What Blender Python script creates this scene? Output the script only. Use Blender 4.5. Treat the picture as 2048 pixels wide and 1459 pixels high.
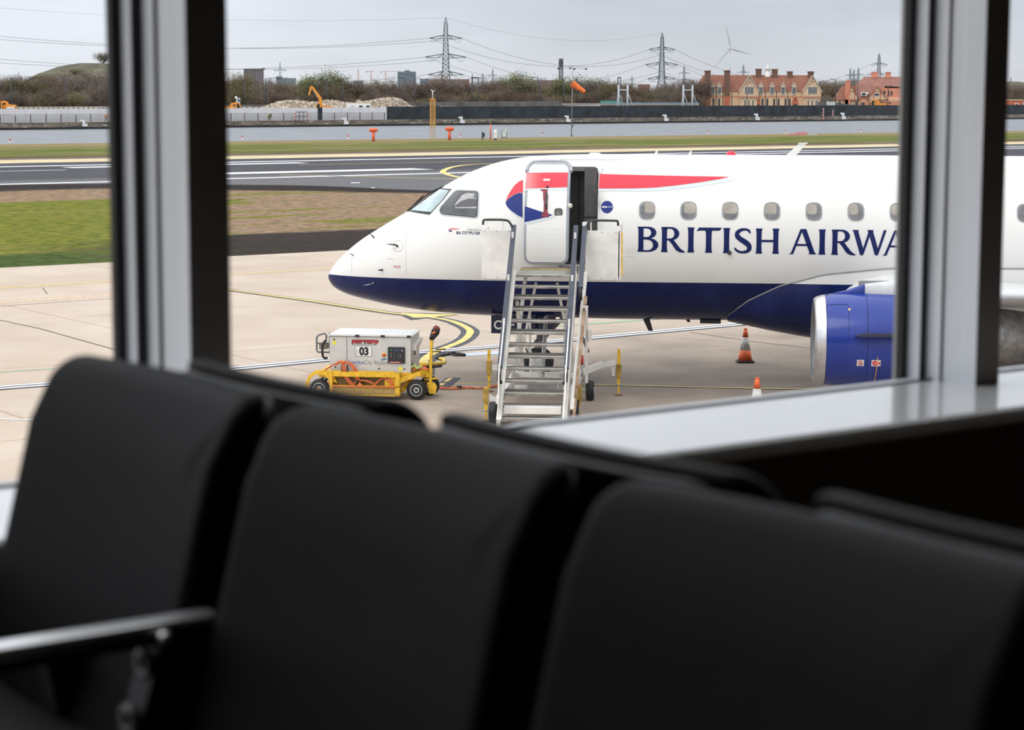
import bpy, bmesh, math, random
from mathutils import Vector, Matrix, noise
from mathutils.bvhtree import BVHTree
from mathutils.geometry import tessellate_polygon
random.seed(7)
R = math.radians
for o in list(bpy.data.objects):
    bpy.data.objects.remove(o)
scene = bpy.context.scene
C = scene.collection

# ---------------------------------------------------------------- camera
EYE = 5.8                      # metres above the apron
FPX = 4229.0                   # focal length in pixels of the 2048 px frame
PITCH = math.atan((729.5 - 187.0) / FPX)
ROLL = 0.0025
cd = bpy.data.cameras.new('camera')
cd.sensor_width = 36.0
cd.lens = 36.0 * FPX / 2048.0
cd.clip_start = 0.05
cd.clip_end = 6000
cd.dof.use_dof = True
cd.dof.focus_distance = 52.0
cd.dof.aperture_fstop = 5.6
cam = bpy.data.objects.new('camera', cd)
C.objects.link(cam)
cam.matrix_world = (Matrix.Translation((0, 0, EYE)) @ Matrix.Rotation(R(90) - PITCH, 4, 'X') @ Matrix.Rotation(ROLL, 4, 'Z'))
scene.camera = cam

# ---------------------------------------------------------------- sky, sun, exposure
vs = scene.view_settings
vs.view_transform = 'Standard'
vs.look = 'None'
vs.exposure = 0.0
vs.gamma = 1.0
vs.use_curve_mapping = False
world = bpy.data.worlds.new('overcast_sky')
scene.world = world
world.use_nodes = True
nt = world.node_tree
nt.nodes.clear()
def N(t, kind, **kw):
    n = t.nodes.new(kind)
    for k, v in kw.items():
        setattr(n, k, v)
    return n
out = N(nt, 'ShaderNodeOutputWorld')
bg = N(nt, 'ShaderNodeBackground')
tc = N(nt, 'ShaderNodeTexCoord')
sp = N(nt, 'ShaderNodeSeparateXYZ')
nt.links.new(tc.outputs['Generated'], sp.inputs[0])
ramp = N(nt, 'ShaderNodeValToRGB')          # overcast: about three times brighter overhead than at the horizon
ramp.color_ramp.elements[0].position = 0.0
ramp.color_ramp.elements[0].color = (0.70, 0.72, 0.77, 1)
ramp.color_ramp.elements[1].position = 1.0
ramp.color_ramp.elements[1].color = (1.74, 1.76, 1.80, 1)
e = ramp.color_ramp.elements.new(0.05)
e.color = (0.635, 0.68, 0.76, 1)
e = ramp.color_ramp.elements.new(0.3)
e.color = (0.95, 0.98, 1.04, 1)
nt.links.new(sp.outputs['Z'], ramp.inputs[0])
mp = N(nt, 'ShaderNodeMapping')
mp.inputs['Scale'].default_value = (2.2, 2.2, 11.0)
nt.links.new(tc.outputs['Generated'], mp.inputs[0])
ns = N(nt, 'ShaderNodeTexNoise')
ns.inputs['Scale'].default_value = 1.9
ns.inputs['Detail'].default_value = 4
ns.inputs['Roughness'].default_value = 0.5
nt.links.new(mp.outputs[0], ns.inputs['Vector'])
mr = N(nt, 'ShaderNodeMapRange')
mr.inputs['From Min'].default_value = 0.32
mr.inputs['From Max'].default_value = 0.68
mr.inputs['To Min'].default_value = 0.90
mr.inputs['To Max'].default_value = 1.14
nt.links.new(ns.outputs['Fac'], mr.inputs['Value'])
gx = N(nt, 'ShaderNodeMapRange')            # cloud is thinner towards the west (left)
gx.inputs['From Min'].default_value = -0.3
gx.inputs['From Max'].default_value = 0.1
gx.inputs['To Min'].default_value = 1.34
gx.inputs['To Max'].default_value = 1.0
nt.links.new(sp.outputs['X'], gx.inputs['Value'])
mm = N(nt, 'ShaderNodeMath', operation='MULTIPLY')
nt.links.new(mr.outputs[0], mm.inputs[0])
nt.links.new(gx.outputs[0], mm.inputs[1])
nt.links.new(ramp.outputs[0], bg.inputs['Color'])
nt.links.new(mm.outputs[0], bg.inputs['Strength'])
nt.links.new(bg.outputs[0], out.inputs[0])
sl = bpy.data.lights.new('veiled_sun', 'SUN')
sl.energy = 0.55
sl.angle = R(28)
sl.color = (1.0, 0.96, 0.9)
sun = bpy.data.objects.new('veiled_sun', sl)
C.objects.link(sun)
sun.rotation_euler = (R(38), R(-22), 0)

# ---------------------------------------------------------------- reading the photograph: pixel -> place
def pixel_ray(px, py):
    x, y = px - 1024.0, py - 729.5
    c, s = math.cos(ROLL), math.sin(ROLL)
    x, y = c * x + s * y, -s * x + c * y
    return Vector((x, FPX * math.cos(PITCH) - y * math.sin(PITCH), -FPX * math.sin(PITCH) - y * math.cos(PITCH)))
def ground(px, py, z=0.0):
    r = pixel_ray(px, py)
    return Vector((0, 0, EYE)) + r * ((z - EYE) / r.z)
def at_y(px, py, Y):
    r = pixel_ray(px, py)
    return Vector((0, 0, EYE)) + r * (Y / r.y)

# ---------------------------------------------------------------- helpers
def srgb(h):
    h = h.lstrip('#')
    v = [int(h[i:i + 2], 16) / 255 for i in (0, 2, 4)]
    return tuple((x / 12.92 if x <= .04045 else ((x + .055) / 1.055) ** 2.4) for x in v)
MATS = {}
def mat(name, col, rough=0.6, metal=0.0, var=0.0, scale=8.0, stretch=(1, 1, 1), bump=0.0, coat=0.0, col2=None, rnd=0.0, world_space=False, lo=.35, hi=.65, detail=6, spec=0.5):
    """procedural material: base colour broken up by noise, optional bump"""
    if name in MATS:
        return MATS[name]
    if isinstance(col, str): col = srgb(col)
    if isinstance(col2, str): col2 = srgb(col2)
    m = bpy.data.materials.new(name)
    m.use_nodes = True
    t = m.node_tree
    b = t.nodes['Principled BSDF']
    b.inputs['Roughness'].default_value = rough
    b.inputs['Metallic'].default_value = metal
    b.inputs['Coat Weight'].default_value = coat
    b.inputs['Coat Roughness'].default_value = 0.06
    b.inputs['Specular IOR Level'].default_value = spec
    if col2 is None:
        col2 = tuple(max(0, c * (1 - var)) for c in col)
        col = tuple(c * (1 + var * .5) for c in col)
    tcn = N(t, 'ShaderNodeTexCoord')
    if world_space:
        src = N(t, 'ShaderNodeNewGeometry').outputs['Position']
    else:
        src = tcn.outputs['Object']
    mpn = N(t, 'ShaderNodeMapping')
    mpn.inputs['Scale'].default_value = stretch
    t.links.new(src, mpn.inputs[0])
    nz = N(t, 'ShaderNodeTexNoise')
    nz.inputs['Scale'].default_value = scale
    nz.inputs['Detail'].default_value = detail
    t.links.new(mpn.outputs[0], nz.inputs['Vector'])
    mrn = N(t, 'ShaderNodeMapRange')
    mrn.inputs['From Min'].default_value = lo
    mrn.inputs['From Max'].default_value = hi
    t.links.new(nz.outputs['Fac'], mrn.inputs['Value'])
    mx = N(t, 'ShaderNodeMix', data_type='RGBA')
    mx.inputs[6].default_value = (*col, 1)
    mx.inputs[7].default_value = (*col2, 1)
    t.links.new(mrn.outputs[0], mx.inputs[0])
    last = mx.outputs[2]
    if rnd:
        oi = N(t, 'ShaderNodeObjectInfo')
        mo = N(t, 'ShaderNodeMapRange')
        mo.inputs['To Min'].default_value = 1 - rnd
        mo.inputs['To Max'].default_value = 1 + rnd
        t.links.new(oi.outputs['Random'], mo.inputs['Value'])
        hs = N(t, 'ShaderNodeHueSaturation')
        t.links.new(mo.outputs[0], hs.inputs['Value'])
        t.links.new(last, hs.inputs['Color'])
        last = hs.outputs[0]
    t.links.new(last, b.inputs['Base Color'])
    if bump:
        bp = N(t, 'ShaderNodeBump')
        bp.inputs['Strength'].default_value = bump
        bp.inputs['Distance'].default_value = 0.02
        t.links.new(nz.outputs['Fac'], bp.inputs['Height'])
        t.links.new(bp.outputs[0], b.inputs['Normal'])
    MATS[name] = m
    return m

def frame(p0, p1):
    d = (Vector(p1) - Vector(p0))
    L = d.length
    d.normalize()
    a = Vector((0, 0, 1)) if abs(d.z) < .9 else Vector((1, 0, 0))
    x = d.cross(a).normalized()
    y = x.cross(d).normalized()
    return d, x, y, L

class MB:
    """collects shapes, then links them as one mesh object"""
    def __init__(s):
        s.v, s.f, s.sm, s.mi = [], [], [], []
        s.m = 0
    def add(s, vs, fs, smooth=False):
        k = len(s.v)
        s.v += [tuple(v) for v in vs]
        s.f += [tuple(i + k for i in f) for f in fs]
        s.sm += [smooth] * len(fs)
        s.mi += [s.m] * len(fs)
        return s
    def box(s, a, b):
        x0, y0, z0 = a
        x1, y1, z1 = b
        v = [(x, y, z) for z in (z0, z1) for y in (y0, y1) for x in (x0, x1)]
        return s.add(v, [(0, 2, 3, 1), (4, 5, 7, 6), (0, 1, 5, 4), (2, 6, 7, 3), (0, 4, 6, 2), (1, 3, 7, 5)])
    def cbox(s, c, d):
        return s.box([c[i] - d[i] / 2 for i in range(3)], [c[i] + d[i] / 2 for i in range(3)])
    def bar(s, p0, p1, w, h=None, up=None):
        """rectangular bar from p0 to p1"""
        h = h or w
        d, x, y, L = frame(p0, p1)
        if up is not None:
            u = Vector(up)
            x = d.cross(u).normalized()
            y = x.cross(d).normalized()
        v = []
        for p in (Vector(p0), Vector(p1)):
            for a, b in ((-1, -1), (1, -1), (1, 1), (-1, 1)):
                v.append(p + x * a * w / 2 + y * b * h / 2)
        return s.add(v, [(3, 2, 1, 0), (4, 5, 6, 7), (0, 1, 5, 4), (1, 2, 6, 5), (2, 3, 7, 6), (3, 0, 4, 7)])
    def cyl(s, p0, p1, r0, r1=None, n=12, caps=True):
        r1 = r0 if r1 is None else r1
        d, x, y, L = frame(p0, p1)
        v = []
        for p, r in ((Vector(p0), r0), (Vector(p1), r1)):
            for i in range(n):
                a = 2 * math.pi * i / n
                v.append(p + x * math.cos(a) * r + y * math.sin(a) * r)
        s.add(v, [(i, (i + 1) % n, n + (i + 1) % n, n + i) for i in range(n)], True)
        if caps:
            s.add(v[:n], [tuple(range(n - 1, -1, -1))])
            s.add(v[n:], [tuple(range(n))])
        return s
    def tube(s, pts, r, n=8, closed=False):
        pts = [Vector(p) for p in pts]
        m = len(pts)
        rr = r if isinstance(r, (list, tuple)) else [r] * m
        v = []
        px = None
        for i, p in enumerate(pts):
            if closed:
                d = pts[(i + 1) % m] - pts[i - 1]
            else:
                d = pts[min(i + 1, m - 1)] - pts[max(i - 1, 0)]
            d.normalize()
            if px is None:
                a = Vector((0, 0, 1)) if abs(d.z) < .9 else Vector((1, 0, 0))
                px = d.cross(a).normalized()
            else:
                px = (px - d * px.dot(d)).normalized()
            y = px.cross(d)
            for k in range(n):
                a = 2 * math.pi * k / n
                v.append(p + (px * math.cos(a) + y * math.sin(a)) * rr[i])
        f = []
        for i in range(m if closed else m - 1):
            j = (i + 1) % m
            f += [(i * n + k, i * n + (k + 1) % n, j * n + (k + 1) % n, j * n + k) for k in range(n)]
        s.add(v, f, True)
        if not closed:
            s.add(v[:n], [tuple(range(n - 1, -1, -1))])
            s.add(v[-n:], [tuple(range(n))])
        return s
    def lathe(s, prof, o=(0, 0, 0), axis='z', n=20, a0=0.0, a1=360.0):
        """prof: (radius, height) pairs turned round the axis through o"""
        v, f = [], []
        full = abs(a1 - a0 - 360) < 1e-3
        cnt = n if full else n + 1
        for r, h in prof:
            for i in range(cnt):
                a = R(a0 + (a1 - a0) * i / n)
                c, q = r * math.cos(a), r * math.sin(a)
                v.append({'z': (c, q, h), 'x': (h, c, q), 'y': (q, h, c)}[axis])
        v = [(p[0] + o[0], p[1] + o[1], p[2] + o[2]) for p in v]
        for j in range(len(prof) - 1):
            for i in range(n):
                k = (i + 1) % cnt
                f.append((j * cnt + i, j * cnt + k, (j + 1) * cnt + k, (j + 1) * cnt + i))
        return s.add(v, f, True)
    def prism(s, poly, a, b, plane='xz'):
        """polygon in a plane, pushed along the third axis from a to b"""
        def P(p, t):
            return {'xz': (p[0], t, p[1]), 'xy': (p[0], p[1], t), 'yz': (t, p[0], p[1])}[plane]
        n = len(poly)
        tri = tessellate_polygon([[Vector((p[0], p[1], 0)) for p in poly]])
        s.add([P(p, a) for p in poly], [tuple(t) for t in tri])
        s.add([P(p, b) for p in poly], [tuple(reversed(t)) for t in tri])
        v = [P(p, a) for p in poly] + [P(p, b) for p in poly]
        return s.add(v, [(i, (i + 1) % n, n + (i + 1) % n, n + i) for i in range(n)])
    def loft(s, rings, closed=True, caps=True, smooth=True):
        n = len(rings[0])
        v = [p for r in rings for p in r]
        f = []
        for j in range(len(rings) - 1):
            for i in range(n if closed else n - 1):
                k = (i + 1) % n
                f.append((j * n + i, j * n + k, (j + 1) * n + k, (j + 1) * n + i))
        s.add(v, f, smooth)
        if caps and closed:
            s.add(rings[0], [tuple(range(n - 1, -1, -1))])
            s.add(rings[-1], [tuple(range(n))])
        return s
    def slab(s, w, h, t, r, e=0.0, o=(0, 0, 0), plane='xz', n=5, bow=None):
        """rounded-rectangle panel w x h, thickness t along the third axis, corner radius r, edge roundness e"""
        def ring(inset, d):
            pts = []
            rr = max(r - inset, 0.001)
            for cx, cy, a0 in ((w / 2 - r, h / 2 - r, 0), (-w / 2 + r, h / 2 - r, 90), (-w / 2 + r, -h / 2 + r, 180), (w / 2 - r, -h / 2 + r, 270)):
                for i in range(n + 1):
                    a = R(a0 + 90 * i / n)
                    pts.append((cx + rr * math.cos(a), cy + rr * math.sin(a), d))
            return pts
        rings = []
        if e > 0:
            for k in range(4):
                a = R(90 * k / 4)
                rings.append(ring(e * (1 - math.sin(a)), -t / 2 + e * (1 - math.cos(a))))
            for k in range(4, -1, -1):
                a = R(90 * k / 4)
                rings.append(ring(e * (1 - math.sin(a)), t / 2 - e * (1 - math.cos(a))))
        else:
            rings = [ring(0, -t / 2), ring(0, t / 2)]
        def P(p):
            q = {'xz': (p[0], p[2], p[1]), 'xy': (p[0], p[1], p[2]), 'yz': (p[2], p[0], p[1])}[plane]
            q = [q[i] + o[i] for i in range(3)]
            return bow(q) if bow else q
        rings = [[P(p) for p in rg] for rg in rings]
        s.loft(rings, smooth=e > 0)
        return s
    def xf(s, M):
        s.v = [tuple(M @ Vector(v)) for v in s.v]
        return s
    def build(s, name, mats, parent=None, loc=None, rot=None):
        me = bpy.data.meshes.new(name)
        me.from_pydata(s.v, [], s.f)
        me.polygons.foreach_set('use_smooth', s.sm)
        if not isinstance(mats, (list, tuple)): mats = [mats]
        for m in mats:
            me.materials.append(m)
        if len(mats) > 1:
            me.polygons.foreach_set('material_index', s.mi)
        bm = bmesh.new()
        bm.from_mesh(me)
        bmesh.ops.remove_doubles(bm, verts=bm.verts, dist=1e-5)
        bmesh.ops.recalc_face_normals(bm, faces=bm.faces)
        bm.to_mesh(me)
        bm.free()
        me.update()
        o = bpy.data.objects.new(name, me)
        C.objects.link(o)
        if parent: o.parent = parent
        if loc is not None: o.location = loc
        if rot is not None: o.rotation_euler = rot
        return o

def tag(o, label, cat, group=None, kind=None):
    o['label'] = label
    o['category'] = cat
    if group: o['group'] = group
    if kind: o['kind'] = kind
    return o
def thing(name, label, cat, loc=(0, 0, 0), rz=0.0, group=None):
    o = bpy.data.objects.new(name, None)
    o.empty_display_size = 0.2
    C.objects.link(o)
    o.location = loc
    o.rotation_euler = (0, 0, rz)
    return tag(o, label, cat, group)
def struct(o):
    o['kind'] = 'structure'
    return o
def dup(root, loc=None, rz=None, label=None, group=None, scale=None):
    """copy a thing with its parts and their sub-parts (mesh data shared)"""
    r = root.copy()
    C.objects.link(r)
    if loc is not None: r.location = loc
    if rz is not None: r.rotation_euler = (0, 0, rz)
    if scale is not None: r.scale = scale if hasattr(scale, '__len__') else (scale,) * 3
    if label: r['label'] = label
    if group: r['group'] = group
    for ch in list(root.children):
        c = ch.copy()
        C.objects.link(c)
        c.parent = r
        for g in list(ch.children):
            d = g.copy()
            C.objects.link(d)
            d.parent = c
    return r
def smooth_path(pts, k=6):
    """Catmull-Rom through the points"""
    P = [Vector(p) for p in pts]
    P = [P[0] * 2 - P[1]] + P + [P[-1] * 2 - P[-2]]
    o = []
    for i in range(1, len(P) - 2):
        for j in range(k):
            t = j / k
            a, b, c, d = P[i - 1], P[i], P[i + 1], P[i + 2]
            o.append(.5 * ((2 * b) + (c - a) * t + (2 * a - 5 * b + 4 * c - d) * t * t + (3 * b - a - 3 * c + d) * t ** 3))
    o.append(P[-2])
    return o
def interp(tab, x):
    if x <= tab[0][0]: return tab[0][1]
    for (a, p), (b, q) in zip(tab, tab[1:]):
        if x <= b: return p + (q - p) * (x - a) / (b - a)
    return tab[-1][1]

# flat artwork (letters, ribbons, labels) as 2-D triangles
class Art:
    def __init__(s):
        s.v, s.f = [], []
    def shape(s, loops):
        flat = [p for l in loops for p in l]
        tri = tessellate_polygon([[Vector((p[0], p[1], 0)) for p in l] for l in loops])
        k = len(s.v)
        s.v += [(p[0], p[1]) for p in flat]
        s.f += [tuple(i + k for i in t) for t in tri]
        return s
    def rect(s, x0, y0, x1, y1):
        return s.shape([[(x0, y0), (x1, y0), (x1, y1), (x0, y1)]])
    def disc(s, cx, cy, r, n=24, hole=0):
        c = lambda q: [(cx + q * math.cos(2 * math.pi * i / n), cy + q * math.sin(2 * math.pi * i / n)) for i in range(n)]
        return s.shape([c(r)] + ([c(hole)] if hole else []))
    def stroke(s, pts, w, smooth=True):
        p = [Vector((a[0], a[1], 0)) for a in pts]
        ww = w if isinstance(w, (list, tuple)) else [w] * len(p)
        if smooth and len(p) > 2:
            q = smooth_path([Vector((a.x, a.y, ww[i])) for i, a in enumerate(p)], 6)
            p = [Vector((a.x, a.y, 0)) for a in q]
            ww = [a.z for a in q]
        L, Rr = [], []
        for i, a in enumerate(p):
            d = (p[min(i + 1, len(p) - 1)] - p[max(i - 1, 0)]).normalized()
            nrm = Vector((-d.y, d.x, 0)) * ww[i] / 2
            L.append(a + nrm)
            Rr.append(a - nrm)
        k = len(s.v)
        m = len(p)
        s.v += [(a.x, a.y) for a in L] + [(a.x, a.y) for a in Rr]
        s.f += [(k + i, k + i + 1, k + m + i + 1, k + m + i) for i in range(m - 1)]
        return s
    def text(s, string, size, x, y, sx=1.0, bold=0.0, align='LEFT', shear=0.0, space=1.0):
        cu = bpy.data.curves.new('letters', 'FONT')
        cu.body = string
        cu.size = size
        cu.offset = bold
        cu.align_x = align
        cu.shear = shear
        cu.space_character = space
        ob = bpy.data.objects.new('letters', cu)
        C.objects.link(ob)
        dg = bpy.context.evaluated_depsgraph_get()
        dg.update()
        me = bpy.data.meshes.new_from_object(ob.evaluated_get(dg))
        k = len(s.v)
        s.v += [(v.co.x * sx + x, v.co.y + y) for v in me.vertices]
        s.f += [tuple(i + k for i in p.vertices) for p in me.polygons]
        bpy.data.objects.remove(ob)
        bpy.data.curves.remove(cu)
        bpy.data.meshes.remove(me)
        return s
    def place(s, name, m, parent, fn, cut=None, label=None):
        """fn maps (u, v) to a 3-D point; cut = grid step so that the artwork can follow a curved skin"""
        bm = bmesh.new()
        vv = [bm.verts.new((a, b, 0)) for a, b in s.v]
        for f in s.f:
            try: bm.faces.new([vv[i] for i in f])
            except ValueError: pass
        if cut:
            for ax in (0, 1):
                lo = min(v.co[ax] for v in bm.verts)
                hi = max(v.co[ax] for v in bm.verts)
                q = math.ceil(lo / cut) * cut
                while q < hi:
                    co = [0, 0, 0]
                    co[ax] = q
                    no = [0, 0, 0]
                    no[ax] = 1
                    bmesh.ops.bisect_plane(bm, geom=bm.verts[:] + bm.edges[:] + bm.faces[:], plane_co=co, plane_no=no, dist=1e-6)
                    q += cut
        for v in bm.verts:
            v.co = fn(v.co.x, v.co.y)
        me = bpy.data.meshes.new(name)
        bm.to_mesh(me)
        bm.free()
        me.materials.append(m)
        o = bpy.data.objects.new(name, me)
        C.objects.link(o)
        if parent: o.parent = parent
        if label: o['label'] = label
        return o

M_WHITE = mat('white_paint', (.80, .79, .76), .28, var=.05, scale=1.5, coat=.25)
M_BLACK = mat('black_rubber', (.012, .012, .014), .6, var=.3)
M_DARK = mat('dark_steel', (.05, .05, .055), .45, .4, var=.3)
M_STEEL = mat('galvanised_steel', (.42, .42, .42), .42, .75, var=.25, scale=20)
M_GREY = mat('grey_paint', (.30, .31, .33), .5, var=.15)
M_LGREY = mat('light_grey_paint', (.55, .56, .57), .5, var=.1)
M_YEL = mat('yellow_paint', (.85, .50, .03), .45, var=.2, scale=12)
M_ORANGE = mat('orange_paint', (.86, .20, .03), .5, var=.15)
M_RED = mat('red_paint', (.62, .03, .04), .45, var=.15)
M_AMBER = mat('digger_orange_paint', (.85, .33, .04), .5, var=.15)
# ================================================================ departure lounge
LA = R(36.9)
LU = Vector((math.cos(LA), math.sin(LA), 0))       # along the window wall
LN = Vector((math.sin(LA), -math.cos(LA), 0))      # into the room
LO = Vector((-.82, 3.32, 0))
FLOOR, SILL, CEIL = 4.6, 5.18, 9.6  # unseen ceiling, set high to let more sky light onto the sill
def lounge(s, n, z=0.0):
    return LO + LU * s + LN * n + Vector((0, 0, z))
LM = Matrix((( LU.x, -LN.x, 0, LO.x), (LU.y, -LN.y, 0, LO.y), (0, 0, 1, 0), (0, 0, 0, 1)))  # local x along wall, local -y into room
def lbox(mb, s0, s1, n0, n1, z0, z1):
    return mb.box((s0, -n1, z0), (s1, -n0, z1))
def lput(mb, name, m, parent=None):
    mb.xf(LM)
    return mb.build(name, m, parent)
m_carpet = mat('lounge_carpet', (.035, .024, .016), .9, var=.4, scale=40, bump=.4)
m_ceil = mat('lounge_ceiling_panel', (.16, .16, .16), .8, var=.1)
m_wall = mat('lounge_wall_paint', (.10, .085, .065), .7, var=.15)
m_under = mat('brown_wall_laminate', (.09, .065, .04), .55, var=.2)
m_sill = mat('white_sill_laminate', (.92, .93, .95), .3, var=.03, scale=3, coat=1.0)
m_alu = mat('satin_aluminium', (.84, .87, .93), .42, .0, var=.05, scale=30, stretch=(1, 1, .05))
m_alud = mat('shaded_inner_aluminium', (.20, .175, .155), .6, .0, var=.1, spec=.2)  # darker copy of the aluminium: room-side shade painted into the colour
m_gask = mat('window_gasket', (.008, .008, .009), .6)
S0, S1 = -7.2, 9.4
struct(lput(lbox(MB(), S0, S1, 0.0, 9.0, FLOOR - .25, FLOOR), 'floor', m_carpet))
struct(lput(lbox(MB(), S0, S1, -.15, 9.0, CEIL, CEIL + .25), 'ceiling', m_ceil))
struct(lput(lbox(MB(), S0 - .2, S0, -.1, 9.2, FLOOR - .25, CEIL), 'wall_left', m_wall))
struct(lput(lbox(MB(), S1, S1 + .2, -.1, 9.2, FLOOR - .25, CEIL), 'wall_right', m_wall))
struct(lput(lbox(MB(), S0, S1, 9.0, 9.2, FLOOR - .25, CEIL), 'wall_back', m_wall))
m_clad = mat('terminal_cladding', (.30, .31, .33), .5, .2, var=.1)
w = MB(); lbox(w, S0, S1, -.12, .10, 0.0, SILL - .04)
w.m = 1; lbox(w, S0, S1, .10, .36, FLOOR, SILL - .04)
struct(lput(w, 'wall_window', [m_clad, m_under]))
# sill board with a rounded nose
w = MB(); w.prism([(-.0, SILL - .035), (-.0, SILL), (-.395, SILL), (-.403, SILL - .006), (-.406, SILL - .016), (-.403, SILL - .028), (-.395, SILL - .035)], S0, S1, 'yz')
struct(lput(w, 'trim_1', m_sill))
# bottom rail of the glazing: two low steps and their gaskets
w = MB()
w.m = 0; lbox(w, S0, S1, -.075, -.012, SILL - .05, SILL - .014)
lbox(w, S0, S1, -.012, .0, SILL - .04, SILL + .0015)
lbox(w, S0, S1, .0, .022, SILL, SILL + .0015)
w.m = 1; lbox(w, S0, S1, -.020, -.012, SILL - .014, SILL - .003)
lbox(w, S0, S1, .022, .029, SILL, SILL + .0035)
struct(lput(w, 'trim_2', [m_alu, m_gask]))
# top rail under the ceiling
w = MB(); lbox(w, S0, S1, -.07, .05, CEIL - .09, CEIL)
struct(lput(w, 'trim_3', m_alu))
# mullions: stepped profile, the deep box towards the room
mgl = bpy.data.materials.new('window_glass')
mgl.use_nodes = True
t = mgl.node_tree
t.nodes.clear()
o_ = N(t, 'ShaderNodeOutputMaterial'); tr = N(t, 'ShaderNodeBsdfTransparent'); gl = N(t, 'ShaderNodeBsdfGlossy'); fr = N(t, 'ShaderNodeLayerWeight'); mxs = N(t, 'ShaderNodeMixShader')
tr.inputs[0].default_value = (.985, .99, .985, 1)
gl.inputs['Roughness'].default_value = 0.0
fr.inputs[0].default_value = .5
pw_ = N(t, 'ShaderNodeMath', operation='POWER'); pw_.inputs[1].default_value = 5.0
ma_ = N(t, 'ShaderNodeMath', operation='MULTIPLY_ADD'); ma_.inputs[1].default_value = .6; ma_.inputs[2].default_value = .012
t.links.new(fr.outputs['Facing'], pw_.inputs[0]); t.links.new(pw_.outputs[0], ma_.inputs[0])
t.links.new(ma_.outputs[0], mxs.inputs[0]); t.links.new(tr.outputs[0], mxs.inputs[1]); t.links.new(gl.outputs[0], mxs.inputs[2]); t.links.new(mxs.outputs[0], o_.inputs[0])
mull = [.271 - 1.89 * 3, .271 - 1.89 * 2, .271 - 1.89, .271, 2.16, 4.05, 5.94, 7.83]
for k, sm_ in enumerate(mull):
    a = sm_ - .042
    w = MB()
    Z0, Z1 = SILL - .04, CEIL
    w.m = 0
    w.m = 3; lbox(w, a + .008, a + .11, -.062, -.046, Z0, Z1); w.m = 0   # outer cap
    lbox(w, a + .017, a + .11, -.046, .008, Z0, Z1)              # first step
    lbox(w, a + .036, a + .11, .008, .05, Z0, Z1)                # second step
    lbox(w, a + .042, a + .115, .05, .146, Z0, Z1)               # deep box
    w.m = 1
    lbox(w, a, a + .018, -.046, -.028, Z0, Z1)
    lbox(w, a + .0185, a + .036, .0075, .0095, Z0, Z1)
    lbox(w, a + .0365, a + .042, .0495, .0515, Z0, Z1)
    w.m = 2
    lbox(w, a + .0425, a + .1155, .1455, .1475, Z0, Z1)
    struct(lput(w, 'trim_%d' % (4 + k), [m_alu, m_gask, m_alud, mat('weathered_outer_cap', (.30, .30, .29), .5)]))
edges = [S0] + mull + [S1]
for k in range(len(edges) - 1):
    w = MB(); lbox(w, edges[k] + (.06 if k else 0), edges[k + 1] - .03, -.045, -.039, SILL - .02, CEIL - .08)
    struct(lput(w, 'window_%d' % (k + 1), mgl))

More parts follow.
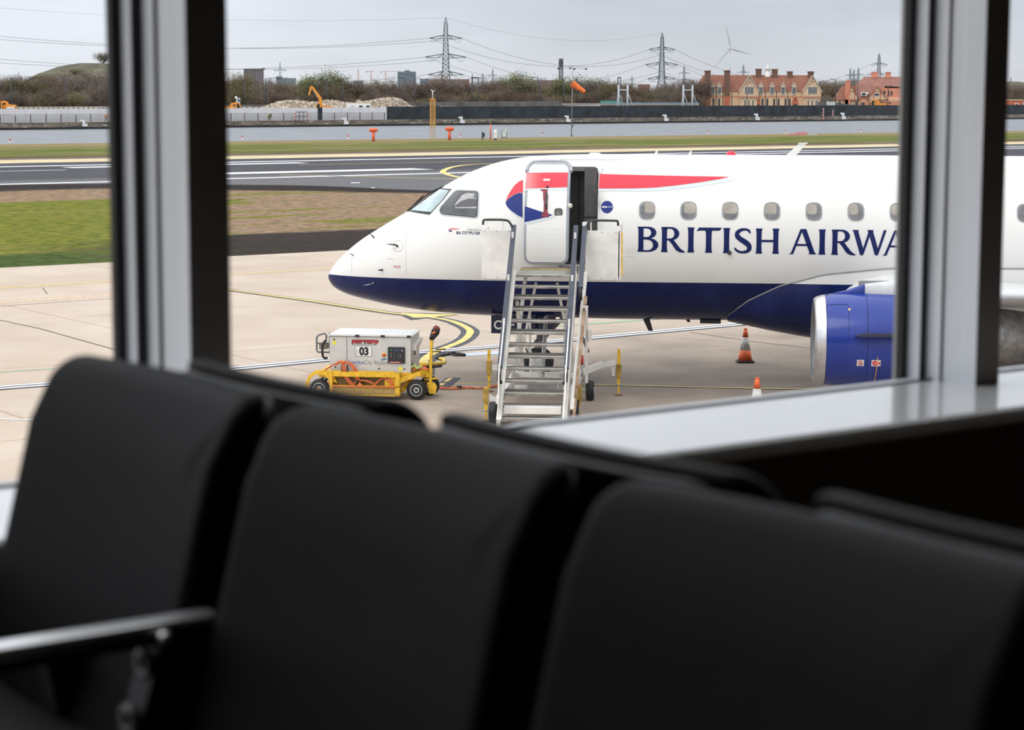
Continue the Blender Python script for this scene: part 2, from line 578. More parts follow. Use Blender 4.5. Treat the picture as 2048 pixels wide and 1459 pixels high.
# ---------------------------------------------------------------- seats
m_leath = mat('black_leather', (.0042, .0037, .0044), .58, spec=.10, var=.25, scale=9, bump=.05)
m_shell = mat('black_seat_shell', (.006, .006, .007), .5)
m_chrome = mat('polished_aluminium', (.93, .94, .96), .30, .9)
m_brk = mat('cast_bracket', (.035, .034, .036), .45, .6)
def make_seat(label, group):
    """local x along the row, y = forwards (the sitter looks to -y), z up from the floor; origin under the top of the back"""
    t_ = thing('airport_seat', label, 'seat', group=group)
    W_, H_, top = .515, .50, .845
    def lean(q):
        x, y, z = q
        d = top - z
        y -= .05 + .26 * d + .10 * max(0, d - .25) ** 1.5
        y += .020 * (1 - (2 * x / W_) ** 2)            # shallow dish across the width
        if d < .06: y += .5 * (.06 - d)                # top rolls back
        return (x, y, z)
    # grid-based cushion so that it can be dished
    def cushion(w_, h_, th, y0, bev, rad, fn, nx=14, nz=16):
        rings = []
        def outline(ins):
            pts = []
            hw, hh = w_ / 2 - ins, h_ / 2 - ins
            rr = max(rad - ins, .004)
            for cx, cz, a0 in ((hw - rr, hh - rr, 0), (-hw + rr, hh - rr, 90), (-hw + rr, -hh + rr, 180), (hw - rr, -hh + rr, 270)):
                for i in range(7):
                    a = R(a0 + 15 * i)
                    pts.append((cx + rr * math.cos(a), cz + rr * math.sin(a)))
                nxt = {0: (-hw + rr, hh), 90: (-hw, -hh + rr), 180: (hw - rr, -hh), 270: (hw, hh - rr)}[a0]
                p = pts[-1]
                for i in range(1, 8):
                    pts.append((p[0] + (nxt[0] - p[0]) * i / 8, p[1] + (nxt[1] - p[1]) * i / 8))
            return pts
        lay = []
        for k in range(5):
            a = R(90 * k / 4)
            lay.append((bev * (1 - math.sin(a)), -th / 2 + bev * (1 - math.cos(a))))
        front = []
        full = min(w_, h_) / 2 - .01
        for ins in (full * .999, full * .75, full * .5, full * .3, bev * 1.6):
            front.append((ins, -th / 2))
        lay = front + lay
        back = [(i, -d) for i, d in reversed(lay)]
        for ins, d in lay + back:
            rings.append([fn((x, y0 + d, z)) for x, z in outline(ins)])
        return rings
    zc = top - H_ / 2
    f1 = cushion(W_, H_, .045, -.022, .018, .028, lambda q: lean((q[0], q[1], q[2] + zc)))
    MB().loft(f1).build('backrest', m_leath, t_)
    f2 = cushion(W_ - .012, H_ - .02, .02, .012, .008, .05, lambda q: lean((q[0], q[1], q[2] + zc)))
    MB().loft(f2).build('back_shell', m_shell, t_)
    f3 = cushion(W_, .46, .06, 0, .025, .05, lambda q: (q[0], q[2] - .43, .43 + q[1] * -1 - .05 * (q[2] / .46) + .02 * (2 * q[0] / W_) ** 2))
    MB().loft(f3).build('seat_cushion', m_leath, t_)
    MB().slab(W_ - .03, .42, .02, .05, .008, (0, -.43, .385), 'xy').build('seat_shell', m_shell, t_)
    MB().bar((0, -.16, .367), (0, -.62, .367), .06, .05).bar((0, -.16, .367), (0, -.19, .52), .06, .03).build('seat_bracket', m_dk, t_)
    return t_
m_dk = M_DARK
def add_armrest(t_, x):
    z = .60
    arm = MB().slab(.034, .46, .014, .015, .006, (x, -.36, z), 'xy').build('armrest', m_chrome, t_)
    MB().slab(.030, .40, .012, .013, .005, (x, -.36, z - .016), 'xy').build('armrest_underside', m_shell, arm)
    br = MB().prism([(-.205, .60), (-.150, .60), (-.235, .33), (-.295, .33)], x - .021, x + .021, 'yz')
    for q in (.52, .45):
        br.m = 0
    b = br.build('armrest_bracket', m_brk, t_)
    for zz in (.557, .495, .433):
        yy = -.208 - (.60 - zz) * .333
        MB().lathe([(.018, -.0035), (.018, .0035), (.009, .0035), (.009, -.0035), (.018, -.0035)], (x, yy, zz), 'y', 16).build('slot_ring', mat('bracket_ring', (.16, .15, .155), .5, .2), b)
    MB().lathe([(.0, -.012), (.008, -.010), (.009, 0), (.0, .002)], (x + .026, -.205, .590), 'y', 14).build('bolt', m_chrome, b)
    MB().bar((x, -.26, .36), (x, -.25, .45), .03, .06).build('armrest_stem', m_dk, t_)

def seat_xf(o, s, n, flip=False):
    o.location = lounge(s, n, FLOOR)
    # local x must run along LN (into the room); the sitter looks to -LU (row one) or +LU (row two)
    ang = math.atan2(LN.y, LN.x)
    o.rotation_euler = (0, 0, ang if not flip else ang + math.pi)
labs1 = ['black leather lounge seat of the front row, farthest left and next to the window sill',
         'black leather lounge seat in the middle of the front row, behind the metal armrest',
         'black leather lounge seat of the front row filling the lower right corner',
         'black leather lounge seat of the front row nearest the camera, out at the right edge']
labs2 = ['black seat back of the rear row peeking over the farthest front row seat',
         'black seat back of the rear row showing its rounded corner behind the middle front seat',
         'black seat back of the rear row standing before the dark wall at the right',
         'black seat back of the rear row at the right edge of the view']
PITCH_S = .585
row1 = [make_seat(labs1[0], 'front row of lounge seats')]
for k in range(1, 4): row1.append(dup(row1[0], label=labs1[k]))
for k in range(4): row1.append(dup(row1[0], label=labs2[k], group="rear row of lounge seats"))
for k in range(4):
    seat_xf(row1[k], -.045, .735 + PITCH_S * k)
    seat_xf(row1[4 + k], -.02, .868 + .592 * k, True)
add_armrest(row1[1], -PITCH_S / 2)
for nm, s_, lb in (('front', -.33, 'dark steel beam carrying the front row of lounge seats'), ('rear', .27, 'dark steel beam carrying the rear row of lounge seats')):
    bt = thing('seat_beam', lb, 'seat frame', lounge(s_, 1.6, FLOOR), math.atan2(LN.y, LN.x))
    MB().box((-1.2, -.035, .28), (1.35, .035, .34)).build('beam', M_DARK, bt)
    for x in (-.85, 1.1):
        MB().box((x - .03, -.03, .02), (x + .03, .03, .28)).box((x - .04, -.28, 0), (x + .04, .28, .025)).build('leg', M_DARK, bt)
# ================================================================ airfield ground
GA = R(37.3)
GU = Vector((math.cos(GA), math.sin(GA), 0))
GV = Vector((-math.sin(GA), math.cos(GA), 0))
GM = Matrix(((GU.x, GV.x, 0, 0), (GU.y, GV.y, 0, 0), (0, 0, 1, 0), (0, 0, 0, 1)))
def guv(u, v, z=0.0):
    return GU * u + GV * v + Vector((0, 0, z))

def ramp_mat(name, build):
    m = bpy.data.materials.new(name)
    m.use_nodes = True
    t = m.node_tree
    b = t.nodes['Principled BSDF']
    build(t, b)
    MATS[name] = m
    return m
def noise_n(t, src, scale, stretch=(1, 1, 1), detail=6, rough=.55):
    mpn = N(t, 'ShaderNodeMapping')
    mpn.inputs['Scale'].default_value = stretch
    t.links.new(src, mpn.inputs[0])
    nz = N(t, 'ShaderNodeTexNoise')
    nz.inputs['Scale'].default_value = scale
    nz.inputs['Detail'].default_value = detail
    nz.inputs['Roughness'].default_value = rough
    t.links.new(mpn.outputs[0], nz.inputs['Vector'])
    return nz.outputs['Fac']
def mathn(t, op, a, b=None, c=None):
    n = N(t, 'ShaderNodeMath', operation=op)
    for i, q in enumerate((a, b, c)):
        if q is None: continue
        if isinstance(q, (int, float)): n.inputs[i].default_value = q
        else: t.links.new(q, n.inputs[i])
    return n.outputs[0]
def mrange(t, v, a, b, c=0.0, d=1.0):
    n = N(t, 'ShaderNodeMapRange')
    n.inputs['From Min'].default_value = a
    n.inputs['From Max'].default_value = b
    n.inputs['To Min'].default_value = c
    n.inputs['To Max'].default_value = d
    t.links.new(v, n.inputs['Value'])
    return n.outputs[0]
def mixc(t, fac, a, b):
    n = N(t, 'ShaderNodeMix', data_type='RGBA')
    if isinstance(fac, (int, float)): n.inputs[0].default_value = fac
    else: t.links.new(fac, n.inputs[0])
    for i, q in ((6, a), (7, b)):
        if isinstance(q, tuple): n.inputs[i].default_value = (*q, 1)
        else: t.links.new(q, n.inputs[i])
    return n.outputs[2]
def obj_xyz(t):
    tcn = N(t, 'ShaderNodeTexCoord')
    s = N(t, 'ShaderNodeSeparateXYZ')
    t.links.new(tcn.outputs['Object'], s.inputs[0])
    return tcn.outputs['Object'], s.outputs

def concrete(t, b):
    P, xyz = obj_xyz(t)
    n1 = noise_n(t, P, .35, (1, 1, 1), 8, .6)
    n2 = noise_n(t, P, .12, (.25, 1.6, 1), 4)
    n3 = noise_n(t, P, 9.0, (1, 1, 1), 3)
    c = mixc(t, mrange(t, n1, .35, .68), (.60, .50, .415), (.50, .40, .32))
    c = mixc(t, mrange(t, n2, .50, .70, 0, .55), c, (.50, .37, .27))
    c = mixc(t, mrange(t, n3, .3, .7, 0, .22), c, (.30, .27, .24))
    # slabs: thin dark joints and a slightly different tone from slab to slab
    br = N(t, 'ShaderNodeTexBrick')
    br.offset = 0.0
    br.inputs['Scale'].default_value = 1.0
    br.inputs['Mortar Size'].default_value = .035
    br.inputs['Mortar Smooth'].default_value = .3
    br.inputs['Brick Width'].default_value = 7.4
    br.inputs['Row Height'].default_value = 9.0
    br.inputs['Color1'].default_value = (1, 1, 1, 1)
    br.inputs['Color2'].default_value = (.93, .93, .94, 1)
    br.inputs['Mortar'].default_value = (.74, .66, .58, 1)
    mpn = N(t, 'ShaderNodeMapping')
    mpn.inputs['Rotation'].default_value = (0, 0, R(2.5))
    mpn.inputs['Location'].default_value = (0.6, 2.4, 0)
    t.links.new(P, mpn.inputs[0])
    t.links.new(mpn.outputs[0], br.inputs['Vector'])
    mu = N(t, 'ShaderNodeMix', data_type='RGBA', blend_type='MULTIPLY')
    mu.inputs[0].default_value = 1
    t.links.new(c, mu.inputs[6]); t.links.new(br.outputs[0], mu.inputs[7])
    # tyre and oil stains around the stand, with the aircraft's shade painted in
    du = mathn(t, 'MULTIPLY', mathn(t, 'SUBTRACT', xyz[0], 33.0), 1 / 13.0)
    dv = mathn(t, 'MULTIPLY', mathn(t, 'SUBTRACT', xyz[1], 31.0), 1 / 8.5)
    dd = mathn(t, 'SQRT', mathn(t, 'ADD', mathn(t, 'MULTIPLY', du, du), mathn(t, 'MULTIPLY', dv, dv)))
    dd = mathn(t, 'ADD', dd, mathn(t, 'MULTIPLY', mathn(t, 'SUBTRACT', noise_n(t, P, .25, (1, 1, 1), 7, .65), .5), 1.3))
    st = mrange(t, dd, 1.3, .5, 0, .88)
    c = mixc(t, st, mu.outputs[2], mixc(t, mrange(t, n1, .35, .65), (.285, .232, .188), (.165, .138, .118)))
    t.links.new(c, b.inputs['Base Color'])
    b.inputs['Roughness'].default_value = .85
    b.inputs['Specular IOR Level'].default_value = .2
    bp = N(t, 'ShaderNodeBump'); bp.inputs['Strength'].default_value = .25; bp.inputs['Distance'].default_value = .01
    t.links.new(n3, bp.inputs['Height']); t.links.new(bp.outputs[0], b.inputs['Normal'])
def verge(t, b):
    P, xyz = obj_xyz(t)
    big = noise_n(t, P, .05, (.35, 1.0, 1), 5)
    mid = noise_n(t, P, .22, (.3, 1.3, 1), 7, .65)
    fine = noise_n(t, P, 2.2, (.7, 1.1, 1), 8, .75)
    green = mixc(t, mrange(t, fine, .42, .58), (.215, .205, .03), (.065, .095, .014))
    green = mixc(t, mrange(t, mid, .5, .68, 0, .7), green, (.24, .18, .065))
    brown = mixc(t, mrange(t, fine, .42, .58), (.34, .235, .155), (.155, .105, .07))
    # u grows to the right: the turf has been stripped there; v < 126 keeps the scraped margin
    v = mathn(t, 'ADD', xyz[1], mathn(t, 'MULTIPLY', mathn(t, 'SUBTRACT', mid, .5), 13))
    u = mathn(t, 'SUBTRACT', mathn(t, 'ADD', xyz[0], mathn(t, 'MULTIPLY', mathn(t, 'SUBTRACT', big, .5), 16)), mathn(t, 'MULTIPLY', mathn(t, 'SUBTRACT', xyz[1], 76.0), .52))
    bare = mrange(t, u, 40.5, 42.5)
    top = mrange(t, mathn(t, 'ADD', xyz[1], mathn(t, 'MULTIPLY', mathn(t, 'SUBTRACT', mid, .5), 18)), 105, 108)
    patches = mrange(t, noise_n(t, P, .14, (.45, 1.5, 1), 7, .62), .535, .56)
    keep = mrange(t, u, 60, 48, .0, 1.0)
    f = mathn(t, 'MAXIMUM', mathn(t, 'MULTIPLY', bare, mathn(t, 'SUBTRACT', 1, mathn(t, 'MULTIPLY', patches, keep))), top)
    c = mixc(t, f, green, brown)
    c = mixc(t, mathn(t, 'MULTIPLY', mrange(t, v, 73.5, 71), mrange(t, u, 42, 36)), c, mixc(t, mrange(t, fine, .4, .6), (.085, .125, .03), (.03, .045, .012)))
    # dark churned strips: beside the taxiway edge and along the apron
    vb = mathn(t, 'SUBTRACT', 117.5, mathn(t, 'MULTIPLY', mathn(t, 'MAXIMUM', mathn(t, 'SUBTRACT', xyz[0], 60.0), 0.0), 1.38))
    dk1 = mrange(t, mathn(t, 'SUBTRACT', mathn(t, 'ADD', xyz[1], mathn(t, 'MULTIPLY', mathn(t, 'SUBTRACT', mid, .5), 10)), vb), -1.5, 1.5)
    low = mathn(t, 'MULTIPLY', mrange(t, v, 77, 75), mrange(t, mathn(t, 'ADD', xyz[0], mathn(t, 'MULTIPLY', mathn(t, 'SUBTRACT', mid, .5), 20)), 34, 40))
    dk = mathn(t, 'MAXIMUM', dk1, mathn(t, 'MULTIPLY', low, .96))
    c = mixc(t, dk, c, mixc(t, mrange(t, fine, .3, .7), (.050, .040, .037), (.014, .012, .013)))
    t.links.new(c, b.inputs['Base Color'])
    b.inputs['Roughness'].default_value = .95
    b.inputs['Specular IOR Level'].default_value = .05
    bp = N(t, 'ShaderNodeBump'); bp.inputs['Strength'].default_value = .6; bp.inputs['Distance'].default_value = .06
    t.links.new(fine, bp.inputs['Height']); t.links.new(bp.outputs[0], b.inputs['Normal'])
def far_verge(t, b):
    P, xyz = obj_xyz(t)
    mid = noise_n(t, P, .10, (.35, 2.2, 1), 7, .65)
    fine = noise_n(t, P, 1.0, (.35, 1.5, 1), 6, .7)
    green = mixc(t, mrange(t, fine, .35, .65), (.145, .165, .032), (.062, .092, .02))
    straw = mixc(t, mrange(t, fine, .35, .65), (.29, .23, .115), (.19, .145, .07))
    c = mixc(t, mrange(t, mid, .50, .62), green, straw)
    v = mathn(t, 'ADD', xyz[1], mathn(t, 'MULTIPLY', mathn(t, 'SUBTRACT', mid, .5), 26))
    c = mixc(t, mrange(t, v, 205, 216), c, straw)
    c = mixc(t, mrange(t, v, 184, 176), c, mixc(t, mrange(t, fine, .35, .65), (.16, .105, .066), (.07, .05, .035)))
    t.links.new(c, b.inputs['Base Color'])
    b.inputs['Roughness'].default_value = .95
    b.inputs['Specular IOR Level'].default_value = .05
def asphalt(t, b):
    P, xyz = obj_xyz(t)
    n1 = noise_n(t, P, .3, (.08, 2.0, 1), 6)
    n2 = noise_n(t, P, 3.0, (1, 1, 1), 4)
    c = mixc(t, mrange(t, n1, .35, .65), (.066, .066, .078), (.032, .032, .040))
    c = mixc(t, mrange(t, xyz[1], 129, 134, .55, 0), c, (.19, .185, .19))
    c = mixc(t, mrange(t, n2, .4, .7, 0, .25), c, (.09, .09, .10))
    t.links.new(c, b.inputs['Base Color'])
    b.inputs['Roughness'].default_value = .8
    b.inputs['Specular IOR Level'].default_value = .15
def slab_at(name, u0, u1, v0, v1, z0, z1, m):
    o = MB().box((u0, v0, z0), (u1, v1, z1)).build(name, m)
    o.matrix_world = GM
    return struct(o)
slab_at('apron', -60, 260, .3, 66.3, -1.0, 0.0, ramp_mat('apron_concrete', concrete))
slab_at('grass_verge', -90, 330, 66.3, 129.3, -1.0, -.01, ramp_mat('verge_turf', verge))
slab_at('runway', -150, 420, 129.3, 164.3, -1.0, 0.0, ramp_mat('runway_asphalt', asphalt))
slab_at('runway_shoulder', -160, 430, 164.3, 172.0, -1.0, 0.0, mat('dry_straw_soil', (.62, .50, .30), .9, var=.25, scale=.5, stretch=(.3, 2, 1)))
slab_at('bare_soil_strip', -170, 440, 172.0, 176.0, -1.0, -.01, mat('bare_wet_soil', (.20, .15, .11), .9, var=.75, scale=.6, stretch=(.15, 3, 1)))
slab_at('far_verge', -200, 700, 176.0, 225.0, -1.9, 0.0, ramp_mat('far_verge_turf', far_verge))
# dock water and the quay on its far side
m_water = mat('dock_water', (.22, .24, .275), .42, var=.2, scale=1.2, spec=.6)
wt = m_water.node_tree
wb = wt.nodes['Principled BSDF']
P_, X_ = obj_xyz(wt)
wn = noise_n(wt, P_, .9, (.35, 1.0, 1), 6, .7)
wt.links.new(mixc(wt, mrange(wt, wn, .40, .60), (.27, .29, .33), (.15, .165, .19)), wb.inputs['Base Color'])
bp = N(wt, 'ShaderNodeBump'); bp.inputs['Strength'].default_value = 1.0; bp.inputs['Distance'].default_value = .9
wt.links.new(wn, bp.inputs['Height']); wt.links.new(bp.outputs[0], wb.inputs['Normal'])
q0, q1 = ground(0, 260, -1.6), ground(2040, 238, -1.6)
QU = (q1 - q0).normalized()
QV = Vector((-QU.y, QU.x, 0))
QA = math.atan2(QU.y, QU.x)
QM = Matrix(((QU.x, QV.x, 0, q0.x), (QU.y, QV.y, 0, q0.y), (0, 0, 1, 0), (0, 0, 0, 1)))
def quay(u, v, z=0.0):
    return Vector((q0.x, q0.y, 0)) + QU * u + QV * v + Vector((0, 0, z))
def q_at(px, py, v):
    """point of the view ray through a pixel on the vertical plane v metres behind the quay edge"""
    r = pixel_ray(px, py)
    o = Vector((0, 0, EYE))
    k = ((Vector((q0.x, q0.y, 0)) + QV * v - o).dot(QV)) / r.dot(QV)
    return o + r * k
a_, b_, c_, d_ = guv(-260, 224), guv(760, 224), quay(640, 1), quay(-140, 1)
w = MB(); zs = -1.6
w.add([(a_.x, a_.y, zs), (b_.x, b_.y, zs), (c_.x, c_.y, zs), (d_.x, d_.y, zs), (a_.x, a_.y, zs - 1), (b_.x, b_.y, zs - 1), (c_.x, c_.y, zs - 1), (d_.x, d_.y, zs - 1)],
      [(0, 1, 2, 3), (7, 6, 5, 4), (0, 4, 5, 1), (1, 5, 6, 2), (2, 6, 7, 3), (3, 7, 4, 0)])
struct(w.build('dock_water', m_water))
m_quay = mat('quay_stone', (.27, .225, .18), .9, var=.55, scale=.45, stretch=(.5, 1, 3), detail=9, col2=(.10, .082, .068))
w = MB()
for i in range(24):
    x = -130 + 31 * i
    w.box((x, 0, -2.6), (x + 30.8, 1.4, -.18))
w.m = 1; w.box((-130, -.06, -1.62), (614, .02, -1.18))
w.m = 2
rq = random.Random(4)
for i in range(260):
    x = rq.uniform(-5, 420); z = rq.uniform(-1.15, -.45); l = rq.uniform(.15, 1.3)
    w.box((x, -.012, z), (x + l, .01, z + rq.uniform(.08, .3)))
o = w.build('dock_wall', [m_quay, mat('quay_weed_line', (.02, .018, .015), .7), mat('quay_bird_lime', (.45, .42, .36), .9, var=.5, scale=3)])
o.matrix_world = QM; struct(o)
o = MB().box((-400, 1.4, -2.6), (1500, 3200, -.2)).build('far_bank', mat('far_bank_earth', (.16, .15, .08), .95, var=.5, scale=.05))
o.matrix_world = QM; struct(o)

# ---------------------------------------------------------------- paint on the ground
m_pw = mat('white_marking_paint', (.74, .75, .78), .6, var=.12, scale=4)
m_py = mat('yellow_marking_paint', (.80, .58, .17), .6, var=.25, scale=3)
m_pg = mat('dark_marking_border', (.095, .095, .11), .8, spec=.15, var=.2, scale=3)
m_pgn = mat('green_marking_paint', (.20, .55, .33), .7, var=.2)
m_pl = mat('pale_blue_patch_paint', (.52, .57, .63), .6, var=.15, scale=3)
def strip(name, pix, width, m, z=.006, parent=None, smooth=False, label=None, off=0.0):
    """a painted line along ground points read from the photograph"""
    p = [ground(*q) for q in pix]
    mb = MB()
    L, Rr = [], []
    ww = width if isinstance(width, (list, tuple)) else [width] * len(p)
    if smooth:
        q = smooth_path([Vector((a.x, a.y, k)) for a, k in zip(p, ww)], 8)
        p, ww = [Vector((a.x, a.y, 0)) for a in q], [a.z for a in q]
    for i, a in enumerate(p):
        d = (p[min(i + 1, len(p) - 1)] - p[max(i - 1, 0)])
        d.z = 0
        d.normalize()
        n = Vector((-d.y, d.x, 0))
        a = a + n * off
        L.append((a.x + n.x * ww[i] / 2, a.y + n.y * ww[i] / 2, z))
        Rr.append((a.x - n.x * ww[i] / 2, a.y - n.y * ww[i] / 2, z))
    m_ = len(p)
    mb.add(L + Rr, [(i, i + 1, m_ + i + 1, m_ + i) for i in range(m_ - 1)])
    o = mb.build(name, m, parent)
    if label: o['label'] = label
    return o
def patch(name, pix, m, z=.006):
    p = [ground(*q) for q in pix]
    tri = tessellate_polygon([[Vector((a.x, a.y, 0)) for a in p]])
    return struct(MB().add([(a.x, a.y, z) for a in p], [tuple(t) for t in tri]).build(name, m))
# the taxiway apron of the runway reaches into the turf
wp_ = [(-400, 374), (0, 369.5), (225, 367), (460, 369.3), (560, 370), (640, 371.5), (710, 374.5), (770, 377.5), (870, 381), (1000, 386), (1500, 392), (1500, 330), (-400, 355)]
q_ = [ground(*q) for q in wp_]
q_ = [(p.dot(GU), p.dot(GV)) for p in q_]
tri_ = tessellate_polygon([[Vector((a, b, 0)) for a, b in q_]])
o = MB().add([(a, b, -.002) for a, b in q_], [tuple(t) for t in tri_]).build('taxiway', MATS['runway_asphalt'])
o.matrix_world = GM; struct(o)
# runway
def rline(u0, u1, v, w_, m=m_pw, z=.006):
    o = MB().add([(u0, v - w_ / 2, z), (u1, v - w_ / 2, z), (u1, v + w_ / 2, z), (u0, v + w_ / 2, z)], [(0, 1, 2, 3)]).build('runway_marking', m)
    o.matrix_world = GM
    return struct(o)
def to_uv(px, py):
    p = ground(px, py)
    return p.dot(GU), p.dot(GV)
def rseg(a, b, w_, m=m_pw):
    (u0, v0), (u1, v1) = to_uv(*a), to_uv(*b)
    return rline(u0, u1, (v0 + v1) / 2, w_, m)
v_far = to_uv(600, 321.5)[1]
rline(-120, 400, v_far, 1.5)
v_near = to_uv(640, 352.5)[1]
rline(-120, 400, v_near, 1.3)
rseg((-900, 360), (150, 341), .45)
rseg((140, 335.5), (600, 325.0), 2.2)
u0_, v_ = to_uv(845, 337.5)
rline(to_uv(400, 345)[0], u0_, v_ , 3.1)
rseg((1400, 306), (2200, 296), 1.6)
rseg((600, 330), (960, 322), .25, m_py)
strip('runway_marking', [(985, 327), (940, 329), (905, 334), (886, 342), (893, 348), (915, 354), (960, 362)], .45, m_py, smooth=True, z=.012)['kind'] = 'structure'
strip('runway_marking', [(560, 349), (725, 353), (905, 358), (1000, 361)], .3, m_py)['kind'] = 'structure'
strip('runway_marking', [(702, 365.5), (720, 365.5)], 1.0, m_pw)['kind'] = 'structure'
strip('runway_marking', [(742, 375.5), (750, 375.5)], .8, m_pw)['kind'] = 'structure'
# stand lead-in line: dark border under, yellow above
lead = [(380, 567), (460, 580), (600, 599), (700, 614), (790, 627), (858, 634), (905, 643), (937, 658), (938, 670), (920, 684), (880, 700), (850, 718), (845, 750)]
strip('lead_line_border', lead, [.35, .35, .36, .38, .42, .45, .46, .46, .46, .46, .48, .5, .5], m_pg, z=.006, smooth=True)['kind'] = 'structure'
strip('lead_line', lead, [.15, .15, .16, .17, .17, .17, .18, .18, .18, .18, .19, .2, .2], m_py, z=.012, smooth=True)['kind'] = 'structure'
patch('lead_line_border', [(790, 625), (822, 640), (902, 631), (915, 628)], m_pg, .009)
patch('lead_line', [(800, 626), (828, 636), (868, 634.5), (922, 629), (860, 629)], m_py, .014)
# equipment boundary: two white lines in a grey bed
eq = [(-200, 796), (0, 775.5), (225, 759), (460, 738), (640, 720.5), (1000, 692), (1240, 670), (1470, 649), (1700, 628)]
strip('stand_line_border', eq, .62, m_pg)['kind'] = 'structure'
strip('stand_line', eq, .17, m_pw, z=.012, off=.16)['kind'] = 'structure'
strip('stand_line', eq, .17, m_pw, z=.012, off=-.13)['kind'] = 'structure'
strip('stand_line', [(-200, 758), (0, 744), (110, 737)], .06, m_pgn)['kind'] = 'structure'
strip('stand_line', [(1085, 654), (1160, 649), (1300, 639), (1400, 633)], .12, m_pgn)['kind'] = 'structure'
strip('stand_line', [(-300, 820), (0, 837), (120, 843), (400, 858)], .10, m_pw)['kind'] = 'structure'
strip('taxi_line', [(-100, 584), (0, 576), (225, 562.5), (460, 549), (760, 531)], .17, m_py)['kind'] = 'structure'
strip('taxi_line', [(840, 765.5), (985, 767.5)], .07, m_py)['kind'] = 'structure'
strip('taxi_line_border', [(1150, 769), (1240, 771), (1500, 777), (1700, 779)], .13, m_pg)['kind'] = 'structure'
strip('taxi_line', [(1150, 769), (1240, 771), (1500, 777), (1700, 779)], .075, m_py, z=.012)['kind'] = 'structure'
patch('taxi_line_border', [(868, 774), (893, 755.5), (922, 755.5), (900, 774)], m_pg, .009)
patch('taxi_line', [(874, 771.5), (882, 767), (892, 767), (886, 771.5)], m_py, .014)
patch('taxi_line', [(886, 764), (897, 757), (906, 757), (896, 764)], m_py, .014)
patch('painted_panel', [(908, 708.5), (1012, 700), (1020, 707), (930, 712.5)], m_pl, .007)
m_jt = mat('tar_joint', (.12, .095, .075), .9)
for pts_, w_ in (([(0, 640), (80, 657), (230, 699)], .06), ([(1380, 664), (1500, 682), (1625, 697)], .05), ([(85, 575), (90, 582), (95, 588)], .03), ([(0, 612), (225, 597)], .05)):
    strip('slab_joint', pts_, w_, m_jt, z=.004)['kind'] = 'structure'
strip('repair_band', [(-60, 609), (0, 603), (225, 590), (470, 573)], 1.1, mat('pinkish_repair_band', (.56, .43, .33), .9, var=.2, scale=6), z=.003)['kind'] = 'structure'
# ================================================================ the airliner
AY = R(4.8)
AT = Vector((-3.797, 43.519, 0))                       # ground point under the nose tip
AM = Matrix.Translation(AT) @ Matrix.Rotation(-AY, 4, 'Z')   # local: x aft, y starboard, z up
AMI = AM.inverted()
BLUEZ = 2.11
def zmat(name, up, lo, z, rough=.25, coat=.12):
    """livery: one colour above the waterline z, another below"""
    def f(t, b):
        P, xyz = obj_xyz(t)
        gt = mathn(t, 'GREATER_THAN', xyz[2], z)
        dirt = noise_n(t, P, .9, (1, 1, .25), 6)
        u = mixc(t, mrange(t, dirt, .5, .78, 0, .14), up, (.50, .47, .41))
        sm = noise_n(t, P, 1.4, (1.2, 1, .4), 5)
        l = mixc(t, mrange(t, sm, .45, .7, 0, .5), lo, tuple(c * 1.7 + .006 for c in lo))
        t.links.new(mixc(t, gt, l, u), b.inputs['Base Color'])
        b.inputs['Roughness'].default_value = rough
        b.inputs['Coat Weight'].default_value = coat
        b.inputs['Specular IOR Level'].default_value = .25
        b.inputs['Coat Roughness'].default_value = .08
    return ramp_mat(name, f)
BAW, BAB = (.80, .79, .76), (.008, .016, .085)
m_fus = zmat('airliner_livery', BAW, BAB, BLUEZ)
m_navy = mat('navy_lettering', (.006, .014, .095), .45, spec=.2)
m_blue = mat('royal_blue_paint', (.008, .024, .19), .4, var=.05, spec=.25)
m_ared = mat('bright_red_paint', (.75, .025, .055), .3, var=.06)
m_shadow = mat('pale_grey_paint', (.60, .65, .69), .3)
m_agrey = mat('door_seal_grey', (.34, .37, .41), .5, var=.1)
m_int = mat('dark_cabin_lining', (.035, .036, .04), .6, var=.3, scale=3)
m_galley = mat('galley_panel', (.10, .095, .095), .5, var=.2)
TOP = [(0, 2.055), (.01, 2.09), (.05, 2.17), (.15, 2.33), (.32, 2.51), (.54, 2.70), (.75, 2.86), (1.0, 3.01), (1.24, 3.16), (1.49, 3.31), (1.67, 3.41), (2.0, 3.645), (2.32, 3.87), (2.43, 3.94), (2.64, 4.06), (2.94, 4.215), (3.31, 4.355), (3.6, 4.44), (4.02, 4.52), (4.57, 4.565), (5.39, 4.59), (26, 4.59), (30, 4.52), (36, 4.2)]
BOT = [(0, 2.045), (.01, 1.99), (.07, 1.885), (.15, 1.81), (.31, 1.72), (.59, 1.635), (.91, 1.565), (1.23, 1.49), (1.72, 1.41), (2.12, 1.36), (2.53, 1.33), (2.94, 1.30), (3.58, 1.28), (5.9, 1.245), (24, 1.24), (28, 1.7), (36, 3.5)]
WID = [(0, .01), (.01, .07), (.05, .16), (.15, .28), (.32, .43), (.54, .57), (.75, .68), (1.0, .79), (1.24, .88), (1.67, 1.02), (2.3, 1.19), (2.94, 1.32), (3.6, 1.42), (4.3, 1.475), (5.2, 1.505), (24, 1.505), (28, 1.2), (36, .3)]
ZC = [(0, 2.05), (.5, 2.09), (1, 2.17), (1.7, 2.32), (2.5, 2.57), (3.5, 2.82), (4.6, 2.92), (24, 2.92), (28, 3.2), (36, 3.9)]
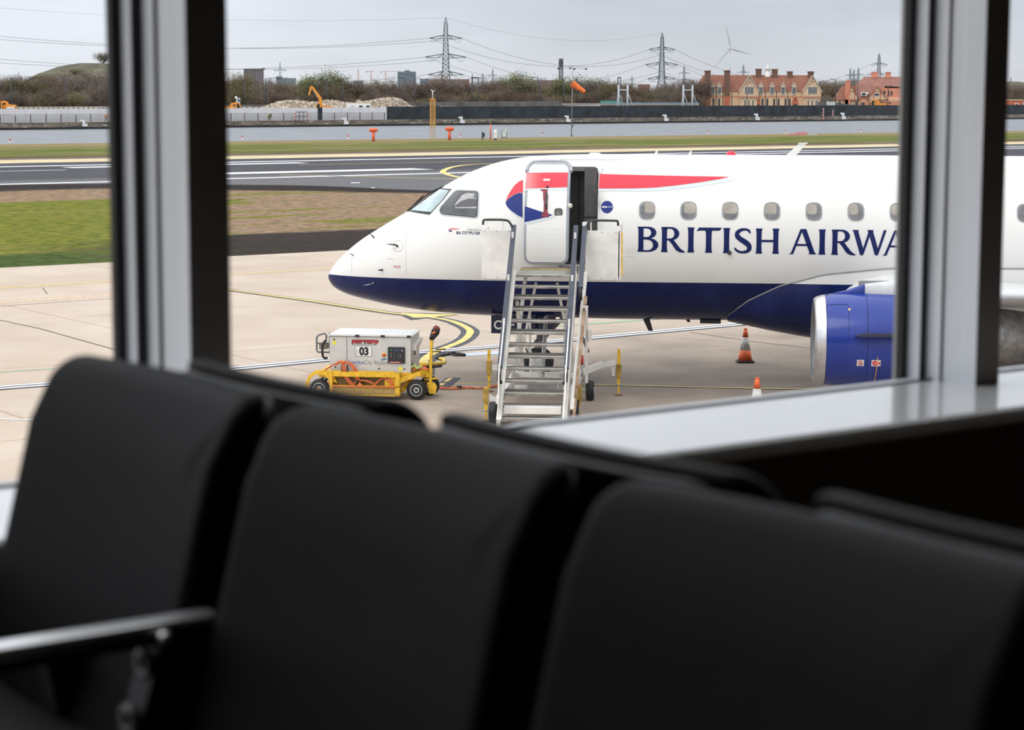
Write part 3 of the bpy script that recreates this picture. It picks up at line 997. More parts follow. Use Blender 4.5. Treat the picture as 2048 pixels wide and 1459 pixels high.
def sm_tab(tab):
    xs = [p[0] for p in tab]
    def f(x):
        # smoothed table: average over a small window
        h = min(.18, x * .5 + .004)
        return (interp(tab, x - h) + 2 * interp(tab, x - h / 2) + 2 * interp(tab, x) + 2 * interp(tab, x + h / 2) + interp(tab, x + h)) / 8
    return f
fT, fB, fW, fZ = map(sm_tab, (TOP, BOT, WID, ZC))
jet = thing('airliner', 'white and navy twin-engine airliner parked nose to the left with its front door open', 'airplane', AT, -AY)
st = [0, .008, .02, .04, .07, .11, .16, .22, .3, .4, .5, .62, .75, .9, 1.05, 1.2, 1.35, 1.5, 1.65, 1.8, 1.95, 2.1, 2.25, 2.4, 2.55, 2.7, 2.85, 3, 3.2, 3.4, 3.6, 3.8, 4.0, 4.3, 4.6, 5, 5.5] + [6 + .8 * i for i in range(23)] + [25, 26, 27, 28, 30, 32, 34, 36]
NS = 72
rings = []
for x in st:
    zt, zb, hw, zc = fT(x), fB(x), fW(x), fZ(x)
    rg = []
    for i in range(NS):
        a = 2 * math.pi * i / NS
        c, s_ = math.cos(a), math.sin(a)
        rg.append((x, hw * c, zc + s_ * ((zt - zc) if s_ > 0 else (zc - zb))))
    rings.append(rg)
fus = MB().loft(rings)
# door aperture and cabin vestibule, cut into the solid hull
hull = fus.build('fuselage', [m_fus, m_int])
cutter = MB().slab(.78, 1.93, 1.9, .12, 0, (5.235, -1.25, 3.385)).build('cutter', [m_fus, m_int])
for p in cutter.data.polygons: p.material_index = 1
md = hull.modifiers.new('cut', 'BOOLEAN')
md.operation = 'DIFFERENCE'
md.object = cutter
md.solver = 'EXACT'
dg = bpy.context.evaluated_depsgraph_get()
dg.update()
newme = bpy.data.meshes.new_from_object(hull.evaluated_get(dg))
hull.modifiers.clear()
hull.data = newme
bpy.data.objects.remove(cutter)
hull.parent = jet
bmh = bmesh.new()
f2 = MB().loft(rings)
me_ = bpy.data.meshes.new('t'); me_.from_pydata(f2.v, [], f2.f); bmh.from_mesh(me_)
HULL = BVHTree.FromBMesh(bmh)
bmh.free(); bpy.data.meshes.remove(me_)
def skin_side(x, z, d=.006, tree=None):
    """point on the port skin at local x, z"""
    h = (tree or HULL).ray_cast(Vector((x, -9, z)), Vector((0, 1, 0)))
    if h[0] is None: return Vector((x, 0, z))
    n = h[1] if h[1].y < 0 else -h[1]
    return h[0] + n * d
CAML = AMI @ Vector((0, 0, EYE))
def skin_px(px, py, d=.006):
    """point on the skin seen at a pixel of the photograph"""
    dr = (AMI.to_3x3() @ pixel_ray(px, py)).normalized()
    h = HULL.ray_cast(CAML, dr)
    if h[0] is None:
        return skin_side(*plane_px(px, py, -.9))
    n = h[1] if h[1].dot(dr) < 0 else -h[1]
    return h[0] + n * d
def plane_px(px, py, y):
    dr = AMI.to_3x3() @ pixel_ray(px, py)
    k = (y - CAML.y) / dr.y
    p = CAML + dr * k
    return p.x, p.z
def decal_px(name, m, loops_list, parent=jet, d=.006, cut=12, label=None):
    """artwork outlined in the photograph's pixels and laid on the skin"""
    a = Art()
    for loops in loops_list: a.shape([[(x, -y) for x, y in l] for l in loops])
    return a.place(name, m, parent, lambda u, v: skin_px(u, -v, d), cut, label)
def side_art(art, name, m, parent=jet, d=.006, cut=.12, label=None, slope=0.0):
    return art.place(name, m, parent, lambda u, v: skin_side(u, v, d), cut, label)

# door frame and vestibule fittings
w = MB()
lo_, hi_ = [], []
for cx, cz, a0 in ((5.50, 4.25, 0), (4.97, 4.25, 90), (4.97, 2.53, 180), (5.50, 2.53, 270)):
    for i in range(6):
        a = R(a0 + 18 * i)
        lo_.append((cx + .10 * math.cos(a), cz + .10 * math.sin(a)))
        hi_.append((cx + .165 * math.cos(a), cz + .165 * math.sin(a)))
r0 = [skin_side(x, z, -.10) for x, z in lo_]
r1 = [skin_side(x, z, .012) for x, z in lo_]
r2 = [skin_side(x, z, .012) for x, z in hi_]
r3 = [skin_side(x, z, -.01) for x, z in hi_]
w.loft([[tuple(p) for p in r] for r in (r0, r1, r2, r3)], caps=False, smooth=False)
df = w.build('door_frame', mat('door_surround', (.62, .62, .62), .4, .3), jet)
side_art(Art().shape([[(4.80, 4.465), (6.08, 4.475), (6.08, 4.482), (4.80, 4.472)]]), 'rain_gutter', m_dk, jet, .02, .1)
for z in (2.62, 3.0, 3.25, 3.62, 3.74, 3.95): MB().box((5.585, -1.46, z), (5.60, -1.36, z + .08)).build('latch_fitting', m_dk, df)
MB().box((4.9, -.33, 2.46), (5.6, -.30, 4.34)).box((5.33, -1.0, 2.46), (5.58, -.97, 4.34)).build('galley_wall', m_galley, jet)
MB().box((4.9, -1.0, 2.44), (5.6, -.32, 2.47)).build('vestibule_floor', m_galley, jet)
MB().box((4.86, -1.52, 2.40), (5.61, -1.05, 2.43)).build('door_sill', M_STEEL, jet)
MB().box((5.16, -.36, 2.46), (5.20, -.32, 4.34)).box((5.34, -1.02, 3.36), (5.58, -1.0, 3.39)).build('galley_trim', m_dk, jet)

# open door leaf, swung forward and standing off the hull
DO = -.30
def leaf_y(x, z): return skin_side(min(x + .35, 5.5), z, 0).y + DO
w = MB()
def leaf_ring(ins, dy):
    o = []
    x0, x1, z0, z1, r = 4.185 + ins, 5.065 - ins, 2.475 + ins, 4.455 - ins, .155 - ins
    for cx, cz, a0 in ((x1 - r, z1 - r, 0), (x0 + r, z1 - r, 90), (x0 + r, z0 + r, 180), (x1 - r, z0 + r, 270)):
        for i in range(7):
            a = R(a0 + 15 * i)
            o.append((cx + r * math.cos(a), cz + r * math.sin(a)))
        nx = {0: (x0 + r, z1), 90: (x0, z0 + r), 180: (x1 - r, z0), 270: (x1, z1 - r)}[a0]
        p = o[-1]
        for i in range(1, 14): o.append((p[0] + (nx[0] - p[0]) * i / 14, p[1] + (nx[1] - p[1]) * i / 14))
    return [(x, leaf_y(x, z) + dy, z) for x, z in o]
leaf = MB().loft([leaf_ring(.002, .10), leaf_ring(0, .02), leaf_ring(.004, .0), leaf_ring(.052, -.004)], smooth=False)
leaf_o = leaf.build('door_leaf', m_agrey, jet)
sk = Art()
x0, x1, z0, z1, r = 4.235, 5.015, 2.525, 4.405, .115
pl = []
for cx, cz, a0 in ((x1 - r, z1 - r, 0), (x0 + r, z1 - r, 90), (x0 + r, z0 + r, 180), (x1 - r, z0 + r, 270)):
    pl += [(cx + r * math.cos(R(a0 + 15 * i)), cz + r * math.sin(R(a0 + 15 * i))) for i in range(7)]
sk.shape([pl])
fl = lambda d: (lambda u, v: Vector((u, leaf_y(u, v) - d, v)))
sk.place('door_skin', m_fus, leaf_o, fl(.012), .10)
# light cap along the top edge
cap = [(4.19, 4.27), (4.20, 4.35), (4.26, 4.425), (4.34, 4.455), (4.62, 4.465), (4.92, 4.455), (5.0, 4.425), (5.06, 4.35), (5.07, 4.27)]
MB().tube([(x, leaf_y(x, z) + .02, z) for x, z in smooth_path([Vector((a, b, 0)) for a, b in cap], 4) for x, z in [(x, z)]] if False else [(q.x, leaf_y(q.x, q.y) + .01, q.y) for q in smooth_path([Vector((a, b, 0)) for a, b in cap], 4)], .034, 8).build('top_seal', mat('quilted_seal', (.42, .42, .44), .6, var=.2, scale=30), leaf_o)
# hinge arm
MB().tube([(4.95, leaf_y(4.95, 3.5) + .08, 3.45), (4.99, -1.62, 3.45), (5.0, -1.42, 3.4)], .035).build('hinge_arm', M_STEEL, leaf_o)
MB().tube([(4.95, leaf_y(4.95, 3.0) + .08, 2.95), (4.99, -1.62, 2.95), (5.0, -1.42, 2.9)], .03).build('hinge_arm', M_STEEL, leaf_o)
MB().lathe([(0, -.03), (.045, -.025), (.05, 0), (.045, .02), (0, .02)], (5.085, -1.72, 3.63), 'y', 14).build('door_lamp', mat('lamp_lens', (.7, .68, .6), .2), leaf_o)
def leaf_px(loops_list, name, m, d, cut=.1, label=None):
    a = Art()
    for loops in loops_list:
        q = []
        for l in loops:
            qq = []
            for px, py in l:
                x, z = plane_px(px, py, -1.8)
                for _ in range(3): x, z = plane_px(px, py, leaf_y(x, z) - .012)
                qq.append((x, z))
            q.append(qq)
        a.shape(q)
    return a.place(name, m, leaf_o, fl(d), cut, label)
def cz(X, Y, s=6.633, ox=1000, oy=320): return (ox + X / s, oy + Y / s)
leaf_px([[[cz(350, 172), cz(600, 163), cz(904, 162), cz(892, 358), cz(600, 366), cz(338, 377)]]], 'ribbon_red', m_ared, .017)
leaf_px([[[cz(336, 380), cz(892, 361), cz(890, 397), cz(334, 404)]]], 'ribbon_shade', m_shadow, .015)
leaf_px([[[cz(328, 610), cz(420, 640), cz(545, 682), cz(640, 710), cz(700, 727), cz(640, 748), cz(520, 778), cz(326, 822)]]], 'ribbon_blue', m_blue, .017)
leaf_px([[[cz(326, 825), cz(520, 781), cz(640, 752), cz(735, 735), cz(735, 757), cz(620, 797), cz(326, 862)]]], 'ribbon_shade', m_shadow, .015)
# fading dot screen at the left of the red band
dots = Art()
rd = random.Random(2)
for j in range(17):
    for i in range(17):
        X = 352 + i * 15 + (7.5 if j % 2 else 0); Y = 184 + j * 11.5
        s_ = max(0, 4.6 * (1 - (X - 340) / 270))
        if s_ > .6:
            x, z = plane_px(*cz(X, Y), -1.83)
            x, z = plane_px(*cz(X, Y), leaf_y(x, z))
            dots.disc(x, z, s_ * .0016, 6)
dots.place('dot_screen', m_fus, leaf_o, fl(.019))
leaf_px([[[cz(576, 246), cz(663, 246), cz(663, 272), cz(576, 272)]]], 'label_plate', M_WHITE, .02)
x, z = plane_px(*cz(580, 267), -1.83)
Art().text('EXIT', .028, x + .004, z + .002, 1.1).place('lettering', m_ared, leaf_o, fl(.023))
# handle well
leaf_px([[[cz(540, 384), cz(632, 384), cz(634, 405), cz(622, 430), cz(636, 470), cz(632, 560), cz(630, 680), cz(648, 715), cz(648, 756), cz(552, 756), cz(552, 715), cz(580, 675), cz(580, 560), cz(572, 500), cz(572, 430), cz(562, 408), cz(540, 402)]]], 'handle_well', mat('maroon_handle', (.22, .010, .025), .4, var=.3), .022)
hx, hz0 = plane_px(*cz(606, 640), -1.85); _, hz1 = plane_px(*cz(606, 440), -1.85)
MB().bar((hx, leaf_y(hx, hz0) - .05, hz0), (hx, leaf_y(hx, hz1) - .05, hz1), .035, .03).cyl((hx, leaf_y(hx, hz1) - .0, hz1 - .05), (hx, leaf_y(hx, hz1) - .06, hz1 - .05), .022).cyl((hx, leaf_y(hx, hz0), hz0 + .05), (hx, leaf_y(hx, hz0) - .06, hz0 + .05), .022).build('door_handle', m_dk, leaf_o)
hx, hz = plane_px(*cz(770, 698), -1.85)
MB().slab(.155, .158, .02, .045, .006, (hx, leaf_y(hx, hz) - .02, hz)).build('door_window_rim', m_dk, leaf_o)
MB().slab(.115, .118, .01, .03, .003, (hx, leaf_y(hx, hz) - .030, hz)).build('door_window', mat('door_pane', (.22, .22, .21), .12, var=.3, scale=12), leaf_o)
x, z = plane_px(*cz(612, 368), -1.85)
MB().lathe([(.0, -.02), (.022, -.014), (.03, .0), (0, .0)], (x, leaf_y(x, z) - .015, z), 'y', 12).build('peep_glass', m_dk, leaf_o)

# speedmarque ribbon on the hull
def cy(X, Y, s=4.168, ox=940, oy=290): return (ox + X / s, oy + Y / s)
decal_px('ribbon_red', m_ared, [[[cz(305, 262), cz(305, 430), cz(250, 434), cz(190, 456), cz(120, 500), cz(76, 556), cz(95, 490), cz(140, 410), cz(195, 335), cz(250, 288)]]])
decal_px('ribbon_blue', m_blue, [[[cz(300, 440), cz(300, 762), cz(230, 728), cz(160, 680), cz(100, 625), cz(75, 575), cz(77, 556), cz(122, 506), cz(190, 462), cz(250, 440)]]], d=.007)
decal_px('ribbon_shade', m_shadow, [[[cz(300, 764), cz(230, 731), cz(160, 684), cz(110, 640), cz(150, 695), cz(225, 745), cz(300, 778)]]])
decal_px('ribbon_red', m_ared, [[[(1199.5, 348), (1245, 349.2), (1300, 350.6), (1380, 352.3), (1459, 353.6), (1440, 358), (1400, 364.5), (1350, 371), (1310, 375), (1270, 376.6), (1230, 377), (1197.5, 377)]]])
decal_px('ribbon_shade', m_shadow, [[[(1197.5, 377.4), (1230, 377.4), (1270, 377), (1310, 375.4), (1350, 371.4), (1400, 365), (1440, 358.6), (1476, 359.6), (1440, 366), (1390, 374), (1340, 380), (1300, 382.4), (1250, 382.8), (1197, 382)]]], d=.005)
bx, bz = plane_px(1213.5, 414.5, -1.49)
side_art(Art().disc(bx, bz, .118, 32), 'alliance_roundel', m_blue)
side_art(Art().text('one', .062, bx - .10, bz - .015, 1.0, .0025), 'lettering', M_WHITE, d=.010)
side_art(Art().text('world', .062, bx + .0, bz - .015, 1.0), 'lettering', m_shadow, d=.010)

# BRITISH AIRWAYS in flared capitals
def arc(cx, cy_, rx, ry, a0, a1, n=14):
    return [(cx + rx * math.cos(R(a0 + (a1 - a0) * i / n)), cy_ + ry * math.sin(R(a0 + (a1 - a0) * i / n))) for i in range(n + 1)]
def stem(xl, xr, y0=0.0, y1=1.0, f=.035):
    return [(xl - f, y0), (xr + f, y0), (xr + .008, y0 + .10), (xr, y0 + .3), (xr, y1 - .3), (xr + .008, y1 - .10), (xr + f, y1), (xl - f, y1), (xl - .008, y1 - .10), (xl, y1 - .3), (xl, y0 + .3), (xl - .008, y0 + .10)]
def gB(a):
    a.shape([[(0, 0), (.40, 0)] + arc(.44, .275, .40, .275, -90, 78) + arc(.42, .765, .335, .235, -62, 90) + [(.40, 1), (0, 1), (.035, .88), (.04, .5), (.035, .12)],
             list(reversed([(.24, .93), (.34, .93)] + arc(.38, .76, .165, .17, 90, -90) + [(.24, .59)])),
             list(reversed([(.24, .49), (.36, .49)] + arc(.42, .27, .205, .205, 80, -90) + [(.24, .065)]))])
def gR(a):
    a.shape([stem(.035, .235)])
    a.shape([[(.1, 1), (.38, 1)] + arc(.40, .74, .325, .26, 90, -90) + [(.20, .47), (.20, .54)] + arc(.38, .74, .15, .19, -90, 90) + [(.1, .93)]])
    a.shape([[(.26, .52), (.50, .50), (.62, .34), (.78, .14), (.98, .0), (.90, -.02), (.74, .0), (.60, .08), (.42, .34)]])
def gI(a): a.shape([stem(.03, .24)])
def gT(a):
    a.shape([[(.0, .86), (.10, 1.0), (.98, 1.0), (1.0, .98), (.93, .89), (.86, .88), (.12, .88)]])
    a.shape([stem(.38, .60, 0, .9)])
def gS(a):
    a.stroke([(.655, .80), (.60, .90), (.47, .95), (.30, .93), (.155, .83), (.145, .69), (.27, .565), (.45, .45), (.60, .32), (.62, .17), (.50, .065), (.30, .045), (.13, .11), (.04, .22)],
             [.06, .09, .09, .12, .16, .19, .20, .21, .20, .17, .12, .09, .09, .05])
def gH(a):
    a.shape([stem(.035, .235)]); a.shape([stem(.70, .90)]); a.rect(.22, .46, .72, .55)
def gA(a):
    a.shape([[(-.03, 0), (.13, 0), (.46, .86), (.50, 1), (.43, 1), (.40, .97), (.05, .06)]])
    a.shape([[(.43, 1), (.64, 1), (.98, .08), (1.06, 0), (.74, 0), (.78, .06), (.47, .88)]])
    a.rect(.24, .33, .80, .41)
def gW(a):
    for o in (0, .58):
        a.shape([[(o - .03, 1), (o + .24, 1), (o + .21, .94), (o + .44, .18), (o + .40, 0), (o + .30, 0), (o + .02, .93)]])
    for o in (.36, .94):
        a.shape([[(o + .0, .12), (o + .06, .0), (o + .38, 1.0), (o + .27, 1.0)]])
def gY(a):
    a.shape([stem(.34, .54, 0, .5)])
    a.shape([[(0, 1), (.25, 1), (.5, .5), (.52, .36), (.36, .36), (.34, .46)]]); a.shape([[(.5, .42), (.42, .48), (.72, 1), (.86, 1)]])
TXU = .490
def tx(units):               # the sign writer's x position, measured in the photograph
    x, _ = plane_px(1240 + units / 4.876, 480, -1.49)
    return x
for i, (g, u0) in enumerate(((gB, 170), (gR, 400), (gI, 658), (gT, 745), (gI, 1006), (gS, 1108), (gH, 1322), (gA, 1657), (gI, 1938), (gR, 2062), (gW, 2270), (gA, 2570), (gY, 2800), (gS, 3010))):
    a = Art(); g(a)
    bx_ = tx(u0 if u0 < 2000 else u0)
    base = 2.728 - .0075 * (bx_ - 6.4)
    a.v = [(bx_ + x * TXU, base + y * TXU) for x, y in a.v]
    side_art(a, 'title_letter', m_navy, d=.007, cut=.10)
def small_text(s, px, py, h, m, sx=1.0, bold=0.0):
    x, z = plane_px(px, py, -1.44)
    return side_art(Art().text(s, h, x, z, sx, bold), 'lettering', m, d=.006, cut=None)
small_text('BA CITYFLYER', 910.5, 469, .078, m_navy, .99, .0015)
small_text('Operated by', 933, 461.5, .062, mat('grey_lettering', (.25, .26, .28), .5), .92)
decal_px('small_ribbon', m_ared, [[[(897, 460), (899, 457.3), (903, 456.4), (921.5, 457), (912, 458.3), (900, 458.6)]]], cut=None)
decal_px('small_ribbon', m_blue, [[[(896.8, 460.3), (900.5, 459.6), (905, 462.3), (902.5, 463.4), (899, 462.6)]]], cut=None)

# cockpit glazing
def cw(X, Y, s=11.222, ox=800, oy=360): return (ox + X / s, oy + Y / s)
m_shield = mat('windshield_glass', (.35, .48, .50), .08, var=.3, scale=2, coat=1.0)  # sky reflection put partly into the pale blue-green base
m_cgl = mat('cockpit_side_glass', (.07, .075, .085), .08, var=.6, scale=2.5, coat=.6)
decal_px('windshield_frame', m_dk, [[[cw(925, 182), cw(1165, 205), cw(1110, 260), cw(985, 430), cw(705, 735), cw(665, 780), cw(430, 745), cw(200, 705), cw(235, 680)]]], d=.006, cut=4)
ws = decal_px('windshield', m_shield, [[[cw(900, 212), cw(1108, 238), cw(1085, 275), cw(960, 450), cw(700, 722), cw(450, 700), cw(255, 680), cw(560, 450)]]], d=.012, cut=4)
def rpoly(pts, r=.25, n=4):
    o = []
    m = len(pts)
    for i in range(m):
        p, a, b = Vector(pts[i]), Vector(pts[i - 1]), Vector(pts[(i + 1) % m])
        da, db = min(r, (a - p).length * .45), min(r, (b - p).length * .45)
        s_, e_ = p + (a - p).normalized() * da, p + (b - p).normalized() * db
        for k in range(n + 1):
            t_ = k / n
            o.append(tuple((s_ * (1 - t_) ** 2 + p * 2 * t_ * (1 - t_) + e_ * t_ * t_)))
    return o
decal_px('side_window_frame', mat('window_seal', (.46, .49, .50), .4), [[rpoly([cw(850, 640), cw(1245, 200), cw(1795, 225), cw(1765, 870), cw(900, 795)], 9)]], d=.006, cut=4)
decal_px('side_window_frame', m_dk, [[rpoly([cw(885, 650), cw(1255, 235), cw(1762, 255), cw(1735, 845), cw(925, 770)], 7)]], d=.009, cut=4)
sw = decal_px('side_window', m_cgl, [[rpoly([cw(902, 655), cw(1265, 250), cw(1745, 268), cw(1718, 828), cw(935, 758)], 6)]], d=.012, cut=4)
decal_px('far_window_glow', mat('light_through_cockpit', (.42, .40, .40), .3, var=.3, scale=6), [[[cw(1230, 560), cw(1400, 350), cw(1500, 300), cw(1690, 310), cw(1660, 380), cw(1730, 440), cw(1720, 640), cw(1240, 640)]]], parent=sw, d=.015, cut=4)  # light from the far cockpit window, painted as a pale patch
decal_px('yoke_and_panel', mat('cockpit_panel', (.10, .10, .11), .6), [[[cw(1240, 585), cw(1380, 480), cw(1550, 425), cw(1730, 440), cw(1725, 600), cw(1240, 610)]]], parent=sw, d=.018, cut=4)
# wipers
def off_px(px, py, d): return skin_px(px, py, d)
wp = MB()
A_, B_, C_, D_ = off_px(803, 427, .02), off_px(818, 412, .10), off_px(836, 394, .12), off_px(878, 376.5, .07)
wp.tube([A_, B_, C_], .012).tube([C_ + (B_ - C_) * .8, (C_ + D_) / 2, D_], .014).bar(off_px(817, 414, .08), off_px(833, 401, .08), .03).tube([off_px(806, 427, .03), off_px(826, 413, .05), off_px(868, 383, .06)], .014)
wp.build('wiper', M_BLACK, jet)

# passenger windows
m_pane = mat('cabin_pane', (.17, .17, .18), .15, var=.3, scale=5, coat=.3)
m_blind = mat('half_drawn_blind', (.40, .36, .31), .5, var=.2, scale=3)
wx = [plane_px(px, 422, -1.49)[0] for px in (1294, 1377.5, 1460.5, 1544, 1627.5, 1712)]
wx = [wx[0] + .812 * i for i in range(22)]
for i, x in enumerate(wx):
    z = 3.53
    rp = lambda ww, hh, rr: [(x + q[0], z + q[1]) for q in rpoly([(-ww, -hh), (ww, -hh), (ww, hh), (-ww, hh)], rr, 6)]
    ro = side_art(Art().shape([rp(.167, .182, .15)]), 'passenger_window', mat('window_rim', (.66, .66, .66), .4, .2), d=.006, cut=.1)
    a = Art().shape([rp(.158, .173, .14), list(reversed(rp(.150, .165, .135)))])
    a.place('rim_line', m_dk, ro, lambda u, v: skin_side(u, v, .008), .1)
    a = Art().shape([rp(.142, .158, .13)])
    a.place('pane', m_pane, ro, lambda u, v: skin_side(u, v, .010), .1)
    if i < 7:
        off = (.055, .03, .0, -.03, -.05, -.06, -.06)[i]
        bl = [(x + q[0], z + q[1]) for q in rpoly([(-.135 + max(0, off) * 1.6, -.055), (.135 + min(0, off) * 1.6, -.055), (.135 + min(0, off) * 1.6, .145), (-.135 + max(0, off) * 1.6, .145)], .07, 5)]
        Art().shape([bl]).place('blind', m_blind, ro, lambda u, v: skin_side(u, v, .012), .1)

# small fittings on the skin
def probe(px, py, lx, lz, r=.018):
    p = skin_px(px, py, .0)
    n = (skin_px(px, py, .1) - p).normalized()
    return MB().cyl(p, p + n * .07, r * 1.5, r, 8).tube([p + n * .07, p + n * .09 + Vector((lx * .5, 0, lz * .5)), p + n * .09 + Vector((lx, 0, lz))], [r, r * .8, r * .35], 8)
probe(795, 492, -.17, .01, .016).build('pitot_probe', m_dk, jet)
probe(764.5, 539.5, -.05, 0, .015).build('angle_vane', m_dk, jet)
probe(748, 475, -.03, .015, .012).build('small_probe', m_dk, jet)
probe(707, 511, -.04, -.02, .007).build('small_probe', m_dk, jet)
probe(748, 564, -.18, -.03, .011).build('pitot_probe', M_STEEL, jet)
probe(1459, 505, .02, 0, .03).build('drain_outlet', m_dk, jet)
a = Art()
cx, czz = plane_px(796, 492, -.95)
def ring_px(px, py, rx, ry, w_): return [[(px + rx * math.cos(2 * math.pi * i / 24), py + ry * math.sin(2 * math.pi * i / 24)) for i in range(24)], [(px + (rx - w_) * math.cos(-2 * math.pi * i / 24), py + (ry - w_) * math.sin(-2 * math.pi * i / 24)) for i in range(24)]]
m_line = mat('panel_line', (.30, .30, .30), .6)
decal_px('access_ring', m_line, [ring_px(796.5, 492, 10, 11, .5)], cut=None)
def pline(pts, w_=.45): 
    a = Art().stroke([(x, -y) for x, y in pts], w_, False)
    return a.place('panel_joint', m_line, jet, lambda u, v: skin_px(u, -v, .005), 6)
pline([(813.5, 450), (812, 500), (812.5, 550)], .3)
pline([(704, 508), (703.5, 545)], .3)
pline([(774, 517), (788, 518)], .5)
side_art(Art().rect(6.17, 2.82 - .19, 6.36, 2.82), 'repair_patch', mat('patch_white', (.74, .73, .70), .4), d=.004)
side_art(Art().text('NO STEP', .03, plane_px(789, 531, -1.0)[0], plane_px(789, 531, -1.0)[1]).text('STATIC PORT', .03, plane_px(789, 534, -1.0)[0], plane_px(789, 534, -1.0)[1] - .01) if False else Art().rect(*plane_px(789, 534, -.85), *plane_px(803, 530, -.85)), 'caution_label', mat('pink_caution_label', (.75, .42, .42), .5, var=.5, scale=60), d=.005, cut=None)
# aerials and beacon on the crown
def crown(x, w_, h, sweep, name, m=M_WHITE, t_=.05):
    z = fT(x) - .02
    return MB().prism([(x, z), (x + w_, z), (x + w_ + sweep, z + h), (x + w_ * .45 + sweep, z + h)], -t_ / 2, t_ / 2).build(name, m, jet)
def cx_(px): return plane_px(px, 305, 0)[0]
crown(cx_(1307), .07, .09, .02, 'blade_aerial'); crown(cx_(1375), .07, .09, .02, 'blade_aerial')
x_ = cx_(1571); z = fT(x_) - .02
MB().prism([(x_, z), (x_ + .20, z), (x_ + .42, z + .25), (x_ + .27, z + .25)], -.02, .02).prism([(x_ + .26, z + .25), (x_ + .44, z + .25), (x_ + .44, z + .265), (x_ + .25, z + .265)], -.06, .06).build('blade_aerial', M_WHITE, jet)
x_ = cx_(1462)
MB().lathe([(0, .085), (.05, .075), (.09, .04), (.10, 0)], (x_, 0, fT(x_) - .005), 'z', 18).build('beacon', mat('red_beacon_lens', (.80, .02, .05), .2), jet)
x_ = cx_(1190)
MB().lathe([(0, .035), (.09, .035), (.12, .02), (.13, 0)], (x_, 0, fT(x_) - .01), 'z', 18).build('aerial_disc', M_WHITE, jet)
# under the belly
def keel(px, py, w_, h, sw_, name, y=0):
    x = plane_px(px, py, 0)[0]
    z = 1.26
    return MB().prism([(x, z), (x + w_, z), (x + w_ * .9 + sw_, z - h), (x + w_ * .25 + sw_, z - h)], y - .02, y + .02).build(name, m_dk, jet)
m_dk = M_DARK
k_ = keel(1285, 645, .14, .26, .09, 'drain_mast'); keel(1370, 640, .09, .07, .03, 'drain_mast')
x_ = plane_px(1400, 641, 0)[0]
MB().box((x_, -.25, 1.19), (x_ + .42, .25, 1.26)).build('belly_aerial', m_dk, jet)
MB().prism([(3.8, 1.28), (3.9, 1.28), (3.95, 1.18), (3.9, 1.18)], -.02, .02).build('belly_aerial', m_dk, jet) if False else None

# wing-to-body fairing
frg = []
FT_ = [(8.21, 1.40), (8.4, 1.58), (8.62, 1.76), (9.2, 2.06), (10.06, 2.31), (11.3, 2.44), (14, 2.46), (17, 2.30), (19.5, 1.8), (20.5, 1.4)]
FB_ = [(8.21, 1.235), (8.61, 1.15), (9.03, 1.06), (9.6, .96), (10.3, .86), (11.2, .78), (12.5, .74), (16, .74), (18.5, .9), (20.5, 1.235)]
xs_ = [8.21 + .2 * i for i in range(18)] + [12 + .5 * i for i in range(17)] + [20.49]
edge_line = []
for x in xs_:
    zt, zb = interp(FT_, x), interp(FB_, x)
    wt_ = abs(skin_side(x, zt, .012).y)
    edge_line.append((x, -wt_ - .004, zt))
    rg = []
    for i in range(25):
        a = math.pi * i / 24
        c, s_ = math.cos(a), math.sin(a)
        rg.append((x, -wt_ * (abs(c) ** .82) * (1 if c > 0 else -1), zt - (zt - zb) * s_ ** .9))
    frg.append(rg)
fa = MB().loft(frg, closed=False, caps=False).build('wing_fairing', m_fus, jet)
MB().tube(edge_line[:26], .014, 6).build('fairing_seam', m_line, fa)
# engine on the port wing, wing, pylon
EX, EYL, EZ = 9.70, -4.1, 1.335
m_nac = mat('nacelle_blue', (.012, .036, .27), .22, var=.08, scale=2, coat=.25, spec=.35)  # hull navy made lighter: the sky's reflection is painted into the blue
eng = MB().lathe([(.60, .9), (.60, .45), (.62, .12), (.665, .03), (.72, .0)], (EX, EYL, EZ), 'x', 48).build('intake_duct', mat('intake_liner', (.20, .20, .21), .4, .4), jet)
lipm = mat('bare_intake_lip', (.62, .62, .64), .28, .8, var=.1)
MB().lathe([(.72, .0), (.755, .01), (.785, .05), (.812, .13), (.826, .20)], (EX, EYL, EZ), 'x', 48).build('intake_lip', lipm, jet)
nac = MB().lathe([(.826, .20), (.845, .35), (.865, .60), (.875, .95), (.87, 1.4), (.85, 2.0), (.80, 2.6), (.74, 3.1), (.70, 3.1)], (EX, EYL, EZ), 'x', 56).build('nacelle', m_nac, jet)
MB().lathe([(.0, .0), (.10, .05), (.19, .2), (.21, .3)], (EX + .55, EYL, EZ), 'x', 24).build('spinner', m_dk, jet)
fan = MB()
for i in range(22):
    a = 2 * math.pi * i / 22
    fan.add([(EX + .78, EYL + .18 * math.cos(a), EZ + .18 * math.sin(a)), (EX + .86, EYL + .18 * math.cos(a + .25), EZ + .18 * math.sin(a + .25)), (EX + .90, EYL + .60 * math.cos(a + .35), EZ + .60 * math.sin(a + .35)), (EX + .76, EYL + .60 * math.cos(a + .1), EZ + .60 * math.sin(a + .1))], [(0, 1, 2, 3)])
fan.lathe([(0, 0), (.62, 0)], (EX + .95, EYL, EZ), 'x', 24)
fan.build('fan', M_DARK, jet)
def nring(x, r, m, name='panel_joint', a0=95, a1=265, w_=.008):
    return MB().lathe([(r, x - w_ / 2), (r, x + w_ / 2)], (EX, EYL, EZ), 'x', 40, a0, a1)
nseam = MB().lathe([(.8775, .93), (.8775, .942)], (EX, EYL, EZ), 'x', 48).build('nacelle_seam', m_navy, nac)
MB().lathe([(.8285, .205), (.8285, .212)], (EX, EYL, EZ), 'x', 48).build('lip_seam', m_dk, nac)
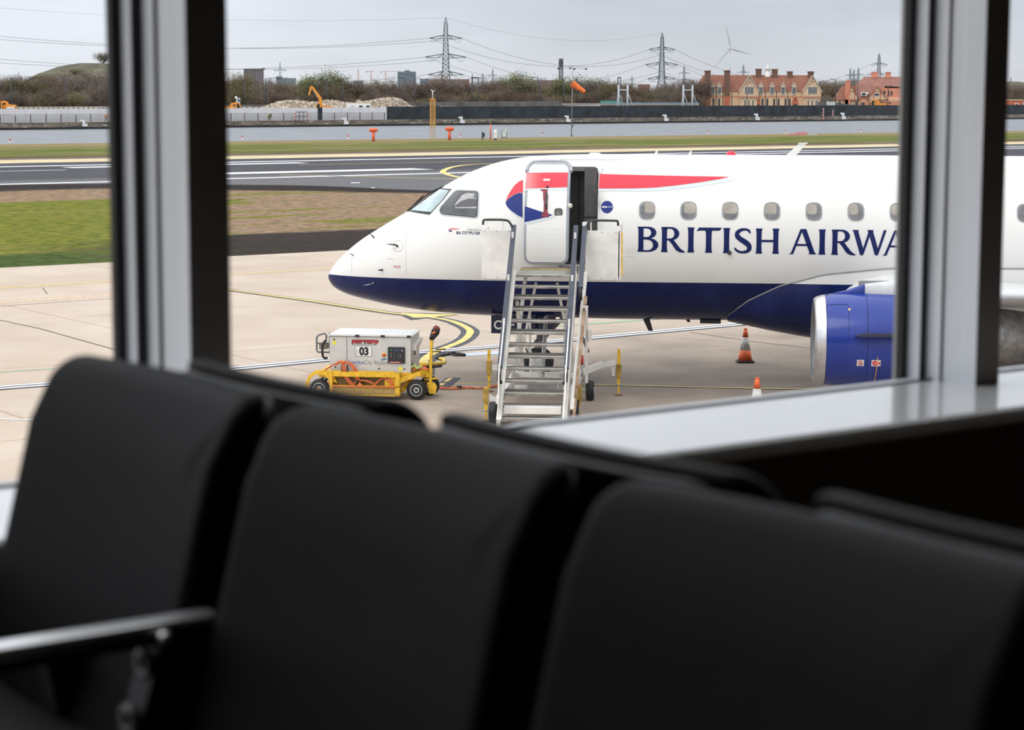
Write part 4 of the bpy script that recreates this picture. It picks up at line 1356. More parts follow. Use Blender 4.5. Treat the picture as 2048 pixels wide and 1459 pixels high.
def on_nac(x, dz, d=.004):
    r = interp([(0, .72), (.2, .826), (.35, .845), (.6, .865), (.95, .875), (1.4, .87), (2, .85), (2.6, .80), (3.1, .74)], x - EX) + d
    return Vector((x, EYL - math.sqrt(max(0, r * r - dz * dz)), EZ + dz))
def nac_px(px, py):
    x, z = plane_px(px, py, EYL - .8)
    return x, z - EZ
def nac_art(loops, name, m, d=.004, cut=.06):
    a = Art()
    for l in loops: a.shape(l)
    return a.place(name, m, nac, lambda u, v: on_nac(u, v, d), cut)
# access door outline, strake, placards
pts = [nac_px(*q) for q in ((1654, 616), (1657, 613), (1698, 611), (1699, 613), (1697.5, 680), (1655, 683), (1654, 616))]
a = Art().stroke(pts, .006, False); a.place('access_outline', m_navy, nac, lambda u, v: on_nac(u, v, .004), .06)
x0, dz0 = nac_px(1709, 668)
MB().prism([(x0, EZ + dz0), (x0 + .22, EZ + dz0 + .035), (x0 + .95, EZ + dz0 + .035), (x0 + .95, EZ + dz0 - .02), (x0 + .08, EZ + dz0 - .02)], EYL - 1.05, EYL - .80).build('strake', mat('strake_navy', (.02, .025, .05), .4), nac)
x0, d0 = nac_px(1713.5, 731.5)
for k, xx in enumerate((x0, nac_px(1742.5, 731.5)[0])):
    wd = .125 if k == 0 else .165
    nac_art([[[(xx, d0), (xx + wd, d0), (xx + wd, d0 + .115), (xx, d0 + .115)]]], 'warning_placard', M_WHITE, .005)
    a = Art()
    c0 = xx + (.0625 if k == 0 else .062)
    a.disc(c0, d0 + .0575, .046, 20, .035 if k == 0 else .0)
    if k == 0: a.stroke([(c0 - .03, d0 + .09), (c0 + .03, d0 + .03)], .008, False)
    else: a.shape([[(xx + .105, d0 + .058), (xx + .155, d0 + .09), (xx + .155, d0 + .025)]])
    a.place('warning_symbol', m_ared, nac, lambda u, v: on_nac(u, v, .009), None)
    a = Art()
    if k == 0: a.disc(c0, d0 + .078, .008, 8).stroke([(c0, d0 + .072), (c0, d0 + .045), (c0 + .012, d0 + .026)], .010, False).stroke([(c0, d0 + .05), (c0 - .014, d0 + .03)], .008, False)
    else: a.disc(c0, d0 + .0575, .014, 8).rect(c0, d0 + .054, xx + .11, d0 + .061)
    a.place('warning_symbol', M_WHITE if k else m_dk, nac, lambda u, v: on_nac(u, v, .012), None)
pts = [nac_px(*q) for q in ((1754.5, 713), (1754, 730), (1752.5, 750), (1751, 764))]
Art().stroke(pts, .013, False).place('yellow_line', mat('yellow_stripe', (.8, .45, .04), .4), nac, lambda u, v: on_nac(u, v, .006), .06)
x0, d0 = nac_px(1700.5, 620.5)
nac_art([[[(x0 + .025 * math.cos(2 * math.pi * i / 10), d0 + .018 * math.sin(2 * math.pi * i / 10)) for i in range(10)]]], 'orange_spot', mat('orange_spot_paint', (.9, .5, .2), .5), .005, None)
# core nozzle and pylon
MB().lathe([(.56, 2.9), (.60, 3.1), (.52, 3.8), (.42, 4.6), (.36, 4.6)], (EX, EYL, EZ + .10), 'x', 36).build('core_nozzle', mat('hot_section_metal', (.30, .30, .30), .4, .7, var=.3), jet)
pyl = MB()
prs = []
for x, zb, zt, hw in ((EX + .35, 2.17, 2.19, .02), (EX + .60, 2.15, 2.25, .07), (EX + .92, 2.1, 2.37, .13), (EX + 1.5, 2.0, 2.44, .17), (EX + 2.4, 1.95, 2.46, .2), (EX + 3.2, 1.8, 2.40, .22), (EX + 4.6, 1.62, 2.2, .2), (EX + 5.6, 1.75, 2.0, .05)):
    rg = []
    for i in range(16):
        a = 2 * math.pi * i / 16
        c, s_ = math.cos(a), math.sin(a)
        rg.append((x, EYL + hw * (abs(c) ** .6) * (1 if c > 0 else -1), (zb + zt) / 2 + (zt - zb) / 2 * (abs(s_) ** .6) * (1 if s_ > 0 else -1)))
    prs.append(rg)
MB().loft(prs[:3]).build('pylon_nose', m_nac, jet)
MB().loft(prs[2:]).build('pylon', mat('pylon_grey_white', (.60, .61, .62), .35, var=.08, coat=.2), jet)
m_wing = mat('wing_grey', (.56, .57, .58), .35, var=.08, coat=.2)
def wing(side):
    rr = []
    for y, xle, ch, z, th in ((-1.2, 10.55, 6.0, 1.93, .11), (-2.0, 11.0, 5.4, 1.98, .12), (-4.1, 12.15, 4.1, 2.16, .12), (-5.3, 12.8, 3.6, 2.27, .115), (-9, 14.9, 2.6, 2.62, .11), (-13.4, 17.3, 1.5, 3.05, .10), (-13.9, 18.1, .8, 3.9, .09)):
        rg = []
        n = 14
        for i in range(2 * n):
            t_ = i / n if i <= n else (2 * n - i) / n
            t_ = (1 - math.cos(math.pi * t_)) / 2
            prof = th * 5 * (.2969 * math.sqrt(t_) - .126 * t_ - .3516 * t_ ** 2 + .2843 * t_ ** 3 - .1036 * t_ ** 4)
            rg.append((xle + t_ * ch, y * side, z + (prof if i <= n else -prof * .8) * ch - .02 * t_ * ch))
        rr.append(rg)
    return MB().loft(rr)
wing(1).build('port_wing', m_wing, jet)
wing(-1).build('starboard_wing', m_wing, jet)
# wing-root fillet with the landing light
fr_ = []
for x, zt, y0_ in ((10.42, 1.98, -1.46), (10.55, 2.10, -1.56), (10.8, 2.24, -1.66), (11.2, 2.34, -1.78), (11.8, 2.40, -1.9), (13, 2.42, -1.95)):
    rg = []
    for i in range(12):
        a = R(-90 + 180 * i / 11)
        rg.append((x, -1.25 + (y0_ + 1.25) * math.cos(a), 1.85 + (zt - 1.85) * math.sin(a)))
    fr_.append(rg)
fil = MB().loft(fr_).build('wing_root_fillet', mat('fillet_white', (.70, .70, .70), .3, var=.05, coat=.3), jet)
MB().slab(.62, .12, .03, .045, .01, (11.0, -1.80, 2.17)).build('landing_light', mat('landing_light_recess', (.32, .32, .31), .15, coat=.5), fil)

# nose gear
ng = MB()
ng.cyl((4.35, 0, .30), (4.42, 0, 1.5), .07).cyl((4.35, 0, .30), (4.35, 0, .8), .055)
ng.bar((4.42, 0, 1.3), (3.6, 0, 1.35), .06).bar((4.4, 0, .75), (4.95, 0, 1.35), .08).tube([(4.3, 0, .75), (4.10, 0, .60), (4.2, 0, .35)], .025).cyl((4.35, -.28, .30), (4.35, .28, .30), .05)
ng.box((4.28, -.14, .62), (4.5, .14, .78)).box((4.3, -.18, 1.0), (4.48, .18, 1.16)).cyl((4.32, -.2, .95), (4.32, -.2, 1.1), .045).cyl((4.32, .2, .95), (4.32, .2, 1.1), .045)
ng.build('nose_gear_leg', mat('gear_leg_grey', (.22, .22, .23), .45, .3, var=.4, scale=8), jet)
for s_ in (-1, 1):
    wh = MB().lathe([(.0, -.09), (.17, -.09), (.20, -.10), (.285, -.09), (.305, -.05), (.31, 0), (.305, .05), (.285, .09), (.20, .10), (.17, .09), (0, .09)], (4.35, s_ * .21, .31), 'y', 28).build('nose_wheel', M_BLACK, jet)
    MB().lathe([(0, -.015), (.16, -.015), (.17, 0)], (4.35, s_ * .21 - .085, .31), 'y', 20).build('wheel_hub', M_LGREY, wh)
    MB().box((3.42, s_ * .42 - .015, .96), (4.32, s_ * .42 + .015, 1.33)).build('gear_door', mat('gear_door_navy', (.010, .016, .05), .4), jet)
    MB().box((4.38, s_ * .40 - .012, .98), (4.68, s_ * .40 + .012, 1.30)).build('gear_door', mat('gear_door_navy', 0), jet)
Art().text('CYF', .25, 3.47, 1.05, .95, .006).place('lettering', M_WHITE, jet, lambda u, v: Vector((u, -.442, v)))
# port main gear
MB().cyl((14.9, -2.95, .5), (14.9, -2.9, 2.0), .11).bar((14.9, -2.9, 1.2), (14.9, -1.6, 1.9), .1).cyl((14.9, -3.4, .5), (14.9, -2.5, .5), .08).build('main_gear_leg', MATS['gear_leg_grey'], jet)
for y in (-3.35, -2.55):
    MB().lathe([(0, -.14), (.25, -.14), (.30, -.16), (.46, -.14), (.49, -.08), (.50, 0), (.49, .08), (.46, .14), (.30, .16), (.25, .14), (0, .14)], (14.9, y, .5), 'y', 32).build('main_wheel', M_BLACK, jet)
MB().box((14.3, -1.95, .85), (15.6, -1.90, 1.75)).build('main_gear_door', MATS['gear_door_navy'], jet)
# ================================================================ passenger steps at the open door
m_tread = mat('ribbed_aluminium_tread', (.40, .385, .36), .34, .75, var=.35, scale=5, stretch=(1, 6, 1))
m_nose = mat('bright_worn_nosing', (.80, .79, .76), .3, .5, var=.1)
m_sp = mat('steps_white_paint', (.80, .78, .74), .45, var=.14, scale=3)
m_rail = mat('slate_handrail_sleeve', (.045, .053, .08), .5, var=.2)
m_rust = mat('rusty_worn_paint', (.50, .36, .24), .7, var=.5, scale=5, col2=(.22, .12, .07))
SX, SD, PZ, RISE, RUN = 5.0, 0, 2.45, .1885, .241
# local frame of the steps: the airliner's axes, origin on the ground under the platform's front edge
px_, py_ = 1088.8, 547
Pf = at_y(px_, py_, 39.35)
SO = Vector((Pf.x, Pf.y, 0))
steps = thing('boarding_steps', 'wheeled white passenger steps with grey metal treads leading up to the open airliner door', 'stairs', SO, -AY)
def S(x, d, z): return (x, -d, z)      # d: metres towards the camera from the platform front
HW = .545
NT = 13
tread_proto = None
for k in range(NT):
    z = PZ - RISE * k
    d = RUN * k
    mb = MB()
    dep = .26 if k else 1.55
    mb.box(S(-HW, d, z - .012), S(HW, d - dep, z))
    mb.box((-HW, -d - .012, z - .046), (HW, -d + .006, z - .006))
    mb.m = 1; mb.box((-HW, -d - .014, z - .008), (HW, -d + .008, z + .005)); mb.m = 0
    n_ = 26
    for i in range(n_):
        x = -HW + .02 + i * (2 * HW - .04) / (n_ - 1)
        mb.box((x - .007, -d + .005, z), (x + .007, -d + min(dep, .6) - .01, z + .006))
    mb.build('platform_deck' if k == 0 else 'tread', [m_tread, m_nose], steps)
    if k in (2, 3, 5, 7, 10):
        mb = MB().box((-HW, -d + .24, z - .03), (HW, -d + .255, z + .03)).build('riser_bar', mat('dark_riser', (.20, .19, .18), .5, .5), steps)  # darker grey metal bar at the back of some treads
Lz, Ld = PZ - RISE * NT, RUN * NT
slope = (0, -Ld, Lz - PZ)
for s_ in (-1, 1):
    x = s_ * (HW + .035)
    # stringer: channel beam down the flight
    mb = MB()
    mb.prism([(.0, PZ + .03), (-.02, PZ + .03), (-Ld - .0, Lz + .16), (-Ld - .0, .06), (-Ld + .22, .06), (0, PZ - .22)], x - .03, x + .03, 'yz')
    mb.bar((x - s_ * .01, -.02, PZ + .06), (x - s_ * .01, -Ld, Lz + .18), .085, .03)
    mb.build('stringer', m_sp, steps)
    # guard panel between stringer and handrail, seen edge-on
    mb = MB()
    mb.prism([(.02, PZ + .02), (.02, PZ + .72), (-.14, PZ + .72), (-Ld + .12, Lz + .96), (-Ld + .02, Lz + .55), (-Ld + .02, Lz + .16)], x - .012, x + .012, 'yz')
    mb.build('guard_panel', m_sp, steps)
    # upper handrail tube with a slate sleeve and rubber end
    xr = x
    hr = MB().bar((xr, .10, PZ + .90), (xr, -Ld + .32, Lz + 1.06), .088, .06).build('handrail', m_rail, steps)
    MB().tube([(xr, -Ld + .32, Lz + 1.06), (xr, -Ld + .20, Lz + .97), (xr - s_ * .0, -Ld + .19, Lz + .86), (xr - s_ * .03, -Ld + .22, Lz + .80)], .036, 8).build('rail_end', M_BLACK, hr)
    for i in range(4):
        t_ = .06 + .29 * i
        MB().bar((x, -Ld * t_, PZ + (Lz - PZ) * t_ + .05), (xr, -Ld * t_, PZ + (Lz - PZ) * t_ + .95), .04).build('rail_post', m_sp, steps)
    # platform side rails and the folding wing panels facing the camera
    xo = s_ * (HW + .07)
    w_ = .56
    x0_, x1_ = (xo - w_, xo) if s_ < 0 else (xo + .145, xo + .76)
    pn = MB().slab(x1_ - x0_, .92, .025, .012, .004, ((x0_ + x1_) / 2, .02, PZ + .37)).build('wing_panel', m_sp, steps)
    rv = MB()
    for zz in (PZ - .06, PZ + .8):
        for xx in (x0_ + .05, (x0_ + x1_) / 2, x1_ - .05):
            MB().lathe([(0, -.006), (.01, -.004), (.012, 0)], (xx, .006, zz), 'y', 8).build('rivet', M_STEEL, pn)
    if s_ < 0:
        pth = [(x0_ + .02, .05, PZ + .92), (x0_ + .03, .05, PZ + 1.0), (x0_ + .1, .05, PZ + 1.015), (x1_ - .12, .05, PZ + 1.01), (x1_ - .03, .04, PZ + .95), (x1_ + .02, .03, PZ + .85)]
    else:
        pth = [(x0_ - .0, .03, PZ + .85), (x0_ + .03, .04, PZ + .95), (x0_ + .12, .05, PZ + 1.01), (x1_ - .1, .05, PZ + 1.015), (x1_ - .02, .05, PZ + 1.0), (x1_ - .01, .05, PZ + .92)]
    MB().tube(smooth_path(pth, 4), .022, 8).build('grab_rail', M_DARK, steps)
    for xx in (x0_ + .1, x1_ - .16):
        MB().bar((xx, .04, PZ + .80), (xx, .05, PZ + 1.0), .022).build('rail_post', m_sp, steps)
    # side wall of the platform running back to the hull
    MB().box((x0_ if s_ < 0 else x1_ - .02, .04, PZ - .08), (x0_ + .02 if s_ < 0 else x1_, 1.2, PZ + .82)).build('side_panel', m_sp, steps)
    MB().box((x0_ + .03, .06, PZ - .10), (x1_ - .03, 1.3, PZ - .05)).build('wing_floor', mat('weathered_white', (.5, .48, .44), .5, var=.2), steps)
    # scissor legs of the lifting frame
    MB().bar((s_ * .48, -.35, PZ - .45), (s_ * .48, 1.0, .52), .07, .05).build('lift_strut', m_sp, steps)
    MB().bar((s_ * .44, 1.1, PZ - .15), (s_ * .44, -2.1, .48), .07, .05).build('lift_strut', m_sp, steps)
    MB().bar((s_ * .2, .6, PZ - .2), (s_ * .45, .6, 1.0), .05).build('brace', m_sp, steps)
    MB().bar((s_ * .62, 1.25, .45), (s_ * .62, -2.6, .45), .10, .12).build('chassis_rail', m_sp, steps)
# folded second handrail and ladder frame on the right-hand side
xr = HW + .20
mb = MB().bar((xr, .05, PZ + .90), (xr, -1.35, PZ - .12), .085, .06)
hr2 = mb.build('handrail', m_rail, steps)
MB().slab(.09, .10, .06, .02, .005, (xr, .05, PZ + .94)).build('rail_end', M_WHITE, hr2)
MB().tube([(xr, -1.35, PZ - .12), (xr, -1.42, PZ - .22), (xr, -1.38, PZ - .33)], .036, 8).build('rail_end', M_BLACK, hr2)
MB().bar((xr + .03, 0, PZ + .05), (xr - .06, -Ld + .25, .35), .07, .035).build('side_beam', m_sp, steps)
MB().bar((xr + .06, -.6, PZ - .35), (xr - .02, -Ld + .1, .22), .055, .05).build('tie_rod', m_rust, steps)
MB().bar((xr + .09, -.9, 1.95), (xr + .10, -.9, .55), .05).bar((xr - .02, -.9, 1.95), (xr + .12, -.9, 1.95), .04).build('ladder_frame', m_sp, steps)
MB().cbox((xr + .14, -.9, 1.42), (.10, .05, .20)).build('latch_plate', m_sp, steps)
MB().bar((xr + .0, -.5, 1.35), (xr + .12, -.75, 1.1), .04).build('latch_arm', M_DARK, steps)
MB().box((HW + .85, .02, PZ - .08), (HW + .875, .9, PZ + .95)).build('wing_edge_panel', m_sp, steps)
MB().box((HW + .885, .03, PZ - .02), (HW + .91, .05, PZ + .80)).build('yellow_edge_strip', M_YEL, steps)
MB().box((-HW, 1.1, PZ + .005), (HW, 1.12, PZ + .025)).build('bumper_edge', mat('worn_yellow_edge', (.55, .38, .10), .6, var=.4), steps)
MB().cyl((-HW, 1.56, PZ - .05), (HW, 1.56, PZ - .05), .06, n=10).build('rubber_bumper', M_BLACK, steps)
# cross members under the flight
MB().bar((-.62, .9, .45), (.62, .9, .45), .10, .10).build('cross_member', m_sp, steps)
MB().bar((-.62, -1.0, .45), (.62, -1.0, .45), .10, .10).build('cross_member', m_sp, steps)
MB().bar((-.5, -Ld + .32, .32), (.5, -Ld + .32, .32), .16, .12).build('cross_member', m_sp, steps)
for x in (-.30, .36): MB().bar((x, .4, 1.7), (x + .02, .4, .5), .04).build('brace', m_sp, steps)
MB().bar((-.42, -.2, 1.33), (-.22, -.2, .98), .05).build('brace', m_sp, steps)
MB().bar((-.12, -.9, .98), (.04, -.9, .60), .05).build('brace', m_sp, steps)
MB().bar((.46, -.9, .98), (.30, -.9, .60), .05).build('brace', m_sp, steps)
MB().cyl((0, -.5, .55), (0, .5, 1.6), .04, n=10).build('hydraulic_ram', M_STEEL, steps)
MB().box((-.2, -1.5, .50), (.34, -1.1, .66)).build('pump_box', M_LGREY, steps)
# outrigger arms, jacks and road wheels
def jack(x, d, top, arm_from, m=M_YEL):
    j = MB().bar((x, -d, .22), (x, -d, top), .055).build('jack_leg', m, steps)
    MB().bar((x, -d, .05), (x, -d, .26), .038).build('jack_ram', M_YEL, j)
    MB().slab(.10, .26, .12, .02, .004, (x, -d, .48)).build('jack_collar', mat('greasy_yellow', (.42, .27, .05), .5, var=.4), j)
    MB().lathe([(0, .02), (.07, .02), (.085, .0), (0, 0)], (x, -d, .01), 'z', 14).build('jack_foot', mat('rusty_foot', (.28, .17, .10), .7), j)
    MB().tube([(x - .07, -d - .03, .20), (x + .07, -d - .03, .20)], .010, 6).build('crank_handle', M_STEEL, j)
    if arm_from:
        MB().bar(arm_from, (x, -d, .48), .06, .10).build('outrigger_arm', m_sp, steps)
def gl(px, py, z=0.0):
    """ground pixel -> local (x, d) of the steps"""
    v = ground(px, py, z) - SO
    c, s_ = math.cos(AY), math.sin(AY)
    return (v.x * c - v.y * s_, -(v.x * s_ + v.y * c))
x, d = gl(978, 783); jack(x, d, .83, (-.62, -d - .05, .50))
x, d = gl(1237, 790); jack(x, d, .90, None)
MB().bar((.66, -d - .15, .46), (x - .32, -d, .60), .07, .12).bar((x - .34, -d, .58), (x - .06, -d - .02, .64), .05, .10).build('outrigger_arm', m_sp, steps)
MB().slab(.06, .24, .05, .01, .003, (x - .10, -d, .50)).build('arm_bracket', m_sp, steps)
x, d = gl(972, 843); jack(x, d, .62, (-.60, -d, .30))
x, d = gl(1158, 838); jack(x, d, .60, (.60, -d, .30))
def road_wheel(px, py, r=.19, w_=.075):
    x, d = gl(px, py)
    t_ = MB().lathe([(0, -w_), (r * .5, -w_), (r * .62, -w_ * 1.05), (r * .9, -w_), (r, -w_ * .5), (r, w_ * .5), (r * .9, w_), (r * .62, w_ * 1.05), (r * .5, w_), (0, w_)], (x, -d, r), 'x', 24).build('road_wheel', M_BLACK, steps)
    MB().lathe([(0, -w_ - .01), (r * .3, -w_ - .008), (r * .5, -w_ + .01)], (x, -d, r), 'x', 18).build('wheel_hub', M_LGREY, t_)
    MB().lathe([(0, w_ + .01), (r * .3, w_ + .008), (r * .5, w_ - .01)], (x, -d, r), 'x', 18).build('wheel_hub', M_LGREY, t_)
    return x, d
x, d = road_wheel(1180, 800)
MB().cyl((x - .35, -d, .19), (x, -d, .19), .03).bar((x - .40, -d, .48), (x - .16, -d, .42), .07, .10).build('axle', m_sp, steps)
MB().tube([(.70, -.05, .55), (.72, -.05, .62), (.72, -.05, .78)], .018).build('parking_lever', M_STEEL, steps)
MB().cyl((.72, -.05, .78), (.72, -.05, .95), .022).build('red_lever_grip', M_RED, steps)
x, d = road_wheel(987, 845)
MB().cyl((x, -d, .19), (x + .3, -d, .19), .03).build('axle', m_sp, steps)
MB().prism([(x + .08, .05), (x + .26, .05), (x + .22, .25), (x + .14, .25), (x + .13, .40), (x + .08, .40)], -d - .12, -d - .08).build('foot_bracket', m_sp, steps)
x, d = road_wheel(1150, 838)

# ================================================================ ground power cart
GX, GY = ground(740.5, 797).xy
gpu = thing('power_cart', 'small white generator box number 03 on a yellow tow cart with orange cables', 'ground power unit', (GX, GY, 0), R(-7))
m_box = mat('off_white_cabinet', (.60, .59, .56), .4, var=.08, scale=4)
cab = MB().box((-.785, 0, .52), (.785, 1.0, 1.205)).build('cabinet', m_box, gpu)
lid = MB().prism([(-.81, 1.205), (.81, 1.205), (.81, 1.222), (.76, 1.24), (-.76, 1.24), (-.81, 1.222)], -.03, 1.02).build('lid', mat('lid_white', (.78, .78, .77), .35, var=.05), gpu)
for x in (-.24, .255, .76): MB().box((x - .04, -.036, 1.19), (x + .04, -.028, 1.232)).build('lid_latch', M_BLACK, lid)
def front(a, name, m, d=.003, cut=None): return a.place(name, m, cab, lambda u, v: Vector((u, -d, v)), cut)
front(Art().rect(-.452, .54, -.444, 1.195), 'panel_gap', m_dk)
front(Art().rect(-.785, 1.192, .785, 1.203), 'panel_gap', m_dk)
front(Art().text('powervamp', .112, -.350, 1.075, 1.02, .005, space=.93), 'lettering', mat('maroon_lettering', (.45, .02, .03), .4), .004)
front(Art().text('powervamp', .112, -.347, 1.073, 1.02, .012, space=.93), 'lettering_shadow', m_dk, .003)
front(Art().text('ADVANCED POWER SOLUTIONS', .034, -.345, 1.033, .92), 'lettering', m_dk)
front(Art().rect(-.285, .815, .035, 1.018), 'number_plate', m_navy, .003)
front(Art().rect(-.279, .821, .029, 1.012), 'number_plate', M_WHITE, .005)
front(Art().text('03', .205, -.205, .845, .90, .010), 'number', M_BLACK, .007)
a = Art().text('MEGP', .05, 0, 0, .9)
a.v = [(-.236 - y, .835 + x) for x, y in a.v]
front(a, 'lettering', M_GREY, .007)
front(Art().text('London', .115, -.415, .665, .86), 'lettering', mat('blue_lettering', (.02, .10, .40), .4))
front(Art().text('City Airport', .115, -.115, .665, .80), 'lettering', mat('grey_sign_lettering', (.22, .22, .22), .4))
front(Art().text('private jet', .05, -.36, .622, .8) if False else Art().text('jet centre', .045, -.38, .615, .9), 'lettering', mat('pale_blue_lettering', (.30, .42, .62), .4))
front(Art().shape([[(.215, .748), (.235, .748), (.335, .770), (.338, .778), (.300, .776), (.262, .796), (.250, .796), (.270, .770), (.235, .765), (.218, .772), (.212, .770)]]).shape([[(.262, .762), (.285, .768), (.245, .738), (.232, .738)]]), 'plane_symbol', MATS['blue_lettering'])
front(Art().rect(-.725, 1.035, -.66, 1.105), 'caution_sticker', mat('lemon_sticker', (.80, .75, .04), .5), .004)
front(Art().rect(.555, .555, .625, .625), 'caution_sticker', MATS['lemon_sticker'], .004)
for x, z in ((-.695, 1.13), (-.675, .60), (-.31, .59), (.175, .585), (.665, .585)):
    MB().lathe([(0, -.008), (.014, -.006), (.017, 0)], (x, 0, z), 'y', 12).build('bung', M_BLACK, cab)
for x, z in ((-.695, 1.165), (.70, .585)):
    MB().lathe([(0, -.006), (.008, -.004), (.010, 0)], (x, 0, z), 'y', 10).build('amber_stud', M_AMBER, cab)
es = MB().lathe([(0, -.03), (.025, -.028), (.03, -.012), (.018, -.008), (.02, 0)], (.272, 0, .85), 'y', 16).build('emergency_stop', mat('stop_red', (.65, .08, .04), .3), cab)
MB().lathe([(.03, -.004), (.045, -.003), (.045, 0)], (.272, 0, .85), 'y', 16).build('stop_collar', M_YEL, es)
cp = MB().slab(.33, .315, .03, .02, .008, (.515, -.015, .85)).build('control_panel', mat('control_black', (.02, .022, .028), .4), cab)
def cpa(a, name, m, d=.033): return a.place(name, m, cp, lambda u, v: Vector((u, -d, v)))
cpa(Art().rect(.455, .93, .575, .968), 'display', mat('blue_grey_display', (.05, .055, .14), .2))
cpa(Art().rect(.385, .705, .60, .728), 'red_badge', mat('badge_red', (.70, .03, .04), .4))
cpa(Art().text('powervamp', .026, .392, .711, 1.45, .0005), 'lettering', M_WHITE, .035)
m_led = mat('green_key', (.05, .55, .15), .3)
m_ledr = mat('red_key', (.65, .10, .12), .3)
for x, z, m_ in ((.405, .95, m_led), (.405, .855, m_led), (.585, .855, m_led), (.405, .89, m_ledr), (.405, .82, m_ledr), (.585, .82, m_ledr)):
    cpa(Art().rect(x, z - .008, x + .02, z + .008), 'key', m_)
for x in (.475, .555): cpa(Art().rect(x, .76, x + .003, .90), 'key_divider', M_GREY)
cpa(Art().disc(.627, .945, .018, 12), 'dial', M_GREY)
# right end: intake hood, number, socket
hood = MB().prism([(.10, 1.03), (.85, 1.10), (.85, 1.06), (.50, .98), (.10, .93)], .785, .88, 'yz').build('exhaust_hood', m_box, gpu)
Art().rect(.36, .86, .72, 1.035).place('number_plate', M_WHITE, cab, lambda u, v: Vector((.789, u, v - .09)))
Art().text('03', .19, .40, .80, 1.0, .008).place('number', M_BLACK, cab, lambda u, v: Vector((.792, u, v)))
Art().rect(.12, .60, .24, .68).place('socket', M_BLACK, cab, lambda u, v: Vector((.789, u, v)))
Art().rect(.10, .69, .24, .74).place('socket_plate', M_GREY, cab, lambda u, v: Vector((.789, u, v)))
# left end: pipe frame with a coiled lead
m_pipe = mat('pipe_frame_grey', (.17, .18, .20), .4, .4)
fr1 = MB()
fr1.tube([(-.79, .18, .55), (-.82, .18, 1.0), (-.82, .18, 1.24)], .020).build('pipe_post', m_pipe, gpu)
MB().tube([(-.80, .02, .88), (-1.02, .02, .88), (-1.04, .02, .92), (-1.04, .02, 1.16), (-1.0, .02, 1.21), (-.88, .02, 1.245), (-.855, .02, 1.22), (-.845, .02, 1.14)], .018).build('pipe_frame', m_pipe, gpu)
MB().tube([(-1.04, .02, 1.05), (-.82, .02, 1.06)], .016).build('pipe_rung', m_pipe, gpu)
MB().box((-1.0, .06, .93), (-.86, .3, 1.04)).build('document_box', mat('document_box_tan', (.30, .26, .20), .6), gpu)
MB().tube(smooth_path([(-.84, -.02, 1.13), (-.90, -.03, 1.05), (-.92, -.03, .92), (-.905, -.03, .80), (-.86, -.02, .77), (-.83, -.0, .78)], 6), .022).build('hanging_lead', M_BLACK, gpu)
# cart chassis
ch = MB()
ch.prism([(-1.235, .30), (-1.18, .44), (-1.03, .545), (-.10, .545), (.50, .545), (.50, .50), (-.68, .50), (-.68, .44), (-.62, .30), (-.78, .36), (-.88, .46), (-1.06, .46), (-1.16, .36), (-1.185, .17), (-1.235, .17)], -.10, -.06).build('wheel_arch', M_YEL, gpu)
tray = MB().box((-.72, -.16, .44), (.60, -.12, .53)).box((-.72, -.18, .08), (.60, -.14, .11)).box((-.72, -.18, .245), (.60, -.14, .275)).box((-.75, -.18, .08), (-.70, -.02, .53)).box((.52, -.18, .08), (.60, -.02, .53)).box((-.72, -.17, .09), (.55, .0, .11)).box((.3, -.10, .27), (.52, -.06, .50))
tray.build('cable_tray', M_YEL, gpu)
MB().box((-.70, -.150, .11), (.53, -.140, .25)).build('mesh_front', mat('brass_mesh', (.50, .33, .10), .6, var=.6, scale=90), gpu)
MB().box((-.70, -.1835, .252), (.53, -.1805, .268)).build('red_stripe', M_RED, gpu)
MB().box((-.70, -.04, .11), (.53, -.02, .5)).build('tray_back', mat('tray_back_brown', (.25, .15, .05), .7, var=.4, scale=5), gpu)
MB().box((-1.0, -.0, .40), (.80, .95, .52)).box((-.60, .05, .25), (.55, .9, .40)).build('cart_frame', M_YEL, gpu)
MB().box((.50, .0, .12), (.58, .95, .50)).build('cart_end', M_YEL, gpu)
arm = MB().bar((.56, -.12, .36), (.98, -.08, .52), .05, .085).bar((.98, -.08, .52), (1.12, .25, .52), .05, .085).bar((.60, .9, .36), (1.1, .5, .52), .05, .08).build('front_fork', M_YEL, gpu)
MB().box((.95, .1, .42), (1.12, .6, .50)).bar((.62, 0, .16), (.80, .25, .42), .05).build('turntable', M_YEL, gpu)
for nm_, x, y in (('near_rear', -.985, .0), ('far_rear', -.985, .92), ('near_front', .905, .0), ('far_front', 1.05, .62)):
    r_ = .185 if x < 0 else .195
    tyre = MB().lathe([(.06, -.07), (.11, -.075), (r_ * .88, -.075), (r_ * .97, -.055), (r_, -.02), (r_, .02), (r_ * .97, .055), (r_ * .88, .075), (.11, .075), (.06, .07)], (x, y, r_), 'y', 32).build('tyre', M_BLACK, gpu)
    MB().lathe([(0, -.055), (.03, -.06), (.045, -.045), (.085, -.05), (.095, -.07), (.115, -.079), (.117, -.06)], (x, y, r_), 'y', 28).build('rim', M_WHITE, tyre)
    MB().lathe([(0, -.072), (.028, -.068), (.032, -.05)], (x, y, r_), 'y', 14).build('hub_cap', mat('orange_hub', (.85, .40, .05), .4) if x < 0 else M_DARK, tyre)
    bl_ = MB()
    for i in range(5):
        a = 2 * math.pi * i / 5
        MB().cyl((x + .062 * math.cos(a), y - .05, r_ + .062 * math.sin(a)), (x + .062 * math.cos(a), y - .065, r_ + .062 * math.sin(a)), .009, n=6).build('wheel_bolt', M_DARK, tyre)
